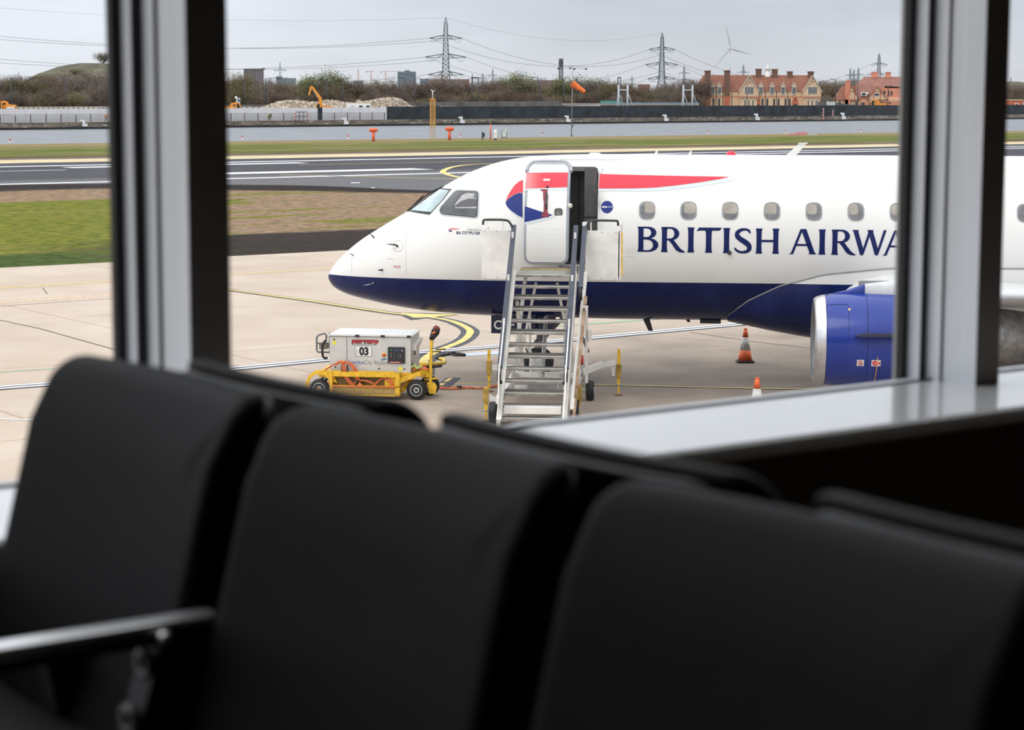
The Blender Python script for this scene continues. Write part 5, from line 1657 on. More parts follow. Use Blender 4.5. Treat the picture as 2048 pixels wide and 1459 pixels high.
# tow pole with its dark plug holder
tp = MB().bar((1.14, .18, .30), (1.165, .18, 1.17), .085, .05).build('tow_pole', M_YEL, gpu)
MB().cyl((1.155, .18, 1.14), (1.24, .15, 1.29), .045, .085, 14).cyl((1.24, .15, 1.29), (1.285, .135, 1.375), .085, .06, 14).build('plug_holder', mat('plug_black', (.03, .03, .032), .4), tp)
MB().cyl((1.262, .14, 1.35), (1.287, .13, 1.387), .072, .055, 14).build('red_plug_face', mat('dark_red_plug', (.18, .015, .02), .4), tp)
MB().bar((1.20, .06, 1.28), (1.26, .055, 1.30), .05, .03).build('orange_tab', M_ORANGE, tp)
MB().bar((1.02, .16, .375), (1.28, .16, .40), .03).build('tow_pin', M_YEL, gpu)
MB().prism([(1.07, .32), (1.22, .32), (1.27, .24), (1.24, .10), (1.12, .10), (1.10, .22)], .13, .17).build('tow_bracket', M_YEL, gpu)
MB().cyl((.90, .25, .565), (1.05, .22, .60), .04, n=10).build('black_socket', M_BLACK, gpu)
MB().cyl((1.05, .2, .60), (1.36, .18, .635), .028, .025, n=10).build('black_plug', M_BLACK, gpu)
MB().cyl((1.0, .22, .59), (1.06, .2, .605), .034, n=10).build('red_ring', M_RED, gpu)
m_oc = mat('orange_cable_jacket', (.68, .17, .06), .5, var=.25, scale=15)
m_gc = mat('lime_cable_jacket', (.45, .60, .15), .5, var=.4, scale=30)
MB().tube(smooth_path([(.72, .1, .56), (.80, .02, .62), (.86, .06, .66), (.90, .02, .60), (.97, .05, .63), (1.0, .1, .57)], 6), .018).build('lime_lead', m_gc, gpu)
for k in range(4):
    MB().tube(smooth_path([(.68, .1 + .03 * k, .555), (.85, .06 + .03 * k, .575 + .006 * k), (1.0, .05 + .03 * k, .58 + .008 * k), (1.12, .15, .57)], 5), .014).build('orange_lead', m_oc, gpu)
# looms of orange cable hanging over the tray
def loom(name, pts, n, sp=.02, r=.011):
    for k in range(n):
        o = (k - (n - 1) / 2) * sp
        MB().tube(smooth_path([(p[0] + o * .8, p[1] + .008 * (k % 2), p[2] + o * .3) for p in pts], 6), r, 6).build(name, m_oc, gpu)
loom('orange_cable', [(-.86, -.08, .55), (-.72, -.10, .64), (-.60, -.10, .70), (-.48, -.11, .715), (-.36, -.12, .68), (-.27, -.12, .58), (-.24, -.13, .45), (-.20, -.12, .35)], 4)
loom('orange_cable', [(-.50, -.12, .70), (-.48, -.14, .58), (-.45, -.14, .45), (-.38, -.12, .34), (-.30, -.11, .26)], 4)
loom('orange_cable', [(-.30, -.10, .30), (-.20, -.11, .36), (-.06, -.11, .36), (.06, -.11, .32), (.12, -.10, .26)], 3)
loom('orange_cable', [(.10, -.10, .27), (.18, -.11, .36), (.27, -.11, .41), (.35, -.12, .40)], 3)
MB().tube(smooth_path([(.35, -.12, .40), (.42, -.12, .35), (.46, -.12, .27)], 5), .030).build('cable_plug', m_oc, gpu)
MB().tube(smooth_path([(-.66, -.10, .66), (-.56, -.11, .715), (-.47, -.12, .715)], 5), .026).build('cable_sleeve', m_oc, gpu)
MB().cyl((-.24, -.14, .37), (-.20, -.14, .31), .024).build('cable_clamp', M_BLACK, gpu)
MB().cyl((-.20, -.14, .31), (-.13, -.14, .26), .034, .028).build('cable_plug', m_oc, gpu)
for x in (-.53, -.42): MB().bar((x, -.11, .66), (x + .01, -.11, .50), .022).build('velcro_strap', M_BLACK, gpu)

# ---------------------------------------------------------------- loose cables, cones
cable = thing('orange_cable_run', 'bundle of thin orange cables lying on the concrete between power cart and steps', 'cable', ground(925, 779))
c0 = ground(925, 779)
for k in range(3):
    pts = [(868, 778), (900, 779.5), (930, 776.5), (960, 778), (990, 775), (1005, 770), (1018, 760)]
    P3 = [ground(a, b + (k - 1) * 1.3 * math.cos(i * 1.7 + k)) - c0 + Vector((0, 0, .02 + .008 * k)) for i, (a, b) in enumerate(pts)]
    MB().tube(smooth_path(P3, 6), .014, 6).build('cable_core', m_oc, cable)
q = ground(917, 778) - c0
MB().cyl((q.x - .03, q.y, .03), (q.x + .06, q.y, .03), .045, n=10).build('cable_tie', M_BLACK, cable)
z_ = thing('power_lead', 'yellow and black power lead curling away across the concrete behind the power cart', 'cable', ground(880, 726))
c0 = ground(880, 726)
MB().tube(smooth_path([ground(*p) - c0 + Vector((0, 0, .035)) for p in ((838, 730.5), (860, 731), (885, 728), (888, 722), (880, 719.5))], 8), .035, 8).build('yellow_lead', mat('yellow_cable_jacket', (.80, .56, .06), .5, var=.2, scale=20), z_)
MB().tube(smooth_path([ground(*p) - c0 + Vector((0, 0, .035)) for p in ((882, 720), (873, 717.5), (878, 714.5), (895, 710.5), (908, 708), (920, 711.5))], 8), .030, 8).build('black_lead', M_BLACK, z_)
MB().tube([ground(*p) - c0 + Vector((0, 0, .03)) for p in ((900, 710), (912, 713), (925, 713))], .02, 8).build('black_lead', M_BLACK, z_)
mb_ = MB().tube([ground(*p) - c0 + Vector((0, 0, .035)) for p in ((917, 710.5), (930, 712.5))], [.045, .03], 8).build('lead_plug', M_BLACK, z_)

def cone_rings(parent, h, r0, r1, bands):
    H0 = .04
    for z0, z1, m_ in bands:
        f = lambda z: r0 + (r1 - r0) * (z - H0) / (h - H0)
        MB().lathe([(f(z0) - .012, z0), (f(z0), z0), (f(z1), z1), (f(z1) - .012, z1)], (0, 0, 0), 'z', 28).build('cone_band', m_, parent)
m_co = mat('cone_orange', (.80, .14, .03), .5, var=.2, scale=9)
m_cw = mat('cone_reflective_white', (.62, .61, .58), .45, var=.3, scale=9)
cn = thing('traffic_cone', 'orange traffic cone with dirty white band and whole black base, ahead of the engine', 'traffic cone', ground(1490, 724))
cone_rings(cn, .74, .155, .035, [(.04, .27, m_co), (.27, .555, m_cw), (.555, .715, m_co), (.715, .745, m_co)])
MB().slab(.38, .38, .045, .05, .01, (0, 0, .0225), 'xy').build('cone_base', M_BLACK, cn)
cn = thing('traffic_cone', 'orange and white traffic cone nearer the window with its base hidden below the sill', 'traffic cone', ground(1513, 836))
cone_rings(cn, .74, .155, .035, [(.04, .23, m_co), (.23, .545, m_cw), (.545, .715, m_co), (.715, .745, m_co)])
MB().slab(.38, .38, .045, .05, .01, (0, 0, .0225), 'xy').build('cone_base', M_BLACK, cn)
# ================================================================ airfield furniture on the far verge and the quay
def far_thing(name, label, cat, px, py, z=0.0, group=None, rz=None):
    """a thing standing on the ground where the photograph shows its foot"""
    p = ground(px, py, z)
    s = p.y / FPX
    return thing(name, label, cat, p, 0.0 if rz is None else rz, group), s      # s = metres per pixel there
# four-figure jobs: orange transmissometer heads
def sensor(px, py, side, label):
    t_, s = far_thing('runway_sensor', label, 'sensor', px, py, group='orange sensors by the water')
    MB().cyl((0, 0, 0), (0, 0, 17.5 * s), 2.9 * s, n=14).build('sensor_post', m_os, t_)
    MB().cyl((0, 0, 15 * s), (0, 0, 20 * s), 2.0 * s, n=12).build('sensor_neck', M_LGREY, t_)
    MB().lathe([(0, -9 * s), (2.6 * s, -8.2 * s), (4.0 * s, -5 * s), (4.3 * s, 0), (4.0 * s, 4 * s), (3.0 * s, 7 * s), (1.2 * s, 8.8 * s), (0, 9 * s)] if side > 0 else [(0, -9 * s), (1.2 * s, -8.8 * s), (3.0 * s, -7 * s), (4.0 * s, -4 * s), (4.3 * s, 0), (4.0 * s, 5 * s), (2.6 * s, 8.2 * s), (0, 9 * s)], (0, 0, 22 * s), 'x', 20).build('sensor_head', m_os, t_)
m_os = mat('sensor_orange', (.82, .13, .04), .5, var=.15)
sensor(747, 282.5, 1, 'orange domed sensor on a stout post, left of the lattice mast')
sensor(899, 280, -1, 'orange domed sensor on a stout post, right of the lattice mast')
# red and white marker posts along the water
mk = None
MKL = 'short white marker post with a red tip standing at the edge of the water'
for px, py, w_, where in ((20, 288.5, 0, 'at the far left, left of the left mullion'), (485, 282, 0, 'just right of the left mullion'), (696, 280, 0, 'left of the first orange sensor'), (920, 277, .15, 'leaning, just right of the second orange sensor'), (1085, 273.5, 0, 'left of the windsock pole'), (1416, 270, 0, 'below the left end of the long gabled house'), (1571, 268.5, 0, 'at the left end of the pink cover'), (1722, 266.5, 0, 'nearest the right mullion')):
    p = ground(px, py); s = p.y / FPX
    lb = 'white red-tipped marker post by the water, ' + where
    if mk is None:
        mk = thing('marker_post', lb, 'post', p, 0, 'red-tipped marker posts along the water')
        MB().cyl((0, 0, 0), (0, 0, 7 * s), 1.3 * s, n=10).build('post', M_WHITE, mk)
        MB().cyl((0, 0, 7 * s), (0, 0, 10.5 * s), 1.35 * s, n=10).build('red_tip', M_RED, mk)
        MB().lathe([(1.35 * s, 0), (.9 * s, .9 * s), (0, 1.2 * s)], (0, 0, 10.5 * s), 'z', 10).build('cap', M_RED, mk)
        k0 = s
    else:
        o = dup(mk, p, None, lb)
        if w_: o.rotation_euler = (0, w_, 0)
# lattice mast with anemometers
t_, s = far_thing('lattice_mast', 'yellow lattice mast with a white wind vane on top, standing beside the water', 'mast', 865.5, 277)
m_ylat = mat('mast_yellow', (.78, .42, .08), .5, var=.2)
for nm_, z0, z1, m_ in (('lower_lattice', 0, 24, mat('mast_faded_yellow', (.66, .50, .34), .6, var=.3)), ('upper_lattice', 24, 77, m_ylat)):
    mb = MB()
    for a, b in ((-1, -1), (1, -1), (1, 1), (-1, 1)):
        mb.bar((a * 4.6 * s, b * 4.6 * s, z0 * s), (a * 4.6 * s, b * 4.6 * s, z1 * s), 1.1 * s)
    z = z0
    while z < z1 - 1:
        q = min(z + 5.3, z1)
        for a, b, c, d in ((-1, -1, 1, -1), (1, -1, 1, 1), (1, 1, -1, 1), (-1, 1, -1, -1)):
            mb.bar((a * 4.6 * s, b * 4.6 * s, z * s), (c * 4.6 * s, d * 4.6 * s, q * s), .65 * s)
            mb.bar((a * 4.6 * s, b * 4.6 * s, q * s), (c * 4.6 * s, d * 4.6 * s, z * s), .65 * s)
            mb.bar((a * 4.6 * s, b * 4.6 * s, q * s), (c * 4.6 * s, d * 4.6 * s, q * s), .65 * s)
        z = q
    mb.build(nm_, m_, t_)
MB().tube([(-4.6 * s, 0, 77 * s), (-1 * s, 0, 80 * s), (4.6 * s, 0, 77 * s)], .8 * s).build('mast_head', m_ylat, t_)
MB().cyl((0, 0, 77 * s), (0, 0, 95 * s), .9 * s, n=8).build('vane_pole', M_WHITE, t_)
MB().tube([(-3.5 * s, 0, 97 * s), (-2 * s, 0, 94 * s), (2.5 * s, 0, 93.5 * s), (5 * s, 0, 95 * s)], .5 * s).build('wind_vane', M_WHITE, t_)
MB().lathe([(0, 1 * s), (1.2 * s, 0), (0, -1 * s)], (-4.5 * s, 0, 79 * s), 'z', 10).build('red_lamp', M_RED, t_)
# equipment by the water
t_, s = far_thing('equipment_post', 'dark grey equipment post with two small cabinets, left of the thin orange pole', 'equipment cabinet', 966, 279)
MB().box((-2.4 * s, -1 * s, 0), (.2 * s, 1 * s, 15.5 * s)).build('cabinet_post', M_DARK, t_)
MB().box((.4 * s, -1.5 * s, 5.5 * s), (3.4 * s, 1.5 * s, 13 * s)).build('cabinet', M_BLACK, t_)
MB().box((1.5 * s, -.5 * s, 0), (2.6 * s, .5 * s, 5.5 * s)).build('cabinet_leg', M_GREY, t_)
t_, s = far_thing('obstacle_pole', 'thin orange pole with a grey spike, left of the white cylinder by the water', 'pole', 981, 279)
MB().cyl((0, 0, 0), (0, 0, 31 * s), 1.2 * s, n=10).build('pole', m_os, t_)
MB().cyl((0, 0, 31 * s), (0, 0, 41 * s), .7 * s, .15 * s, n=8).build('spike', M_GREY, t_)
t_, s = far_thing('instrument_cylinder', 'upright white instrument cylinder on a blue foot beside the water', 'equipment', 991, 279.5)
MB().lathe([(3.4 * s, 3 * s), (3.4 * s, 18 * s), (2.6 * s, 20 * s), (0, 20.5 * s)], (0, 0, 0), 'z', 20).build('housing', M_WHITE, t_)
MB().cyl((0, 0, 0), (0, 0, 3.4 * s), 2.4 * s, n=14).build('foot', m_blue, t_)
MB().box((-1.6 * s, -3.6 * s, 9 * s), (-.8 * s, -3.3 * s, 14 * s)).build('orange_mark', M_ORANGE, t_)
t_, s = far_thing('sign_frame', 'white board held in a grey frame beside the water', 'equipment', 1008.5, 278)
MB().box((-5 * s, -.5 * s, 0), (-4 * s, .5 * s, 17 * s)).box((4 * s, -.5 * s, 0), (5 * s, .5 * s, 17 * s)).box((-4 * s, -.5 * s, 3 * s), (4 * s, .5 * s, 4 * s)).build('frame', M_DARK, t_)
MB().box((-3.6 * s, -.7 * s, 5 * s), (3.8 * s, .7 * s, 15 * s)).build('board', mat('board_white', (.66, .72, .66), .5), t_)
MB().box((1.8 * s, -1 * s, 15.5 * s), (4.6 * s, 1 * s, 20.5 * s)).build('junction_box', M_WHITE, t_)
# windsock
t_, s = far_thing('windsock', 'orange windsock blowing to the right on a tall grey lamp-topped pole', 'windsock', 1143, 272.5)
MB().cyl((0, 0, 0), (1.6 * s, 0, 137 * s), .95 * s, .7 * s, n=10).build('pole', M_GREY, t_)
MB().cyl((0, 0, 0), (0, 0, 2 * s), 2 * s, n=10).build('pole_foot', M_DARK, t_)
MB().tube([(-27 * s, 0, 135 * s), (0, 0, 134.6 * s), (28 * s, 0, 134 * s)], .5 * s, 6).build('light_bar', M_GREY, t_)
for x, z in ((-27, 134), (-3.5, 134.5), (5, 133), (28, 133)):
    MB().lathe([(0, 1.6 * s), (1.8 * s, .6 * s), (2.3 * s, -1.6 * s), (0, -2 * s)], (x * s, -1 * s, z * s), 'z', 12).build('floodlight', M_BLACK, t_)
MB().cyl((.9 * s, 0, 137 * s), (.9 * s, 0, 139.5 * s), .9 * s, n=8).build('red_lamp', M_RED, t_)
ax = Vector((25.5, 3, -17)).normalized()
c0 = Vector((.3 * s, -2 * s, 104.5 * s))
sk = MB()
L_ = 31 * s
sk.cyl(c0, c0 + ax * L_ * .96, 6.9 * s, 3.9 * s, 24, caps=False)
sk.cyl(c0 + ax * .4 * s, c0 + ax * L_ * .95, 6.5 * s, 3.5 * s, 24, caps=False)
sk.cyl(c0 + ax * L_ * .96, c0 + ax * L_, 3.9 * s, 3.0 * s, 24)
sk.build('fabric_sock', mat('windsock_orange', (.88, .19, .04), .6, var=.25, scale=3), t_)
MB().tube([c0 + Vector((math.cos(a) * 6.8 * s * .55, math.cos(a) * -.1 * s, 0)) + Vector((0, 0, math.sin(a) * 6.8 * s)) if False else c0 + (ax.cross(Vector((0, 1, 0))).normalized() * math.cos(a) + Vector((0, 1, 0)) * math.sin(a)) * 6.9 * s for a in [2 * math.pi * i / 24 for i in range(24)]], .35 * s, 6, closed=True).build('sock_ring', m_os, t_)
MB().box((1.5 * s, -1 * s, 18 * s), (3.3 * s, 1 * s, 23 * s)).build('junction_box', M_DARK, t_)
# pink covered boat-like barrier at the water's edge
t_, s = far_thing('covered_barrier', 'low pink tarpaulin-covered barrier lying at the edge of the water', 'barrier', 1593, 270)
MB().prism([(-19 * s, 0), (-17 * s, 3 * s), (-3 * s, 4 * s), (-1 * s, 6 * s), (21 * s, 6 * s), (20 * s, 0)], -3 * s, 3 * s).build('pink_cover', mat('pink_tarpaulin', (.66, .28, .30), .6, var=.2), t_)
MB().prism([(21 * s, 0), (21 * s, 2.4 * s), (42 * s, 1.6 * s), (43 * s, 0)], -3 * s, 3 * s).build('grey_cover', M_LGREY, t_)
# buoys
for px, py, lb in ((805.5, 261.5, 'small red buoy afloat between the two orange sensors'), (1201, 259.5, 'small red buoy afloat to the right of the windsock pole'), (1501, 254.5, 'small red buoy afloat before the long gabled house')):
    p = ground(px, py, -1.6); s = p.y / FPX
    tag(MB().lathe([(0, -.5 * s), (.9 * s, 0), (.8 * s, .8 * s), (0, 1.3 * s)], (0, 0, 0), 'z', 12).build('buoy', M_RED, None, p), lb, 'buoy')

# white mooring markers along the quay
mz = None
m_wm = mat('marker_white', (.84, .84, .84), .5)
zl = 'white stepped mooring marker on the edge of the stone quay'
for px, where in ((167.5, 'left of the left mullion'), (690.5, 'below the white site cabin'), (923, 'right of the lattice mast'), (1135, 'just left of the windsock pole'), (1331, 'halfway between windsock and gabled house'), (1513.5, 'below the gabled house'), (1686, 'right of the striped ladders')):
    p = q_at(px, 240, -.2); s = p.y / FPX
    py_ = interp([(0, 249), (600, 244.5), (1000, 240.5), (1400, 236.5), (1800, 232.5)], px) + 4
    base = EYE - (py_ - 187 - .0025 * (px - 1024)) * s
    zl = 'white stepped mooring marker on the quay, ' + where
    if mz is None:
        mz = thing('quay_marker', zl, 'marker', (p.x, p.y, base), QA, 'white markers along the quay')
        MB().box((-3.4 * s, -.15, 0), (7.5 * s, .1, 5.5 * s)).build('marker_foot', m_wm, mz)
        MB().prism([(-2.4 * s, 5.4 * s), (2.1 * s, 5.4 * s), (2.1 * s, 12.8 * s), (-6.1 * s, 12.8 * s), (-8 * s, 10.4 * s), (-4.5 * s, 9.8 * s), (-3.4 * s, 8 * s)], -.15, .1).build('marker_head', m_wm, mz)
        s0_ = s
    else:
        dup(mz, (p.x, p.y, base), None, zl, scale=s / s0_)

# ---------------------------------------------------------------- hoardings on the quay
def hoard(name, label, cat, px0, px1, v, ztop, m, z0=-.2, pitch=2.4, gapm=None):
    a = q_at(px0, 230, v); b = q_at(px1, 230, v)
    L_ = (b - a).length
    t_ = thing(name, label, cat, (a.x, a.y, 0), QA)
    n = max(1, int(L_ / pitch))
    mb = MB()
    for i in range(n):
        mb.box((L_ * i / n + .02, -.03, z0), (L_ * (i + 1) / n - .02, .03, ztop))
    mb.build('hoarding_panels', m, t_)
    if gapm:
        mb = MB()
        for i in range(n + 1): mb.box((L_ * i / n - .04, .0, z0), (L_ * i / n + .04, .05, ztop - .1))
        mb.build('joint_strips', gapm, t_)
    return t_, L_
m_hg = mat('grey_hoarding', (.76, .75, .77), .6, var=.06, scale=.4)
m_hj = mat('hoarding_joint', (.40, .39, .40), .6)
m_hb = mat('black_debris_net', (.028, .036, .048), .7, var=.45, scale=.35)
hoard('grey_hoarding', 'long pale grey site hoarding standing on the quay left of the dark gap', 'hoarding', -60, 635, 2.6, 2.52, m_hg, gapm=m_hj)
hoard('grey_hoarding', 'shorter stretch of pale grey hoarding between the dark gap and the black hoarding', 'hoarding', 645, 773, 2.6, 2.60, m_hg, gapm=m_hj)
hoard('gate_screen', 'narrow black screen closing the gap in the pale grey hoarding', 'screen', 634.5, 645.5, 2.9, 2.62, m_hb, pitch=3)
hb_, hl_ = hoard('black_hoarding', 'very long black netted hoarding running along the quay to the right', 'hoarding', 773.5, 2140, 2.6, 2.75, m_hb, pitch=6)
# mesh fence in front of the grey hoarding: each post is counted as part of the fence
a = q_at(-30, 230, 1.6); b = q_at(772, 230, 1.6)
fn = thing('mesh_fence', 'low wire mesh fence on dark posts in front of the grey hoarding', 'fence', (a.x, a.y, 0), QA)
L_ = (b - a).length
pxs = [0, 30.5, 61, 92, 122, 152, 181.5, 462, 489, 516, 567.5, 669, 695, 720, 744.5, 769]
for px in pxs:
    x = (q_at(px, 230, 1.6) - a).dot(QU)
    MB().box((x - .07, -.05, -.18), (x + .07, .05, 1.45 if px > 31 or px < 20 else 1.2)).build('fence_post', M_DARK, fn)
mb = MB()
mb.box((0, -.008, 1.40), (L_, .008, 1.43))
m_mesh = bpy.data.materials.new('fine_wire_mesh')
m_mesh.use_nodes = True
t = m_mesh.node_tree
pb_ = t.nodes['Principled BSDF']; pb_.inputs['Base Color'].default_value = (.10, .11, .13, 1)
tr = N(t, 'ShaderNodeBsdfTransparent'); ms_ = N(t, 'ShaderNodeMixShader')
P_, X_ = obj_xyz(t)
g1 = mathn(t, 'LESS_THAN', mathn(t, 'FRACT', mathn(t, 'MULTIPLY', X_[0], 8.0)), .10)
g2 = mathn(t, 'LESS_THAN', mathn(t, 'FRACT', mathn(t, 'MULTIPLY', X_[2], 8.0)), .10)
t.links.new(mathn(t, 'MAXIMUM', g1, g2), ms_.inputs[0]); t.links.new(tr.outputs[0], ms_.inputs[1]); t.links.new(pb_.outputs[0], ms_.inputs[2])
t.links.new(ms_.outputs[0], t.nodes['Material Output'].inputs[0])
mb.build('top_wire', M_DARK, fn)
MB().box((0, -.004, -.1), (L_, .004, 1.4)).build('wire_mesh', m_mesh, fn)
# red and white framed gate stored on the quay
p = q_at(603, 243, .75); s = p.y / FPX
t_ = thing('pipe_gate', 'grey pipe gate with red and white side posts, standing before the grey hoarding', 'gate', (p.x, p.y, -.18), .25)
MB().tube([(-12.5 * s, 0, 0), (-12.5 * s, 0, 16.5 * s), (12 * s, 0, 16.5 * s), (12 * s, 0, 0)], .09).tube([(-12.5 * s, 0, 8 * s), (12 * s, 0, 8 * s)], .07).tube([(-4.5 * s, 0, 0), (-4.5 * s, 0, 16.5 * s)], .06).tube([(4 * s, 0, 0), (4 * s, 0, 16.5 * s)], .06).build('gate_frame', M_DARK, t_)
for x in (-13.2, 12.6):
    mb = MB()
    for i in range(6):
        mb.m = i % 2
        mb.box((x * s - .09, -.1, i * 2.8 * s), (x * s + .09, .1, (i + 1) * 2.8 * s))
    mb.build('striped_post', [M_RED, M_WHITE], t_)
MB().bar((14 * s, 0, 15 * s), (21 * s, 0, 0), .06).build('stay', M_GREY, t_)
MB().bar((-14 * s, 0, 15 * s), (-20 * s, 0, 0), .05).build('stay', mat('faded_red', (.5, .25, .22), .6), t_)
for px, dy in ((1646.5, 0), (1665.5, 0)):
    p = q_at(px, 240, -.25); s = p.y / FPX
    t_ = thing('quay_ladder', 'red and white striped ladder on the quay wall, ' + ('the fuller one with an arm' if px < 1650 else 'the plain one further right'), 'ladder', (p.x, p.y, -1.4 if px < 1650 else -.2), QA)
    h_ = 24 * s if px < 1650 else 13 * s
    mb = MB()
    n = 8
    for i in range(n):
        mb.m = i % 2
        for q in (-1, 1): mb.box((q * .14 - .05, -.05, h_ * i / n), (q * .14 + .05, .05, h_ * (i + 1) / n))
    mb.build('ladder_rails', [M_RED, M_WHITE], t_)
    mb = MB()
    for i in range(7): mb.box((-.14, -.02, h_ * (i + .5) / 7), (.14, .02, h_ * (i + .5) / 7 + .05))
    mb.build('rungs', M_DARK, t_)
    if px < 1650: MB().bar((-.1, 0, h_ * .9), (-4.5 * s, 0, h_ * .35), .07).build('ladder_arm', mat('faded_red', 0), t_)

# ---------------------------------------------------------------- people on the quay
def person(px, py, label, pose, top_c, leg_c, helmet, face=0.0, v=1.0):
    p = q_at(px, py, v)
    t_ = thing('person', label, 'person', (p.x, p.y, -.19), .15 + face)
    V = [(0, 0, .95, .15, .11), (0, 0, 1.15, .15, .11), (0, 0, 1.38, .17, .12), (0, 0, 1.50, .06, .06), (0, 0, 1.60, .085, .10), (0, 0, 1.70, .08, .09)]
    E = [(0, 1), (1, 2), (2, 3), (3, 4), (4, 5)]
    def limb(root, pts):
        k = root
        for q in pts:
            V.append(q); E.append((k, len(V) - 1)); k = len(V) - 1
    st, sw = pose
    limb(0, [(.09, 0, .88, .095, .095), (.10 + st * .10, 0, .50, .065, .065), (.10 + st * .26, 0, .10, .045, .045), (.18 + st * .26, -.06, .04, .04, .035)])
    limb(0, [(-.09, 0, .88, .095, .095), (-.10 - st * .10, 0, .50, .065, .065), (-.10 - st * .26, 0, .10, .045, .045), (-.04 - st * .26, -.06, .04, .04, .035)])
    limb(2, [(.20, 0, 1.40, .06, .06), (.24 + sw * .04, -.05, 1.12, .045, .045), (.26 + sw * .10, -.16, .90, .035, .035), (.27 + sw * .12, -.2, .82, .03, .02)])
    limb(2, [(-.20, 0, 1.40, .06, .06), (-.24 - sw * .04, -.03, 1.12, .045, .045), (-.25 - sw * .06, -.12, .90, .035, .035), (-.25 - sw * .07, -.15, .82, .03, .02)])
    me = bpy.data.meshes.new('body')
    me.from_pydata([v[:3] for v in V], E, [])
    o = bpy.data.objects.new('body', me)
    C.objects.link(o)
    sm_ = o.modifiers.new('skin', 'SKIN')
    for i, v in enumerate(V): me.skin_vertices[0].data[i].radius = v[3:]
    me.skin_vertices[0].data[0].use_root = True
    o.modifiers.new('sub', 'SUBSURF').levels = 1
    dg = bpy.context.evaluated_depsgraph_get(); dg.update()
    nm = bpy.data.meshes.new_from_object(o.evaluated_get(dg))
    o.modifiers.clear(); o.data = nm; o.parent = t_
    def ff(t, b):
        P, xyz = obj_xyz(t)
        skin = (.45, .28, .20)
        c = mixc(t, mathn(t, 'GREATER_THAN', xyz[2], .93), leg_c, (.06, .065, .09))
        c = mixc(t, mathn(t, 'GREATER_THAN', xyz[2], 1.50), c, skin)
        t.links.new(c, b.inputs['Base Color'])
    nm.materials.clear(); nm.materials.append(ramp_mat('clothes_%d' % px, ff))
    vest = MB().loft([[(math.cos(a) * w_, math.sin(a) * d_, z) for a in [2 * math.pi * i / 14 for i in range(14)]] for z, w_, d_ in ((.86, .19, .15), (1.0, .20, .155), (1.2, .205, .16), (1.38, .215, .165), (1.46, .14, .13))]).build('safety_vest', top_c, t_)
    if helmet: MB().lathe([(.13, 1.66), (.125, 1.70), (.11, 1.77), (.06, 1.82), (0, 1.83)], (0, 0, 0), 'z', 14).build('hard_hat', helmet, t_)
    else: MB().lathe([(.10, 1.68), (.095, 1.74), (.05, 1.79), (0, 1.80)], (0, 0, 0), 'z', 12).build('hair', mat('dark_hair', (.03, .02, .02), .8), t_)
    return t_
m_vo = mat('orange_vest', (.85, .22, .06), .6, var=.3)
m_vy = mat('lime_vest', (.45, .75, .05), .6, var=.2)
person(212.5, 245.5, 'person in an orange vest and white helmet walking along the quay', (1.0, .4), m_vo, (.05, .055, .08), M_WHITE)
person(537.5, 243.5, 'person in a lime green vest and white helmet standing on the quay', (.15, .2), m_vy, (.012, .012, .015), M_WHITE, face=.5)
person(541, 243.5, 'person in dark clothes and pale cap standing close to the lime vest wearer', (.1, .3), mat('dark_jacket', (.09, .075, .065), .8, var=.3), (.06, .055, .05), mat('pinkish_cap', (.75, .60, .55), .6), face=-.4, v=.35)

# ---------------------------------------------------------------- kerb rails and viaduct walls behind the hoardings
def zat(px, py, p):
    """height seen at a pixel row for something standing at point p"""
    return EYE + (pixel_ray(px, py) * (p.y / pixel_ray(px, py).y)).z
def wall_run(name, label, cat, pts, v, thick, m, posts=None, base=-.2):
    """wall whose top follows the photograph: pts = (px, py of the top)"""
    P0 = q_at(pts[0][0], 210, v)
    t_ = thing(name, label, cat, (P0.x, P0.y, 0), QA)
    tops = []
    for px, py in pts:
        p = q_at(px, py, v)
        tops.append(((p - P0).dot(QU), p.z))
    mb = MB()
    mb.prism([(x, z) for x, z in tops] + [(tops[-1][0], base), (tops[0][0], base)], -thick / 2, thick / 2)
    mb.build('wall_body', m, t_)
    return t_, tops, P0
m_cream = mat('cream_concrete', (.66, .60, .52), .8, var=.15, scale=.2)
m_gwall = mat('weathered_viaduct', (.155, .145, .145), .85, var=.35, scale=.3, stretch=(1, 1, .4))
m_post_b = mat('brown_rail_post', (.16, .10, .07), .7)
t_, tops, P0 = wall_run('kerb_wall', 'low cream concrete wall with small brown posts beside the trees at the left', 'wall', [(-20, 213.5), (240, 213)], 38, .4, m_cream)
for px in list(range(6, 232, 10)) :
    x = (q_at(px, 215, 38) - P0).dot(QU)
    z = tops[0][1]
    MB().box((x - .12, -.32, z - .9), (x + .12, -.2, z - .15)).build('rail_post', m_post_b, t_)
t_, tops, P0 = wall_run('kerb_wall', 'cream concrete ramp wall rising behind the black hoarding left of the windsock', 'wall', [(455, 213.5), (860, 211.5), (930, 213), (1010, 214.5), (1060, 214.8), (1130, 212), (1180, 210.5), (1200, 209.5)], 38, .4, m_cream)
for i in range(60):
    px = 470 + i * 11.6
    if px > 1180: break
    x = (q_at(px, 215, 38) - P0).dot(QU)
    z = interp(tops, x)
    MB().box((x - .12, -.32, z - .5), (x + .12, -.2, z - .02)).build('rail_post', m_post_b, t_)
wall_run('viaduct_wall', 'long dark grey concrete road barrier in front of the bare trees', 'wall', [(440, 208.6), (560, 209), (700, 207), (820, 204.6), (960, 202.8), (1110, 202.2), (1122, 204)], 44, .6, m_gwall)
t_, tops, P0 = wall_run('viaduct_wall', 'grey and dull red brick approach wall between the windsock and the gabled house', 'wall', [(1118, 207), (1200, 207), (1300, 206.5), (1396, 206)], 46, .6, mat('dull_red_brick', (.20, .105, .095), .85, var=.3, scale=2))
b1 = MB()
x0, x1 = 0, tops[-1][0]
z = tops[0][1]
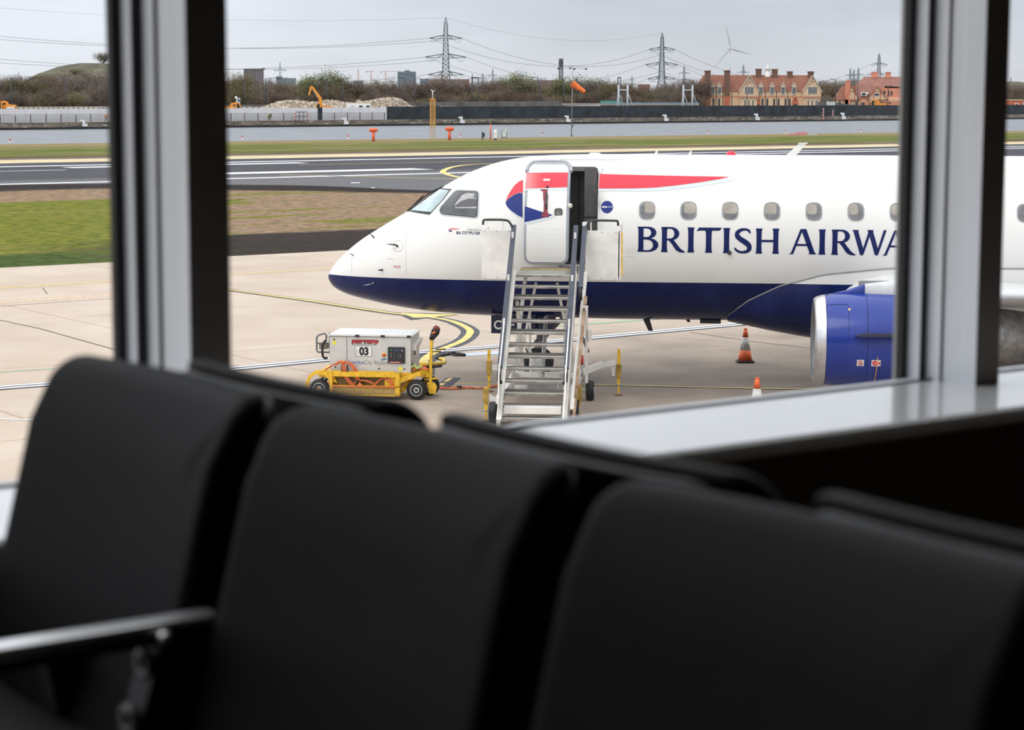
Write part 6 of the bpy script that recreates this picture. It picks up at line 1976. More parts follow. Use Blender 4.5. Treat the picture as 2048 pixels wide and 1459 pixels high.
b1.box((x0, -.5, z - .55), (x1, -.3, z + .1)).build('parapet', mat('parapet_grey', (.34, .33, .33), .8), t_)
for px0, px1, c_, nm_ in ((1200, 1240, (.10, .42, .40), 'teal_sheeting'), (1240, 1395, (.12, .22, .36), 'blue_rail')):
    xa, xb = (q_at(px0, 205, 46) - P0).dot(QU), (q_at(px1, 205, 46) - P0).dot(QU)
    MB().box((xa, -.45, z - .05), (xb, -.25, z + (.75 if nm_ == 'teal_sheeting' else .35))).build(nm_, mat(nm_, c_, .6, var=.3, scale=1), t_)
wall_run('viaduct_wall', 'dark grey concrete barrier between the two brick houses', 'wall', [(1636, 203), (1660, 204), (1700, 209), (1760, 211)], 40, .6, m_gwall)
def slab_thing(name, label, cat, px0, px1, py0, py1, v, m, depth=1.0, part='body'):
    a = q_at(px0, py1, v); b = q_at(px1, py1, v); zt = q_at(px0, py0, v).z
    t_ = thing(name, label, cat, (a.x, a.y, 0), QA)
    MB().box((0, 0, min(a.z, zt - .2)), ((b - a).dot(QU), depth, zt)).build(part, m, t_)
    return t_
slab_thing('stacked_red_barriers', 'row of red plastic barriers showing above the grey hoarding at the left', 'barrier', 152, 180, 218.3, 222, 6, M_RED)
slab_thing('stacked_green_barriers', 'low green barriers showing above the grey hoarding left of the red ones', 'barrier', 103, 125, 218.6, 222, 6, mat('green_plastic', (.04, .30, .22), .5))
slab_thing('red_container', 'red container top showing above the black hoarding left of the gabled house', 'container', 1368, 1384, 212.5, 217, 8, M_RED, 2.4)
slab_thing('red_barrier', 'short red barrier above the black hoarding right of the dark rubble', 'barrier', 881, 892, 214.4, 218, 8, M_RED)
slab_thing('site_sign', 'white site notice board above the black hoarding between the two brick houses', 'sign', 1654, 1670, 203, 214.5, 10, mat('printed_board', (.70, .74, .74), .5, var=.4, scale=2), .15)
slab_thing('blue_drum', 'dark blue container above the hoarding at the foot of the left mullion', 'container', 210, 226, 216, 222, 8, mat('dark_blue_sheet', (.03, .05, .16), .5), 2)
# rubble heaps
def heap(name, label, prof, v, depth, m, seed, n=900, rs=(.25, .7)):
    """prof: (px, py) skyline of the heap"""
    rr = random.Random(seed)
    P0 = q_at(prof[0][0], 215, v)
    pts = [((q_at(px, py, v) - P0).dot(QU), q_at(px, py, v).z) for px, py in prof]
    X1 = pts[-1][0]
    mb = MB()
    nx, ny = 60, 10
    V = []
    for j in range(ny + 1):
        for i in range(nx + 1):
            x = X1 * i / nx
            t_ = j / ny
            f = math.sin(math.pi * t_) ** .7
            h = (interp(pts, x) + .2) * f - .2
            h += (noise.noise(Vector((x * .35, t_ * 6, seed))) * .5) * f
            V.append((x, (t_ - .5) * depth, h - .35 * f))
    mb.add(V, [(j * (nx + 1) + i, j * (nx + 1) + i + 1, (j + 1) * (nx + 1) + i + 1, (j + 1) * (nx + 1) + i) for j in range(ny) for i in range(nx)])
    for k in range(n):
        x = rr.uniform(.01, .99) * X1
        t_ = rr.uniform(.08, .62)
        f = math.sin(math.pi * t_) ** .7
        h = (interp(pts, x) + .2) * f - .2 - .25
        s_ = rr.uniform(*rs)
        M_ = Matrix.Translation((x, (t_ - .5) * depth, h)) @ Matrix.Rotation(rr.uniform(0, 6), 4, Vector((rr.random(), rr.random(), rr.random() + .1)).normalized())
        k_ = []
        for a in (-1, 1):
            for b in (-1, 1):
                for c in (-1, 1):
                    k_.append(M_ @ Vector((a * s_ * rr.uniform(.3, .6), b * s_ * rr.uniform(.3, .6), c * s_ * rr.uniform(.2, .5))))
        mb.add(k_, [(0, 1, 3, 2), (4, 6, 7, 5), (0, 4, 5, 1), (2, 3, 7, 6), (0, 2, 6, 4), (1, 5, 7, 3)])
    o = mb.build(name, m, None, (P0.x, P0.y, 0), (0, 0, QA))
    tag(o, label, 'rubble', kind='stuff')
m_rub = mat('broken_concrete', (.52, .44, .355), .9, var=.45, scale=1.3, detail=4)
heap('rubble_heap', 'long pale heap of broken concrete behind the grey hoarding and the excavator', [(522, 219), (540, 210), (560, 203), (580, 200), (600, 201.5), (617, 203), (635, 204), (655, 199.5), (672, 201), (690, 205), (720, 207)], 23, 12, m_rub, 1, 1100)
heap('rubble_heap', 'high pale heap of broken concrete behind the white site cabin', [(700, 207), (725, 203), (750, 199.5), (770, 195.5), (785, 195), (798, 197), (812, 206), (818, 218)], 31, 3.5 * 2, m_rub, 2, 1000)
heap('dark_rubble_heap', 'small dark heap of rubble behind the black hoarding left of the lattice mast', [(824, 218), (838, 211), (850, 207), (862, 208), (872, 211), (884, 218)], 18, 8, mat('dark_rubble', (.07, .065, .07), .9, var=.6, scale=1.5), 3, 400)
# weeds along the kerb
# excavators
def excavator(px, py_base, label, mirror=1, boom=True, v=9):
    p = q_at(px, py_base, v); s = p.y / FPX
    t_ = thing('excavator', label, 'excavator', (p.x, p.y, -.2), .12)
    z0 = p.z + .2
    S_ = lambda x, y, z: (x * s * mirror, y, z0 + z * s)
    MB().slab(34 * s, .55, 1.0, .27, .05, (4 * s * mirror, -.9, .35)).slab(34 * s, .55, 1.0, .27, .05, (4 * s * mirror, 1.3, .35)).build('tracks', M_BLACK, t_)
    MB().box((-8 * s * mirror if mirror > 0 else -22 * s, -1.0, .6), (22 * s if mirror > 0 else 8 * s, 1.4, 1.1)).build('undercarriage', M_DARK, t_)
    body = MB(); body.prism([S_(-2, 0, 0)[::2], S_(26, 0, 0)[::2], S_(26, 0, 6)[::2], S_(8, 0, 7.5)[::2], S_(-2, 0, 5)[::2]], -.9, 1.6); body.build('engine_housing', M_AMBER, t_)
    MB().box((min(S_(-2, 0, 0)[0], S_(26, 0, 0)[0]), -.8, 1.0), (max(S_(-2, 0, 0)[0], S_(26, 0, 0)[0]), 1.5, z0 + .3)).build('turntable', M_AMBER, t_)
    cb = MB(); cb.prism([S_(-7, 0, -4)[::2], S_(0, 0, -4)[::2], S_(0, 0, 12)[::2], S_(-4, 0, 13)[::2], S_(-8, 0, 9)[::2], S_(-9, 0, 2)[::2]], -1.5, .1)
    c_ = cb.build('cab', mat('cab_glass_dark', (.03, .045, .04), .15), t_)
    for q in ((-7.5, -4, -7.8, 9), (-7.8, 9, -4, 13), (-4, 13, 0, 12), (0, 12, 0, -4), (-7, -4, 0, -4)):
        MB().bar(S_(q[0], -1.55, q[1]), S_(q[2], -1.55, q[3]), .22).build('cab_frame', M_AMBER, c_)
    MB().box((min(S_(9, 0, 0)[0], S_(25, 0, 0)[0]), -1.0, z0 - 1.0 * s), (max(S_(9, 0, 0)[0], S_(25, 0, 0)[0]), -.92, z0 + 2.5 * s)).build('white_panel', M_WHITE, t_)
    for x in (12, 17, 21): MB().bar(S_(x, 0, 6.5), S_(x, 0, 11), .09).build('guard_rail', M_DARK, t_)
    if boom:
        MB().prism([S_(-1, 0, 5)[::2], S_(5, 0, 5)[::2], S_(4, 0, 22)[::2], S_(-3, 0, 32)[::2], S_(-14, 0, 46)[::2], S_(-17, 0, 46)[::2], S_(-16, 0, 42)[::2], S_(-3, 0, 22)[::2]], -.3, .3).build('boom', M_AMBER, t_)
        MB().bar(S_(-13, -.35, 38), S_(-4, -.35, 23), .5, .1).build('ram', M_LGREY, t_)
        MB().bar(S_(-14.5, -.1, 44), S_(-6, -.1, 30), .25).build('white_ram', M_WHITE, t_)
        MB().prism([S_(-14, 0, 46)[::2], S_(-19, 0, 46)[::2], S_(-21, 0, 36)[::2], S_(-24, 0, 27)[::2], S_(-21, 0, 26)[::2], S_(-17, 0, 38)[::2]], -.28, .28).build('dipper_arm', M_AMBER, t_)
        MB().prism([S_(-24, 0, 29)[::2], S_(-21, 0, 29)[::2], S_(-23, 0, 22)[::2], S_(-26, 0, 24)[::2]], -.3, .3).build('crusher_jaw', M_DARK, t_)
    else:
        MB().prism([S_(-6, 0, -2)[::2], S_(-3, 0, -2)[::2], S_(-2, 0, 8)[::2], S_(6, 0, 11)[::2], S_(9, 0, 6)[::2], S_(12, 0, -2)[::2], S_(15, 0, -2)[::2], S_(11, 0, 12)[::2], S_(2, 0, 15)[::2], S_(-5, 0, 11)[::2]], -.3, .3).build('folded_boom', M_AMBER, t_)
    return t_
excavator(640, 219, 'orange excavator with its boom raised over the pale rubble heap')
t1 = excavator(473, 219, 'orange excavator with folded boom above the hoarding beside the left mullion', -1, False)
excavator(1746, 213, 'orange excavator arm folded in front of the red brick house at the right', 1, False, 9)
excavator(5, 216, 'yellow machine showing above the hoarding at the left edge of the picture', 1, False, 9)
p = q_at(476, 205, 14); s = p.y / FPX
t_ = thing('water_tower_box', 'grey dust-suppression cabinet with a white nozzle standing behind the left excavator', 'equipment', (p.x, p.y, -.2), .1)
MB().box((-4 * s, 0, 0), (4 * s, 2, p.z + 11 * s)).build('grey_cabinet', M_LGREY, t_)
MB().box((0, -.05, p.z + 4 * s), (3 * s, 0, p.z + 8 * s)).build('blue_label', m_blue, t_)
MB().cyl((-3 * s, .5, p.z + 11 * s), (-4.5 * s, .3, p.z + 12.5 * s), .25, n=10).build('nozzle', M_WHITE, t_)
# site cabin
p = q_at(693, 219, 9); s = p.y / FPX
t_ = thing('site_cabin', 'white site cabin with a red stripe and two dark windows before the rubble', 'cabin', (p.x, p.y, -.2), .1)
zt = p.z + 11.5 * s + .2
MB().box((0, 0, 0), (48 * s, 2.8, zt)).build('cabin_body', mat('cabin_white', (.86, .86, .84), .5, var=.05), t_)
MB().box((5 * s, -.05, zt - 11 * s), (48 * s, 0, zt - 10 * s)).build('red_stripe', M_RED, t_)
for x in (25, 39):
    f_ = MB().box((x * s, -.06, zt - 8.5 * s), ((x + 7) * s, 0, zt - 3.5 * s)).build('window', M_DARK, t_)
    MB().box(((x + .6) * s, -.08, zt - 7.9 * s), ((x + 6.4) * s, -.05, zt - 4.1 * s)).build('pane', mat('cabin_pane_dark', (.03, .04, .05), .2), f_)
MB().box((9 * s, -.06, zt - 8.5 * s), (15 * s, 0, zt - 3.5 * s)).build('door', M_LGREY, t_)
p = q_at(717, 208, 15); s = p.y / FPX
t_ = thing('cream_hopper', 'square cream stack rising behind the white site cabin', 'tank', (p.x, p.y, -.2), .1)
MB().box((-3 * s, 0, 0), (4 * s, 2, p.z + 10 * s)).build('stack_body', mat('hopper_cream', (.60, .54, .42), .6), t_)
# ================================================================ trees beyond the quay
def leafmat(name, c1, c2):
    return mat(name, c1, .85, col2=c2, scale=.9, detail=3, rnd=.22, spec=.2)
m_bark = leafmat('tree_bark', (.075, .058, .046), (.045, .036, .030))
TW = {'bare': leafmat('bare_twigs', (.215, .158, .125), (.125, .092, .076)),
      'grey': leafmat('grey_twigs', (.245, .205, .180), (.150, .125, .112)),
      'olive': leafmat('olive_buds', (.225, .190, .105), (.130, .108, .070)),
      'green': leafmat('spring_leaves', (.250, .270, .110), (.140, .155, .075)),
      'blossom': leafmat('pale_blossom', (.50, .42, .37), (.30, .24, .20)),
      'dark': leafmat('dark_evergreen_leaves', (.045, .055, .030), (.025, .030, .018))}
def tree_meshes(seed, kind, H_=10.0, spread=3.0, low=.22, ntw=4200, upright=.6):
    rr = random.Random(seed)
    tr_, tw = MB(), MB()
    tips = []
    def limb(p, d, L_, r, lev):
        q = p
        n = 3
        pts = [p]
        for i in range(n):
            d = (d + Vector((rr.uniform(-.22, .22), rr.uniform(-.22, .22), rr.uniform(-.05, .16)))).normalized()
            q = q + d * L_ / n
            pts.append(q)
        for i in range(n):
            ra, rb = r * (1 - i / n * .55), r * (1 - (i + 1) / n * .55)
            tr_.cyl(pts[i], pts[i + 1], ra, rb, 4 if lev else 6, caps=False)
        if lev >= 3 or L_ < .7:
            tips.append((pts[-1], d)); tips.append((pts[-2], d))
            return
        tips.append((pts[-1], d))
        for k in range(rr.choice((3, 4)) if lev < 2 else 3):
            b = pts[rr.choice((1, 2, 3, 3))]
            a = rr.uniform(0, 2 * math.pi)
            side = Vector((math.cos(a), math.sin(a), rr.uniform(.1, .9)))
            limb(b, (d * upright + side * .75).normalized(), L_ * rr.uniform(.55, .78), r * .5, lev + 1)
    n0 = rr.choice((1, 2, 3)) if low < .15 else 1
    for k in range(n0):
        a = rr.uniform(0, 6.28)
        base = Vector((math.cos(a) * .25 * (n0 > 1), math.sin(a) * .25 * (n0 > 1), -.2))
        top = base + Vector((math.cos(a) * .15 * n0, math.sin(a) * .15 * n0, 1)) * (H_ * low + .2)
        tr_.cyl(base, top, .20, .15, 7, caps=False)
        for j in range(5):
            aa = rr.uniform(0, 6.28)
            limb(top, Vector((math.cos(aa) * .55, math.sin(aa) * .55, rr.uniform(.5, 1.2))).normalized(), H_ * .34, .10, 0)
        limb(top, Vector((0, 0, 1)), H_ * .38, .12, 0)
    # fit the skeleton to the wanted height and spread
    zs = max(p.z for p, d in tips); xs = sorted(max(abs(p.x), abs(p.y)) for p, d in tips)[int(len(tips) * .9)]
    fx, fz = spread / max(xs, .1), H_ * .95 / zs
    tr_.v = [(v[0] * fx, v[1] * fx, v[2] * fz) for v in tr_.v]
    V, F = [], []
    leafy = kind in ('green', 'dark', 'blossom')
    for k in range(ntw):
        p, d = rr.choice(tips)
        p = Vector((p.x * fx, p.y * fx, p.z * fz))
        sc = (.55 if low > .15 else .7)
        p = p + Vector((rr.gauss(0, sc), rr.gauss(0, sc), rr.gauss(-.1, sc)))
        if p.z < .1: p.z = rr.uniform(.1, 1)
        dd = Vector((rr.gauss(0, .6), rr.gauss(0, .6), rr.uniform(.1, 1.3))).normalized()
        if leafy:
            L_, w_ = rr.uniform(.14, .32), rr.uniform(.12, .24)
            dd = Vector((rr.gauss(0, 1), rr.gauss(0, 1), rr.gauss(0, 1))).normalized()
        else:
            L_, w_ = rr.uniform(.5, 1.15), rr.uniform(.035, .085)
        s_ = dd.cross(Vector((rr.gauss(0, 1), rr.gauss(0, 1), rr.gauss(0, 1)))).normalized() * w_ / 2
        i = len(V)
        V += [p - s_, p + s_, p + dd * L_ + s_ * .3]
        F.append((i, i + 1, i + 2))
    tw.add(V, F)
    return tr_, tw
def make_tree(seed, kind, label, group, **kw):
    tr_, tw = tree_meshes(seed, kind, **kw)
    t_ = thing('tree', label, 'tree', group=group)
    a = tr_.build('trunk', m_bark, t_)
    o = tw.build('crown', TW[kind], t_)
    t_['kind_'] = kind
    return t_
SKY = [(-80, 150), (0, 149), (30, 146), (55, 149), (75, 148), (98, 149), (112, 143), (125, 138), (160, 140), (215, 137), (300, 150), (440, 150), (462, 146), (478, 139), (492, 154), (560, 158), (598, 157), (612, 149), (625, 146), (640, 152), (652, 139), (668, 138), (682, 148), (696, 158), (740, 159), (775, 152), (790, 159), (830, 163), (856, 160), (868, 150), (885, 145), (898, 156), (930, 158), (960, 161), (975, 155), (990, 150), (1012, 144), (1040, 142), (1055, 150), (1080, 159), (1108, 160), (1125, 150), (1140, 146), (1160, 149), (1180, 151), (1192, 146), (1212, 152), (1225, 160), (1245, 158), (1262, 162), (1290, 170), (1310, 169), (1330, 160), (1350, 155), (1375, 152), (1405, 156), (1500, 160), (1630, 160), (1650, 156), (1680, 158), (1700, 154), (1725, 156), (1760, 158), (1900, 160), (2048, 168), (2150, 168)]
protos = {}
seed = 11
for kind, low, spread, n in (('bare', .2, 3.3, 5), ('grey', .2, 3.3, 3), ('olive', .2, 3.4, 3), ('green', .3, 2.8, 2), ('blossom', .18, 2.8, 1)):
    protos[kind] = []
    for k in range(n):
        protos[kind].append(make_tree(seed, kind, 'x', 'g', H_=10.0, spread=spread, low=low, ntw=3600 if kind != 'green' else 3000))
        seed += 1
protos['scrub'] = [make_tree(seed + k, 'bare' if k != 2 else 'olive', 'x', 'g', H_=6.0, spread=3.4, low=.06, ntw=3200) for k in range(4)]
KL = {'bare': 'bare brown tree', 'grey': 'bare greyish tree', 'olive': 'olive budding tree', 'green': 'tree in fresh green leaf', 'blossom': 'tree in pale blossom', 'scrub': 'low bare thicket tree'}
WHERE = [(45, 'by the leftmost street lamp'), (105, 'left of the green mound'), (160, 'under the green mound'), (240, 'touching the left mullion'), (470, 'hidden by the left mullion'), (510, 'above the small left excavator'), (560, 'left of the raised boom'), (635, 'above the raised boom'), (690, 'left of the white cabin'), (750, 'above the white cabin'), (820, 'above the high rubble heap'), (870, 'left of the lattice mast'), (910, 'under the tallest pylon'), (960, 'by the twin lamp'), (1020, 'right of the twin lamp'), (1075, 'left of the paired lamps'), (1130, 'by the telecom mast'), (1180, 'right of the windsock'), (1232, 'left of the goalpost frames'), (1270, 'by the first goalpost frame'), (1345, 'under the second tallest pylon'), (1400, 'by the second goalpost frame'), (1640, 'hidden by the gabled house'), (1700, 'between the two houses'), (1800, 'behind the red house'), (3000, 'beyond the right mullion')]
used = set()
rt = random.Random(5)
def plant(kind, px, v, h, j=None):
    pl = protos[kind]
    pr = pl[(j if j is not None else rt.randrange(len(pl)))]
    p = q_at(px, 210, v)
    base_h = 6.0 if kind == 'scrub' else 10.0
    where = next(w_ for x, w_ in WHERE if px < x)
    row = 'back row' if v > 70 else 'front row'
    lb = '%s, %s, %s' % (KL[kind], row, where)
    sc = h / base_h
    wd = sc * rt.uniform(.9, 1.25)
    if pr.name not in used:
        used.add(pr.name)
        o = pr
        o.location = (p.x, p.y, -.2); o.scale = (wd, wd, sc); o.rotation_euler = (0, 0, rt.uniform(0, 6.28)); o['label'] = lb
    else:
        o = dup(pr, (p.x, p.y, -.2), rt.uniform(0, 6.28), lb, scale=(wd, wd, sc))
    o['group'] = lb
    return o
def sky_h(px, v):
    p = q_at(px, interp(SKY, px), v)
    return p.z + .2
SPECIAL = {'green': [(614, 0), (628, 1), (655, 0), (670, 1), (1008, 1), (1036, 0), (1120, 0), (1138, 1), (1190, 1)], 'blossom': [(200, 0), (883, 0)]}
sp_px = {}
for kd, l in SPECIAL.items():
    for px, j in l:
        plant(kd, px, 78, sky_h(px, 78) * 1.03, j)
        sp_px[px] = 1
px = -45.0
while px < 2110:
    if 250 < px < 430 or 1815 < px < 1985: px += 30
    if 1425 < px < 1600: px = 1608
    if not any(abs(px - q) < 7 for q in sp_px):
        kind = rt.choices(('bare', 'grey', 'olive'), (5, 3, 3))[0]
        if 960 < px < 1240: kind = rt.choices(('bare', 'olive', 'grey'), (2, 4, 2))[0]
        v = rt.uniform(72, 86)
        plant(kind, px, v, sky_h(px, v) * rt.uniform(.90, 1.0))
    px += rt.uniform(11, 17)
px = -40.0
while px < 2110:
    if 260 < px < 420 or 1815 < px < 1985: px += 30
    if 1400 < px < 1640: px = 1645
    kind = rt.choices(('bare', 'scrub', 'olive', 'grey'), (4, 4, 2, 2))[0]
    v = rt.uniform(56, 66)
    if 1395 < px < 1640: v = 92
    h = sky_h(px, v)
    plant(kind, px, v, h * rt.uniform(.55, .80) if kind != 'scrub' else h * rt.uniform(.40, .6))
    px += rt.uniform(12, 19)
for k, (kd, l) in enumerate(protos.items()):
    for pr in l:
        if pr.name not in used:
            for ch in list(pr.children): bpy.data.objects.remove(ch)
            bpy.data.objects.remove(pr)
# distant mounds
def mound(name, label, px0, px1, prof, Y, m):
    a = at_y(px0, 187, Y); b = at_y(px1, 187, Y)
    L_ = b.x - a.x
    mb = MB()
    nx, ny = 40, 12
    pts = [(at_y(x, y, Y).x - a.x, at_y(x, y, Y).z) for x, y in prof]
    V = []
    for j in range(ny + 1):
        for i in range(nx + 1):
            x = L_ * i / nx; t_ = j / ny
            V.append((x, (t_ - .5) * 160, interp(pts, x) * math.sin(math.pi * t_) ** .8 + noise.noise(Vector((x * .05, t_ * 5, 0))) * 1.2 * math.sin(math.pi * t_)))
    mb.add(V, [(j * (nx + 1) + i, j * (nx + 1) + i + 1, (j + 1) * (nx + 1) + i + 1, (j + 1) * (nx + 1) + i) for j in range(ny) for i in range(nx)], True)
    o = mb.build(name, m, None, (a.x, a.y, -.2))
    return tag(o, label, 'hill')
m_hill = mat('scrubby_hillside', (.105, .100, .050), .95, col2=(.050, .040, .030), scale=.09, detail=8)
mound('grassy_mound', 'scrubby green mound rising behind the trees left of the left mullion', 60, 330, [(60, 170), (105, 140), (125, 132), (160, 127), (200, 127), (240, 130), (290, 150), (330, 170)], 880, m_hill)
mound('grassy_mound', 'rounded brown-green mound seen beyond the right mullion', 1960, 2130, [(1960, 180), (1995, 166), (2020, 163), (2040, 164), (2070, 172), (2130, 182)], 900, m_hill)
bush = make_tree(91, 'olive', 'small lone bush on the crest of the green mound at the left', 'bush on the mound', H_=5, spread=3.2, low=.05, ntw=2500)
p = at_y(207, 127, 880); bush.location = (p.x, p.y, p.z - .6); bush['category'] = 'bush'; del bush['group']
for o in list(bpy.data.objects):
    if 'kind_' in o: del o['kind_']

for k in range(9):
    px = rt.uniform(118, 216); Y = 850
    o = dup(bush, None, rt.uniform(0, 6), 'low scrub bush on the slope of the green mound at the left', 'bushes on the mound', scale=(.75, .75, rt.uniform(.3, .5)))
    t__ = rt.uniform(.15, .4)
    zz = interp([(105, 140), (125, 132), (160, 127), (215, 128)], px)
    p = at_y(px, zz, 880); o.location = (p.x, 880 - 80 + t__ * 160 - 20, (p.z + .2) * math.sin(math.pi * (t__ - .125)) ** .8 - 1.0)

# ================================================================ lamps, masts, pylons
m_lamp = mat('lamp_post_paint', (.035, .04, .045), .5)
LV = 50
def lamp_proto():
    t_ = thing('street_lamp', 'x', 'street lamp', group='street lamps along the road behind the quay')
    MB().cyl((0, 0, 0), (0, 0, 10), .19, .13, 8).build('lamp_pole', m_lamp, t_)
    MB().tube([(0, 0, 9.95), (.25, 0, 10.05), (.9, 0, 10.05)], .06, 6).build('lamp_arm', m_lamp, t_)
    MB().slab(.75, .3, .14, .1, .04, (1.2, 0, 10.03), 'xy').build('lamp_head', m_lamp, t_)
    return t_
lp = lamp_proto()
first = True
for px, ty, side, where in ((22, 156, 1, 'leftmost, near the left edge of the picture'), (131, 156.5, -1, 'halfway between the picture edge and the left mullion'), (199, 156.5, 1, 'just left of the left mullion'),
        (490, 155.5, -1, 'right of the left mullion'), (531.5, 156.5, 1, 'above the left end of the pale rubble heap'), (653.5, 156, -1, 'right of the raised excavator boom'), (686, 157, 1, 'left of the white site cabin'),
        (809.5, 156, -1, 'at the right end of the high rubble heap'), (829.5, 156, 1, 'between the rubble and the lattice mast'), (930, 184, 1, 'short, below the pair of twin lamps'), (1076, 154.5, -1, 'taller of two left of the telecom mast'), (1081.5, 157, 1, 'shorter of two left of the telecom mast'),
        (1127, 156, 1, 'just behind the windsock pole'), (1153, 155, 1, 'right of the windsock pole'), (1197.5, 161, 1, 'left of the first goalpost frame'), (1367.5, 158, 1, 'left post beside the second goalpost frame'),
        (1639.5, 162.5, 1, 'beside the right gable of the long house'), (1670.5, 158.5, -1, 'between the two brick houses'), (1715, 166, -1, 'in front of the red brick house gable'), (1775.5, 171, 1, 'with a pale head before the red brick house')):
    v = 30 if px in (1715, 1775.5) else LV
    p = q_at(px, 200, v); s = p.y / FPX
    h = zat(px, ty, p) + .2
    lb = 'black street lamp ' + where
    if first:
        o = lp; o.location = (p.x, p.y, -.2); first = False; o['label'] = lb
    else:
        o = dup(lp, (p.x, p.y, -.2), None, lb)
    o.scale = (h / 10 * side, h / 10, h / 10)
def twin(px0, px1, ty, label):
    p = q_at(px0, 200, LV); s = p.y / FPX
    h = zat(px0, ty, p) + .2
    w_ = (px1 - px0) * s
    t_ = thing('portal_lamp', label, 'street lamp', (p.x, p.y, -.2), 0)
    MB().cyl((0, 0, 0), (0, 0, h), .2, .16, 8).build('lamp_pole', m_lamp, t_)
    MB().cyl((w_, 0, -.0), (w_, 0, h), .16, .12, 8).build('lamp_pole', m_lamp, t_)
    MB().box((-.1, -.15, h - .1), (w_ + .1, .15, h + .2)).build('cross_bar', m_lamp, t_)
twin(944, 956.5, 155.5, 'black twin-pole lamp with a joined top, right of the lattice mast')
twin(1235.5, 1241, 155.5, 'black narrow twin-pole lamp with a joined top at the first goalpost frame')
p = q_at(1506, 200, 30); s = p.y / FPX
t_ = thing('street_lamp', 'thin black street lamp standing in front of the left big gable', 'street lamp', (p.x, p.y, -.2), 0)
h = zat(1494, 166, p) + .2
t_.location.x = q_at(1494, 200, 30).x; t_.location.y = q_at(1494, 200, 30).y
MB().cyl((0, 0, 0), (0, 0, h), .11, .07, 8).build('lamp_pole', m_lamp, t_)
MB().slab(.7, .3, .12, .1, .04, (1.0, 0, h + .0), 'xy').bar((0, 0, h), (.8, 0, h + .02), .07).build('lamp_head', m_lamp, t_)
# goalpost frames
m_gp = mat('pale_steel_posts', (.46, .50, .55), .5)
for px, ty, label in ((1237, 170, 'pale grey goalpost frame with stays, the left of two'), (1366.5, 170, 'pale grey goalpost frame with stays beside the gabled house')):
    p = q_at(px, 205, 42); s = p.y / FPX
    t_ = thing('goalpost_frame', label, 'frame', (p.x, p.y, -.2), 0)
    h = zat(px, ty, p) + .2; hb = zat(px, 180, p) + .2; w_ = 18 * s
    for x in (0, w_): MB().cyl((x, 0, 0), (x, 0, h), .28, n=10).build('frame_post', m_gp, t_)
    MB().cyl((0, 0, hb), (w_, 0, hb), .18, n=8).build('cross_beam', m_gp, t_)
    for a, b in (((0, 0, hb), (-6 * s, 0, 0)), ((w_, 0, hb - .5), (w_ + 17 * s, 0, .2)), ((0, 0, hb - .5), (w_ - 2 * s, 0, .5))): MB().cyl(a, b, .09, n=6).build('stay_bar', m_gp, t_)
# telecom mast
Yt = 760
a = at_y(1122, 117, Yt)
t_ = thing('telecom_mast', 'dark lattice telecom mast with antenna drums standing behind the trees', 'mast', (a.x, a.y, 0), .3)
s = Yt / FPX; ht = a.z
m_tm = mat('mast_dark_grey', (.095, .11, .13), .6)
mb = MB()
for q in ((-1, -1), (1, -1), (1, 1), (-1, 1)): mb.bar((q[0] * 3.2 * s, q[1] * 3.2 * s, 0), (q[0] * 3.0 * s, q[1] * 3.0 * s, ht), .9 * s)
z = 0
while z < ht:
    for q, r_ in (((-1, -1), (1, -1)), ((1, -1), (1, 1)), ((1, 1), (-1, 1)), ((-1, 1), (-1, -1))):
        mb.bar((q[0] * 3.1 * s, q[1] * 3.1 * s, z), (r_[0] * 3.1 * s, r_[1] * 3.1 * s, min(ht, z + 3.5 * s)), .5 * s)
        mb.bar((q[0] * 3.1 * s, q[1] * 3.1 * s, z), (r_[0] * 3.1 * s, r_[1] * 3.1 * s, z), .6 * s)
    z += 3.5 * s
mb.build('mast_lattice', m_tm, t_)
for zz in (ht - 14 * s, ht - 4 * s):
    MB().cyl((0, 0, zz - 4 * s), (0, 0, zz + 4 * s), 4.2 * s, n=12).build('antenna_cluster', m_tm, t_)
    MB().cyl((0, 0, zz - 6 * s), (0, 0, zz - 5 * s), 5.4 * s, n=12).build('work_platform', m_tm, t_)
# electricity pylons
m_pyl = mat('galvanised_pylon', (.115, .145, .165), .6, .2)
ARMS = [(.80, .185), (.585, .235), (.385, .200)]       # (height, half width) as a share of the tower
def pylon_mesh(H_):
    mb = MB()
    def hw(z):
        f = z / H_
        return H_ * interp([(0, .125), (.28, .052), (.34, .040), (.80, .022), (.92, .020), (1, .002)], f)
    zs_ = [0, .10, .20, .28, .34, .385, .43, .48, .53, .585, .63, .68, .74, .80, .85, .90, .95, 1.0]
    t1, t2 = .0062 * H_, .0036 * H_
    for a, b in zip(zs_, zs_[1:]):
        za, zb = a * H_, b * H_
        wa, wb = hw(za), hw(zb)
        cs = ((-1, -1), (1, -1), (1, 1), (-1, 1))
        for i, c in enumerate(cs):
            n = cs[(i + 1) % 4]
            mb.bar((c[0] * wa, c[1] * wa, za), (c[0] * wb, c[1] * wb, zb), t1)
            mb.bar((c[0] * wa, c[1] * wa, za), (n[0] * wb, n[1] * wb, zb), t2)
            mb.bar((n[0] * wa, n[1] * wa, za), (c[0] * wb, c[1] * wb, zb), t2)
            mb.bar((c[0] * wb, c[1] * wb, zb), (n[0] * wb, n[1] * wb, zb), t2)
    return mb, hw
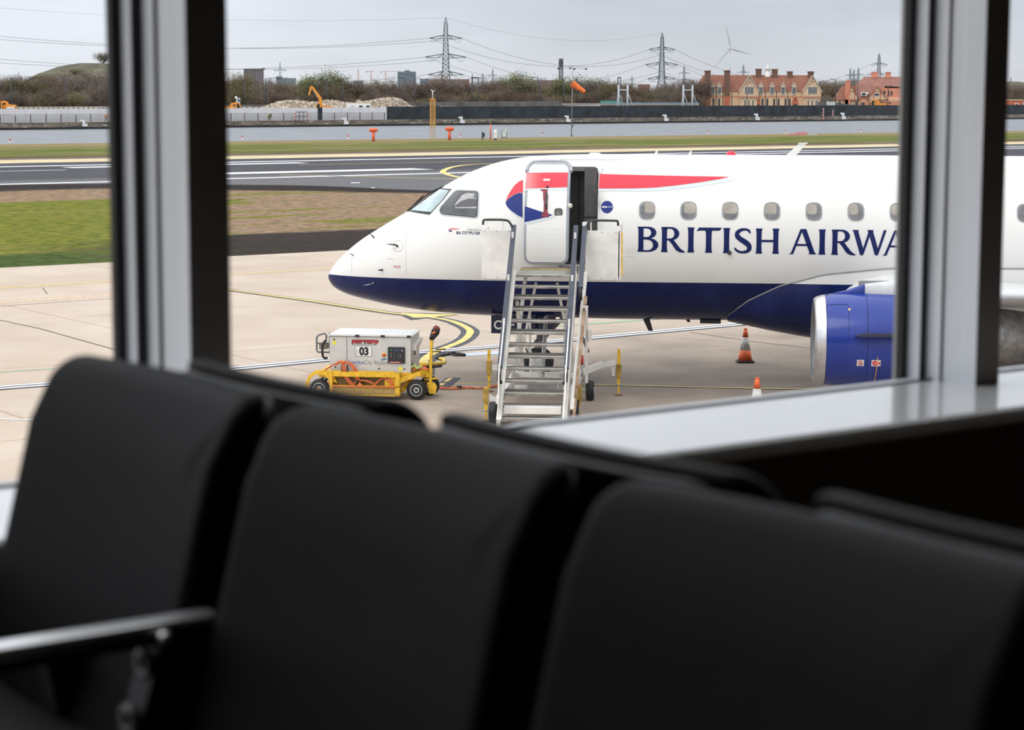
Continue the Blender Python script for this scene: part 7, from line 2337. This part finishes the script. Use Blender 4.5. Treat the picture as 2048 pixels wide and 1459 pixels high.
def arm_mesh(H_, f, half, hw):
    mb = MB()
    z = f * H_; w0 = hw(z)
    for s_ in (-1, 1):
        tip = (s_ * half * H_, 0, z - .035 * H_)
        for y in (-1, 1):
            mb.bar((s_ * w0, y * w0, z), tip, .0095 * H_)
            mb.bar((s_ * w0, y * w0, z - .035 * H_), (s_ * half * H_ * .55, y * w0 * .4, z - .045 * H_), .0070 * H_)
            mb.bar((s_ * half * H_ * .55, y * w0 * .4, z - .045 * H_), tip, .0070 * H_)
            mb.bar((s_ * w0, y * w0, z), (s_ * half * H_ * .4, y * w0 * .5, z - .038 * H_), .0050 * H_)
    return mb
HP = 50.0
pm, hw_ = pylon_mesh(HP)
pp = thing('electricity_pylon', 'x', 'pylon', group='lattice electricity pylons')
pm.build('tower_lattice', m_pyl, pp)
for f, half in ARMS: arm_mesh(HP, f, half, hw_).build('cross_arm', m_pyl, pp)
for f, half in ARMS:
    for s_ in (-1, 1):
        z = f * HP - .035 * HP
        MB().tube(smooth_path([(s_ * half * HP, 0, z), (s_ * half * HP * .88, 0, z - 1.9), (s_ * half * HP * .70, 0, z - 2.3), (s_ * half * HP * .52, 0, z - .8)], 4), .10, 5).build('jumper_loop', mat('conductor_grey', (.22, .24, .26), .6), pp)
def put_pylon(px, ty, label, top=HP - EYE, rz=0.0, o=None):
    Y = top * FPX / (187 + .0025 * (px - 1024) - ty)
    p = at_y(px, ty, Y)
    if o is None: o = dup(pp, None, None, label)
    o['label'] = label
    o.location = (p.x, p.y, p.z - HP); o.rotation_euler = (0, 0, rz)
    return o
P1 = put_pylon(891.5, 35, 'tallest electricity pylon with three pairs of arms, behind the lattice mast', rz=.1, o=pp)
P2 = put_pylon(1324.5, 65.5, 'second tallest electricity pylon, behind the two goalpost frames', rz=.1)
for px, ty, lb in ((560, 124, 'small distant pylon above the left end of the pale rubble'), (944.5, 146, 'faint tiny pylon, left of two right of the tallest pylon'), (965.5, 145, 'faint tiny pylon, right of two right of the tallest pylon'), (985.5, 137, 'small distant pylon midway between the tallest pylon and the windsock'), (1264, 150, 'tiny far pylon just right of the first goalpost frame'), (1368.5, 131, 'small pylon between the second tallest pylon and the gabled house'),
                   (1487, 129, 'small grey pylon rising behind the gabled house roof'), (1701, 136, 'leftmost of three small pylons clustered behind the red brick house'), (1708, 138, 'middle of three small pylons clustered behind the red brick house'), (1717, 134.5, 'rightmost of three small pylons clustered behind the red brick house'), (1758.5, 106.5, 'mid-sized pylon standing behind the big chimneys of the red brick house'), (2022, 155, 'tiny pylon on the mound beyond the right mullion')):
    q_ = put_pylon(px, ty, lb, rz=.15)
    if px == 1758.5: PN = q_
m_wire = mat('overhead_wire', (.17, .18, .20), .6)
def wire_between(pa, pb, f, half, s_, sag, name='overhead_wire', label=None, ang=.1):
    def tip(P, sgn):
        c, q = math.cos(ang), math.sin(ang)
        x = sgn * half * HP
        return P + Vector((c * x, q * x, f * HP - .035 * HP))
    a, b = tip(pa, s_), tip(pb, s_)
    pts = []
    for i in range(25):
        t_ = i / 24
        p = a.lerp(b, t_)
        p.z -= sag * 4 * t_ * (1 - t_)
        pts.append(p)
    r_ = [p.y * (.00008 if half else .00004) for p in pts]
    o = MB().tube(pts, r_, 5).build(name, m_wire)
    return tag(o, label, 'power line')
A1, A2 = P1.location.copy(), P2.location.copy()
A0 = Vector((-300.0, 930.0, A1.z)); A3 = PN.location.copy()
names = {0: 'top', 1: 'middle', 2: 'bottom'}
for i, (f, half) in enumerate(ARMS):
    for s_ in (-1, 1):
        sd = 'left-arm' if s_ < 0 else 'right-arm'
        wire_between(A0, A1, f, half, s_, 9, label='thin grey %s %s power line running left from the tallest pylon' % (names[i], sd))
        wire_between(A1, A2, f, half, s_, 14, label='thin grey %s %s power line sagging between the two tallest pylons' % (names[i], sd))
        wire_between(A2, A3, f, half, s_, 24, label='thin grey %s %s power line running right from the second pylon' % (names[i], sd))
wire_between(A0, A1, 1.035, 0, 1, 6, label='faint earth wire running left from the tip of the tallest pylon')
wire_between(A1, A2, 1.035, 0, 1, 9, label='faint earth wire sagging between the tips of the two tallest pylons')
# wind turbine
Yw = 1150
s = Yw / FPX
a = at_y(1459.5, 97, Yw)
t_ = thing('wind_turbine', 'pale grey three-bladed wind turbine rising behind the gabled house', 'wind turbine', (a.x, a.y, 0), .5)
m_wt = mat('turbine_pale_grey', (.50, .53, .56), .5)
MB().cyl((0, 0, -1), (0, 0, a.z - 1 * s), 2.3 * s, 1.5 * s, 16).build('tower', m_wt, t_)
MB().loft([[(math.cos(q) * r_ * s, y * s, a.z + math.sin(q) * r_ * s) for q in [2 * math.pi * i / 12 for i in range(12)]] for y, r_ in ((-3.2, .5), (-2.5, 1.7), (0, 2.2), (5, 1.6), (7, .5))]).build('nacelle', m_wt, t_)
hub = MB().lathe([(0, -4.6), (1.4, -4.0), (1.9, -3.0), (1.6, -2.2)], (0, 0, 0), 'y', 14)
hub.v = [(v[0] * s, v[1] * s, v[2] * s + a.z) for v in hub.v]
hub.build('hub', m_wt, t_)
for ang in (104, 346, 227):
    d = Vector((math.cos(R(ang)) / .9, 0, math.sin(R(ang)))).normalized()
    n = Vector((-d.z, 0, d.x))
    pr = []
    for t0, ch, th in ((0, 1.2, 1.1), (.08, 1.8, 1.0), (.2, 3.0, .7), (.5, 2.1, .4), (.8, 1.2, .25), (1, .3, .12)):
        c = Vector((0, -3.2 * s, a.z)) + d * (52 * s * t0)
        pr.append([tuple(c + n * (x * ch * s) + Vector((0, y * th * s, 0))) for x, y in ((.35, 0), (0, .5), (-.65, .05), (0, -.4))])
    MB().loft(pr).build('blade', m_wt, t_)
# distant blocks
def block(label, px0, px1, py0, Y, m, name='distant_block', floors=0, bays=0, mw=None, base=172):
    a = at_y(px0, py0, Y); b = at_y(px1, py0, Y)
    t_ = thing(name, label, 'building', (a.x, a.y, 0), 0)
    w_ = b.x - a.x
    MB().box((0, 0, -1), (w_, w_ * .4, a.z)).build('block_body', m, t_)
    if floors:
        zb = at_y(px0, base, Y).z
        fh = (a.z - zb) / floors
        mb = MB()
        for f in range(floors):
            mb.box((w_ * .03, -.4, a.z - fh * (f + .78)), (w_ * .97, 0, a.z - fh * (f + .3)))
        mb.build('window_bands', mw, t_)
        if bays:
            mb = MB()
            for q in range(bays + 1): mb.box((w_ * q / bays - .35, -.7, zb), (w_ * q / bays + .35, 0, a.z))
            mb.build('pilasters', m, t_)
    return t_, w_, a
m_b1 = mat('mauve_tower_render', (.26, .225, .25), .8, var=.15, scale=.1)
m_b2 = mat('blue_grey_glass', (.17, .21, .26), .3, var=.2, scale=.1)
m_b3 = mat('far_red_brick', (.30, .19, .18), .8, var=.2, scale=.1)
m_wb = mat('far_window_band', (.13, .15, .19), .4)
t_, w_, a = block('mauve-grey apartment slab rising above the trees right of the left mullion', 488.5, 526, 139, 1500, m_b1, floors=6, bays=9, mw=m_wb)
MB().box((-.01 * w_, -1, a.z), (1.0 * w_, 8, a.z + .6)).box((w_ * .96, -1, a.z), (w_ * 1.04, 8, a.z + 1.2)).build('roof_edge', m_b1, t_)
t_, w_, a = block('low blue-grey factory roof behind the trees beside the smallest left pylon', 552, 591, 156, 1700, m_b2)
MB().box((0, -1, a.z), (w_ * .28, 8, a.z + 1.4)).build('roof_step', m_b2, t_)
t_, w_, a = block('blue-grey glazed office block above the trees left of the tallest pylon', 796, 831, 143, 1600, m_b2, floors=8, bays=8, mw=mat('pale_glass_band', (.32, .37, .42), .3))
MB().box((w_ * .38, 0, a.z), (w_ * .66, 10, a.z + .9)).build('plant_room', m_b2, t_)
block('long low red brick housing block behind the legs of the tallest pylon', 858, 938, 158, 1450, m_b3, floors=2, bays=22, mw=m_wb)
block('short blue-grey housing block at the left foot of the tallest pylon', 841, 857, 157.5, 1460, m_b2, floors=2, bays=5, mw=mat('pale_glass_band', 0))
block('low brick housing block behind the trees left of the windsock', 1068, 1116, 160, 1450, m_b3, floors=2, bays=12, mw=m_wb)
block('dark blue roofline behind the trees left of the high rubble heap', 706, 726, 161, 1500, m_b2)
t_, w_, a = block('small brown roof showing above the trees left of the second pylon', 1276, 1300, 168.5, 1000, mat('brown_roof', (.24, .13, .10), .8))
# tower cranes
m_cr = mat('faded_red_crane', (.50, .25, .24), .6)
for px, ty, jl, jr, lb in ((716.5, 137, 0, 0, 'red crane mast without a jib, leftmost of three cranes'), (742, 143, -10, 8, 'distant red tower crane, middle of the three cranes'), (771, 143.5, -11, 26, 'distant red tower crane with the longest jib, rightmost of three')):
    Y = 1700; s = Y / FPX
    a = at_y(px, ty, Y)
    t_ = thing('tower_crane', lb, 'crane', (a.x, a.y, 0), 0)
    mb = MB()
    for q in (-1, 1): mb.bar((q * 1.0 * s, 0, 0), (q * 1.0 * s, 0, a.z), .6 * s)
    z = 8.0
    while z < a.z - 2 * s:
        mb.bar((-1 * s, 0, z), (1 * s, 0, z + 2.2 * s), .4 * s); z += 2.2 * s
    mb.build('crane_mast', m_cr, t_)
    if jr:
        MB().bar((jl * s, 0, a.z), (0, 0, a.z + .6 * s), 1.0 * s, .8 * s).build('counter_jib', m_cr, t_)
        MB().bar((0, 0, a.z + .6 * s), (jr * s, 0, a.z + .8 * s), .7 * s, .7 * s).build('jib', m_cr, t_)
        MB().box((jl * s, -1, a.z - 1.6 * s), ((jl + 3) * s, 1, a.z)).build('counterweight', m_cr, t_)
        MB().bar((0, 0, a.z), (0, 0, a.z + 2.4 * s), .8 * s).build('crane_peak', m_cr, t_)

# ================================================================ the gabled house
m_hb = mat('buff_brick', (.72, .50, .33), .85, var=.12, scale=1.5)
m_hr = mat('red_brick_dressing', (.52, .15, .08), .85, var=.15, scale=2)
m_tile = mat('clay_roof_tile', (.255, .105, .07), .85, var=.25, scale=1.2, stretch=(1, 1, 3))
m_chim = mat('dark_chimney_brick', (.19, .105, .075), .85, var=.25, scale=2)
m_wtrim = mat('white_bargeboard', (.84, .82, .78), .6)
m_wind = mat('dark_leaded_window', (.055, .065, .085), .25, var=.3, scale=2)
YH = q_at(1515, 213, 62).y
HX = at_y(1394, 213, YH).x
hs = YH / FPX
def HZ(py, px=1515): return at_y(px, py, YH).z + .2
def hx(px): return at_y(px, 180, YH).x - HX
house = thing('gabled_house', 'long buff brick house with red tiled roof, two white-edged gables, many chimneys and a cupola', 'house', (HX, YH, -.2), 0)
zE, zR = HZ(181.5), HZ(149.8)
D_ = 10.0
MB().box((hx(1394.5), 0, 0), (hx(1641), D_, zE)).build('walls', m_hb, house)
ov = .35
L0, L1, RL, RR_ = hx(1391.5), hx(1642.5), hx(1409), hx(1630)
MB().add([(L0, -ov, zE - .1), (L1, -ov, zE - .1), (L1, D_ + ov, zE - .1), (L0, D_ + ov, zE - .1), (RL, D_ / 2, zR), (RR_, D_ / 2, zR)], [(0, 1, 5, 4), (1, 2, 5), (2, 3, 4, 5), (3, 0, 4), (0, 3, 2, 1)]).build('roof', m_tile, house)
for px0, px1, ap in ((1477.5, 1516.5, 1497.5), (1604.5, 1642, 1624)):
    a, b, c = hx(px0), hx(px1), hx(ap)
    zt = HZ(151.5)
    MB().box((a + .35, -.9, 0), (b - .35, .5, HZ(194))).box((a + .1, -1.25, HZ(194)), (b - .1, .5, zE)).build('gable_bay', m_hb, house)
    MB().prism([(a + .1, zE), (b - .1, zE), (c, zt - .4)], -1.25, .3).build('gable_wall', m_hb, house)
    MB().add([(a - .2, -1.5, zE - .3), (c, -1.5, zt), (b + .2, -1.5, zE - .3), (a - .2, D_ / 2, zE - .3), (c, D_ / 2, zt), (b + .2, D_ / 2, zE - .3)], [(0, 1, 4, 3), (1, 2, 5, 4)]).build('gable_roof', m_tile, house)
    MB().bar((a - .25, -1.55, zE - .35), (c, -1.55, zt + .05), .12, .34, (0, 1, 0)).bar((c, -1.55, zt + .05), (b + .25, -1.55, zE - .35), .12, .34, (0, 1, 0)).build('bargeboard', m_wtrim, house)
    w0 = MB().box((hx(ap - 9.5), -1.33, HZ(188)), (hx(ap + 9.5), -1.25, HZ(173))).build('window_frame', m_wtrim, house)
    n = 6
    for k in range(n):
        x0 = hx(ap - 9) + (hx(ap + 9) - hx(ap - 9)) * k / n
        MB().box((x0 + .06, -1.36, HZ(187.5)), (x0 + (hx(ap + 9) - hx(ap - 9)) / n - .06, -1.32, HZ(173.5))).build('pane', m_wind, w0)
    MB().lathe([(0, -.03), (.20, -.03), (.2, 0)], (c, -1.28, HZ(163.5)), 'y', 14).build('round_window', m_wind, house)
    MB().box((a, -1.3, HZ(194.6)), (b, -1.2, HZ(192.8))).build('string_course', m_hr, house)
    for k in range(9):
        x = a + .3 + (b - a - .6) * k / 8
        MB().box((x - .09, -1.3, HZ(197)), (x + .09, -.9, HZ(194.8))).build('corbel', m_wtrim, house)
    for dx in (-8, 0, 8):
        f_ = MB().box((hx(ap + dx - 1.9), -.97, HZ(213)), (hx(ap + dx + 1.9), -.9, HZ(199))).build('window_frame', m_wtrim, house)
        MB().box((hx(ap + dx - 1.2), -1.0, HZ(213)), (hx(ap + dx + 1.2), -.96, HZ(200))).build('pane', m_wind, f_)
MB().box((hx(1394.5), -.08, HZ(194.2)), (hx(1604), 0, HZ(192.8))).build('string_course', m_hr, house)
for px in (1425.5, 1438.5, 1521.5, 1544, 1566, 1587.8):
    a, b, c = hx(px - 5), hx(px + 5), hx(px)
    zt = HZ(165)
    zs1 = HZ(172.5)
    MB().box((a + .15, -.25, HZ(188.5)), (b - .15, 2.2, zs1)).build('dormer_body', m_hb, house)
    MB().prism([(a + .1, zs1), (b - .1, zs1), (c, zt)], -.25, 3.0).build('dormer_gable', m_hb, house)
    MB().add([(a - .15, -.35, zs1 - .1), (c, -.35, zt + .12), (b + .15, -.35, zs1 - .1), (a - .15, 3.2, zs1 - .1), (c, 3.6, zt + .12), (b + .15, 3.2, zs1 - .1)], [(0, 1, 4, 3), (1, 2, 5, 4)]).build('dormer_roof', m_tile, house)
    MB().bar((a - .15, -.38, zs1 - .1), (c, -.38, zt + .15), .08, .20, (0, 1, 0)).bar((c, -.38, zt + .15), (b + .15, -.38, zs1 - .1), .08, .20, (0, 1, 0)).build('bargeboard', m_wtrim, house)
    f_ = MB().box((a + .1, -.33, HZ(188.8)), (b - .1, -.25, HZ(173))).build('window_frame', m_wtrim, house)
    for k in range(3):
        x0 = a + .2 + (b - a - .4) * k / 3
        MB().box((x0 + .04, -.36, HZ(187.6)), (x0 + (b - a - .4) / 3 - .04, -.32, HZ(173.8))).build('pane', m_wind, f_)
for px in (1427.5, 1438.5, 1525.5, 1535, 1548.5, 1557.5, 1571.5, 1579.5):
    MB().box((hx(px - 1.9), -.06, HZ(214)), (hx(px + 1.9), 0, HZ(197))).build('tall_window', m_wind, house)
for px in (1403, 1418.5, 1433, 1446, 1464, 1531, 1553.5, 1576):
    MB().box((hx(px) - .08, -.14, 0), (hx(px) + .08, -.02, zE)).build('drainpipe', m_lamp, house)
for px in (1515, 1590.5):
    MB().box((hx(px - 5.5), -.5, 0), (hx(px + 5.5), 0, HZ(200))).prism([(hx(px - 5.5), HZ(200)), (hx(px + 5.5), HZ(200)), (hx(px + 2.5), HZ(194)), (hx(px - 2.5), HZ(194))], -.5, 0).build('red_porch', m_hr, house)
    MB().prism([(hx(px - 3.6), 0), (hx(px + 3.6), 0)] + [(hx(px + 3.6 * math.cos(R(q))), HZ(210.5 - 3.5 * math.sin(R(q)))) for q in range(0, 181, 20)], -.56, -.5).build('arched_door', m_wind, house)
    MB().box((hx(px - 1.2), -.56, HZ(200.5)), (hx(px + 1.2), -.5, HZ(196))).build('small_window', m_wind, house)
for px0, px1, ty, front in ((1409.5, 1420.5, 141, 1), (1448.5, 1459.5, 140.5, 1), (1514.5, 1525.5, 137, 0), (1547, 1558, 137.5, 0), (1578, 1588, 142, 0), (1619.5, 1630.5, 142, 0)):
    a, b = hx(px0), hx(px1)
    y0 = -.4 if front else D_ / 2 - 1.0
    ch_ = MB().box((a, y0, HZ(193) if front else zR - 3.2), (b, y0 + 1.5, HZ(ty))).box((a - .14, y0 - .14, HZ(ty + 2.4)), (b + .14, y0 + 1.64, HZ(ty + .6))).build('chimney', m_chim, house)
    if front: MB().box((a, y0, 0), (b, y0 + .6, HZ(193))).build('chimney_breast', m_hr, house)
cu = hx(1538.5); zc = zR - .6
MB().lathe([(.95, 0), (.95, 1.1), (.78, 1.2), (.78, 2.3), (.95, 2.4), (.90, 2.7), (.62, 3.1), (.25, 3.35), (.12, 3.5), (.05, 4.4), (0, 5.0)], (cu, D_ / 2, zc), 'z', 12).build('cupola', m_wtrim, house)
MB().lathe([(.97, 2.42), (.92, 2.72), (.64, 3.12), (.27, 3.37), (0, 3.45)], (cu, D_ / 2, zc), 'z', 12).build('cupola_dome', M_LGREY, house)
# the red brick house
YR = q_at(1735, 213, 50).y
RX = at_y(1673, 213, YR).x
def RZ(py): return at_y(1730, py, YR).z + .2
def rx(px): return at_y(px, 180, YR).x - RX
rh = thing('red_brick_house', 'red brick house with steep tiled gables and big chimneys beside the right mullion', 'house', (RX, YR, -.2), 0)
m_sal = mat('salmon_brick', (.70, .28, .18), .85, var=.12, scale=1.5)
m_crm = mat('cream_render', (.68, .52, .38), .8, var=.08)
MB().box((rx(1674), 0, 0), (rx(1722), 8, RZ(200))).build('wing_walls', m_crm, rh)
MB().box((rx(1720), -.4, 0), (rx(1850), 9, RZ(199))).build('main_walls', m_sal, rh)
MB().box((rx(1765), 1, 0), (rx(1850), 9, RZ(176))).build('upper_walls', m_sal, rh)
MB().add([(rx(1672), -.4, RZ(200)), (rx(1724), -.4, RZ(200)), (rx(1724), 8.4, RZ(200)), (rx(1672), 8.4, RZ(200)), (rx(1688), 4, RZ(172)), (rx(1724), 4, RZ(172))], [(0, 1, 5, 4), (1, 2, 5), (2, 3, 4, 5), (3, 0, 4)]).build('wing_roof', m_tile, rh)
MB().add([(rx(1713), -.2, RZ(199)), (rx(1772), -.2, RZ(199)), (rx(1772), 2.5, RZ(172)), (rx(1850), 2.5, RZ(175)), (rx(1850), 6, RZ(153)), (rx(1735), 6, RZ(153)), (rx(1714), 3, RZ(168)), (rx(1713), 9.4, RZ(190)), (rx(1850), 9.4, RZ(180))], [(0, 1, 2, 6), (6, 2, 5), (2, 3, 4, 5), (6, 5, 7), (0, 6, 7), (5, 4, 8, 7)]).build('main_roof', mat('brown_pink_tile', (.30, .14, .11), .85, var=.2, scale=1.2), rh)
for px0, px1, ap, ty in ((1690, 1718, 1702, 173), (1735, 1773, 1753.5, 174)):
    a, b, c = rx(px0), rx(px1), rx(ap)
    MB().prism([(a, RZ(199)), (b, RZ(199)), (c, RZ(ty))], -.7, 2.5).build('gable_wall', m_crm, rh)
    MB().add([(a - .3, -.9, RZ(200)), (c, -.9, RZ(ty - 1)), (b + .3, -.9, RZ(200)), (a - .3, 4, RZ(200)), (c, 4, RZ(ty - 1)), (b + .3, 4, RZ(200))], [(0, 1, 4, 3), (1, 2, 5, 4)]).build('gable_roof', m_tile, rh)
    MB().bar((a - .2, -.95, RZ(200)), (c, -.95, RZ(ty - 1)), .08, .22, (0, 1, 0)).bar((c, -.95, RZ(ty - 1)), (b + .2, -.95, RZ(200)), .08, .22, (0, 1, 0)).build('gable_edge', m_hr, rh)
    for yy in (RZ(199.5), RZ(183)):
        w_ = (b - a) * (.5 if yy < RZ(190) else .18)
        MB().box((c - w_, -.78, yy - .12), (c + w_, -.7, yy + .12)).build('brick_band', m_hr, rh)
    for x in (-1, 1): MB().box((c + x * 1.1 - .15, -.77, RZ(199)), (c + x * 1.1 + .15, -.7, RZ(183))).build('brick_band', m_hr, rh)
    if px0 == 1735:
        f_ = MB().box((rx(1748), -.80, RZ(191.5)), (rx(1758), -.7, RZ(186))).build('window_frame', m_wtrim, rh)
        MB().box((rx(1748.6), -.84, RZ(191)), (rx(1757.4), -.79, RZ(186.6))).build('pane', m_wind, f_)
for px0, px1, ty, by, y0 in ((1690.5, 1699.5, 161, 210, -1.0), (1748.5, 1761.5, 143.5, 155, 5.4), (1777.5, 1787, 143.5, 155, 5.4)):
    MB().box((rx(px0), y0, RZ(by)), (rx(px1), y0 + 1.2, RZ(ty))).box((rx(px0) - .14, y0 - .14, RZ(ty + 1.2)), (rx(px1) + .14, y0 + 1.34, RZ(ty))).build('chimney', m_sal, rh)
MB().box((rx(1690.5), -1.0, 0), (rx(1696), -.2, RZ(199))).build('chimney_breast', m_sal, rh)
dm = MB().box((rx(1722.5), -.3, RZ(192)), (rx(1732.5), 2, RZ(184.5))).prism([(rx(1732.5), RZ(192)), (rx(1738), RZ(184.5)), (rx(1732.5), RZ(184.5))], -.3, 1.5).build('dormer', m_wtrim, rh)
MB().box((rx(1723.5), -.36, RZ(191)), (rx(1731.5), -.3, RZ(185.8))).build('pane', m_wind, dm)
for px, y1, y0, w_ in ((1679.5, 213, 203, 2.2), (1713, 213, 204, 2), (1726, 213, 205, 3.4), (1752, 213, 203.5, 2.6), (1762.5, 213, 203.5, 2.6), (1771, 213, 204, 1.2), (1780, 207, 204, 2), (1770, 191, 181, 2.2), (1778.5, 192, 181, 1.4), (1784.5, 191, 182, 1.6)):
    yy = -.46 if y0 > 195 else .94
    MB().box((rx(px - w_), yy, RZ(y1)), (rx(px + w_), yy + .06, RZ(y0))).build('window', m_wind, rh)
MB().box((rx(1722), -.5, RZ(203)), (rx(1850), -.4, RZ(201.5))).build('cream_band', m_crm, rh)
MB().box((rx(1766), .92, RZ(200)), (rx(1850), 1, RZ(195))).build('cream_band', m_crm, rh)
# low brick building in the right-hand pane
YL = q_at(2025, 213, 40).y
a = at_y(2002, 200.5, YL); b = at_y(2060, 200.5, YL)
t_ = thing('low_brick_building', 'low red brick building with one white-framed window beyond the right mullion', 'building', (a.x, a.y, -.2), 0)
MB().box((0, 0, 0), (b.x - a.x, 7, a.z + .2)).build('walls', m_hr, t_)
MB().box((-.1, -.15, a.z + .2), (b.x - a.x + .1, 7.1, a.z + .45)).build('parapet', m_crm, t_)
s = YL / FPX
f_ = MB().box((27.5 * s, -.08, a.z - 10 * s), (35 * s, 0, a.z - 4.5 * s)).build('window_frame', m_wtrim, t_)
MB().box((29.3 * s, -.12, a.z - 9.6 * s), (33.4 * s, -.06, a.z - 5.6 * s)).build('pane', m_wind, f_)
MB().box((44 * s, -.12, a.z - 8 * s), (50 * s, -.02, a.z - 2 * s)).build('blue_sign', mat('pale_blue_sign', (.45, .62, .75), .5), t_)
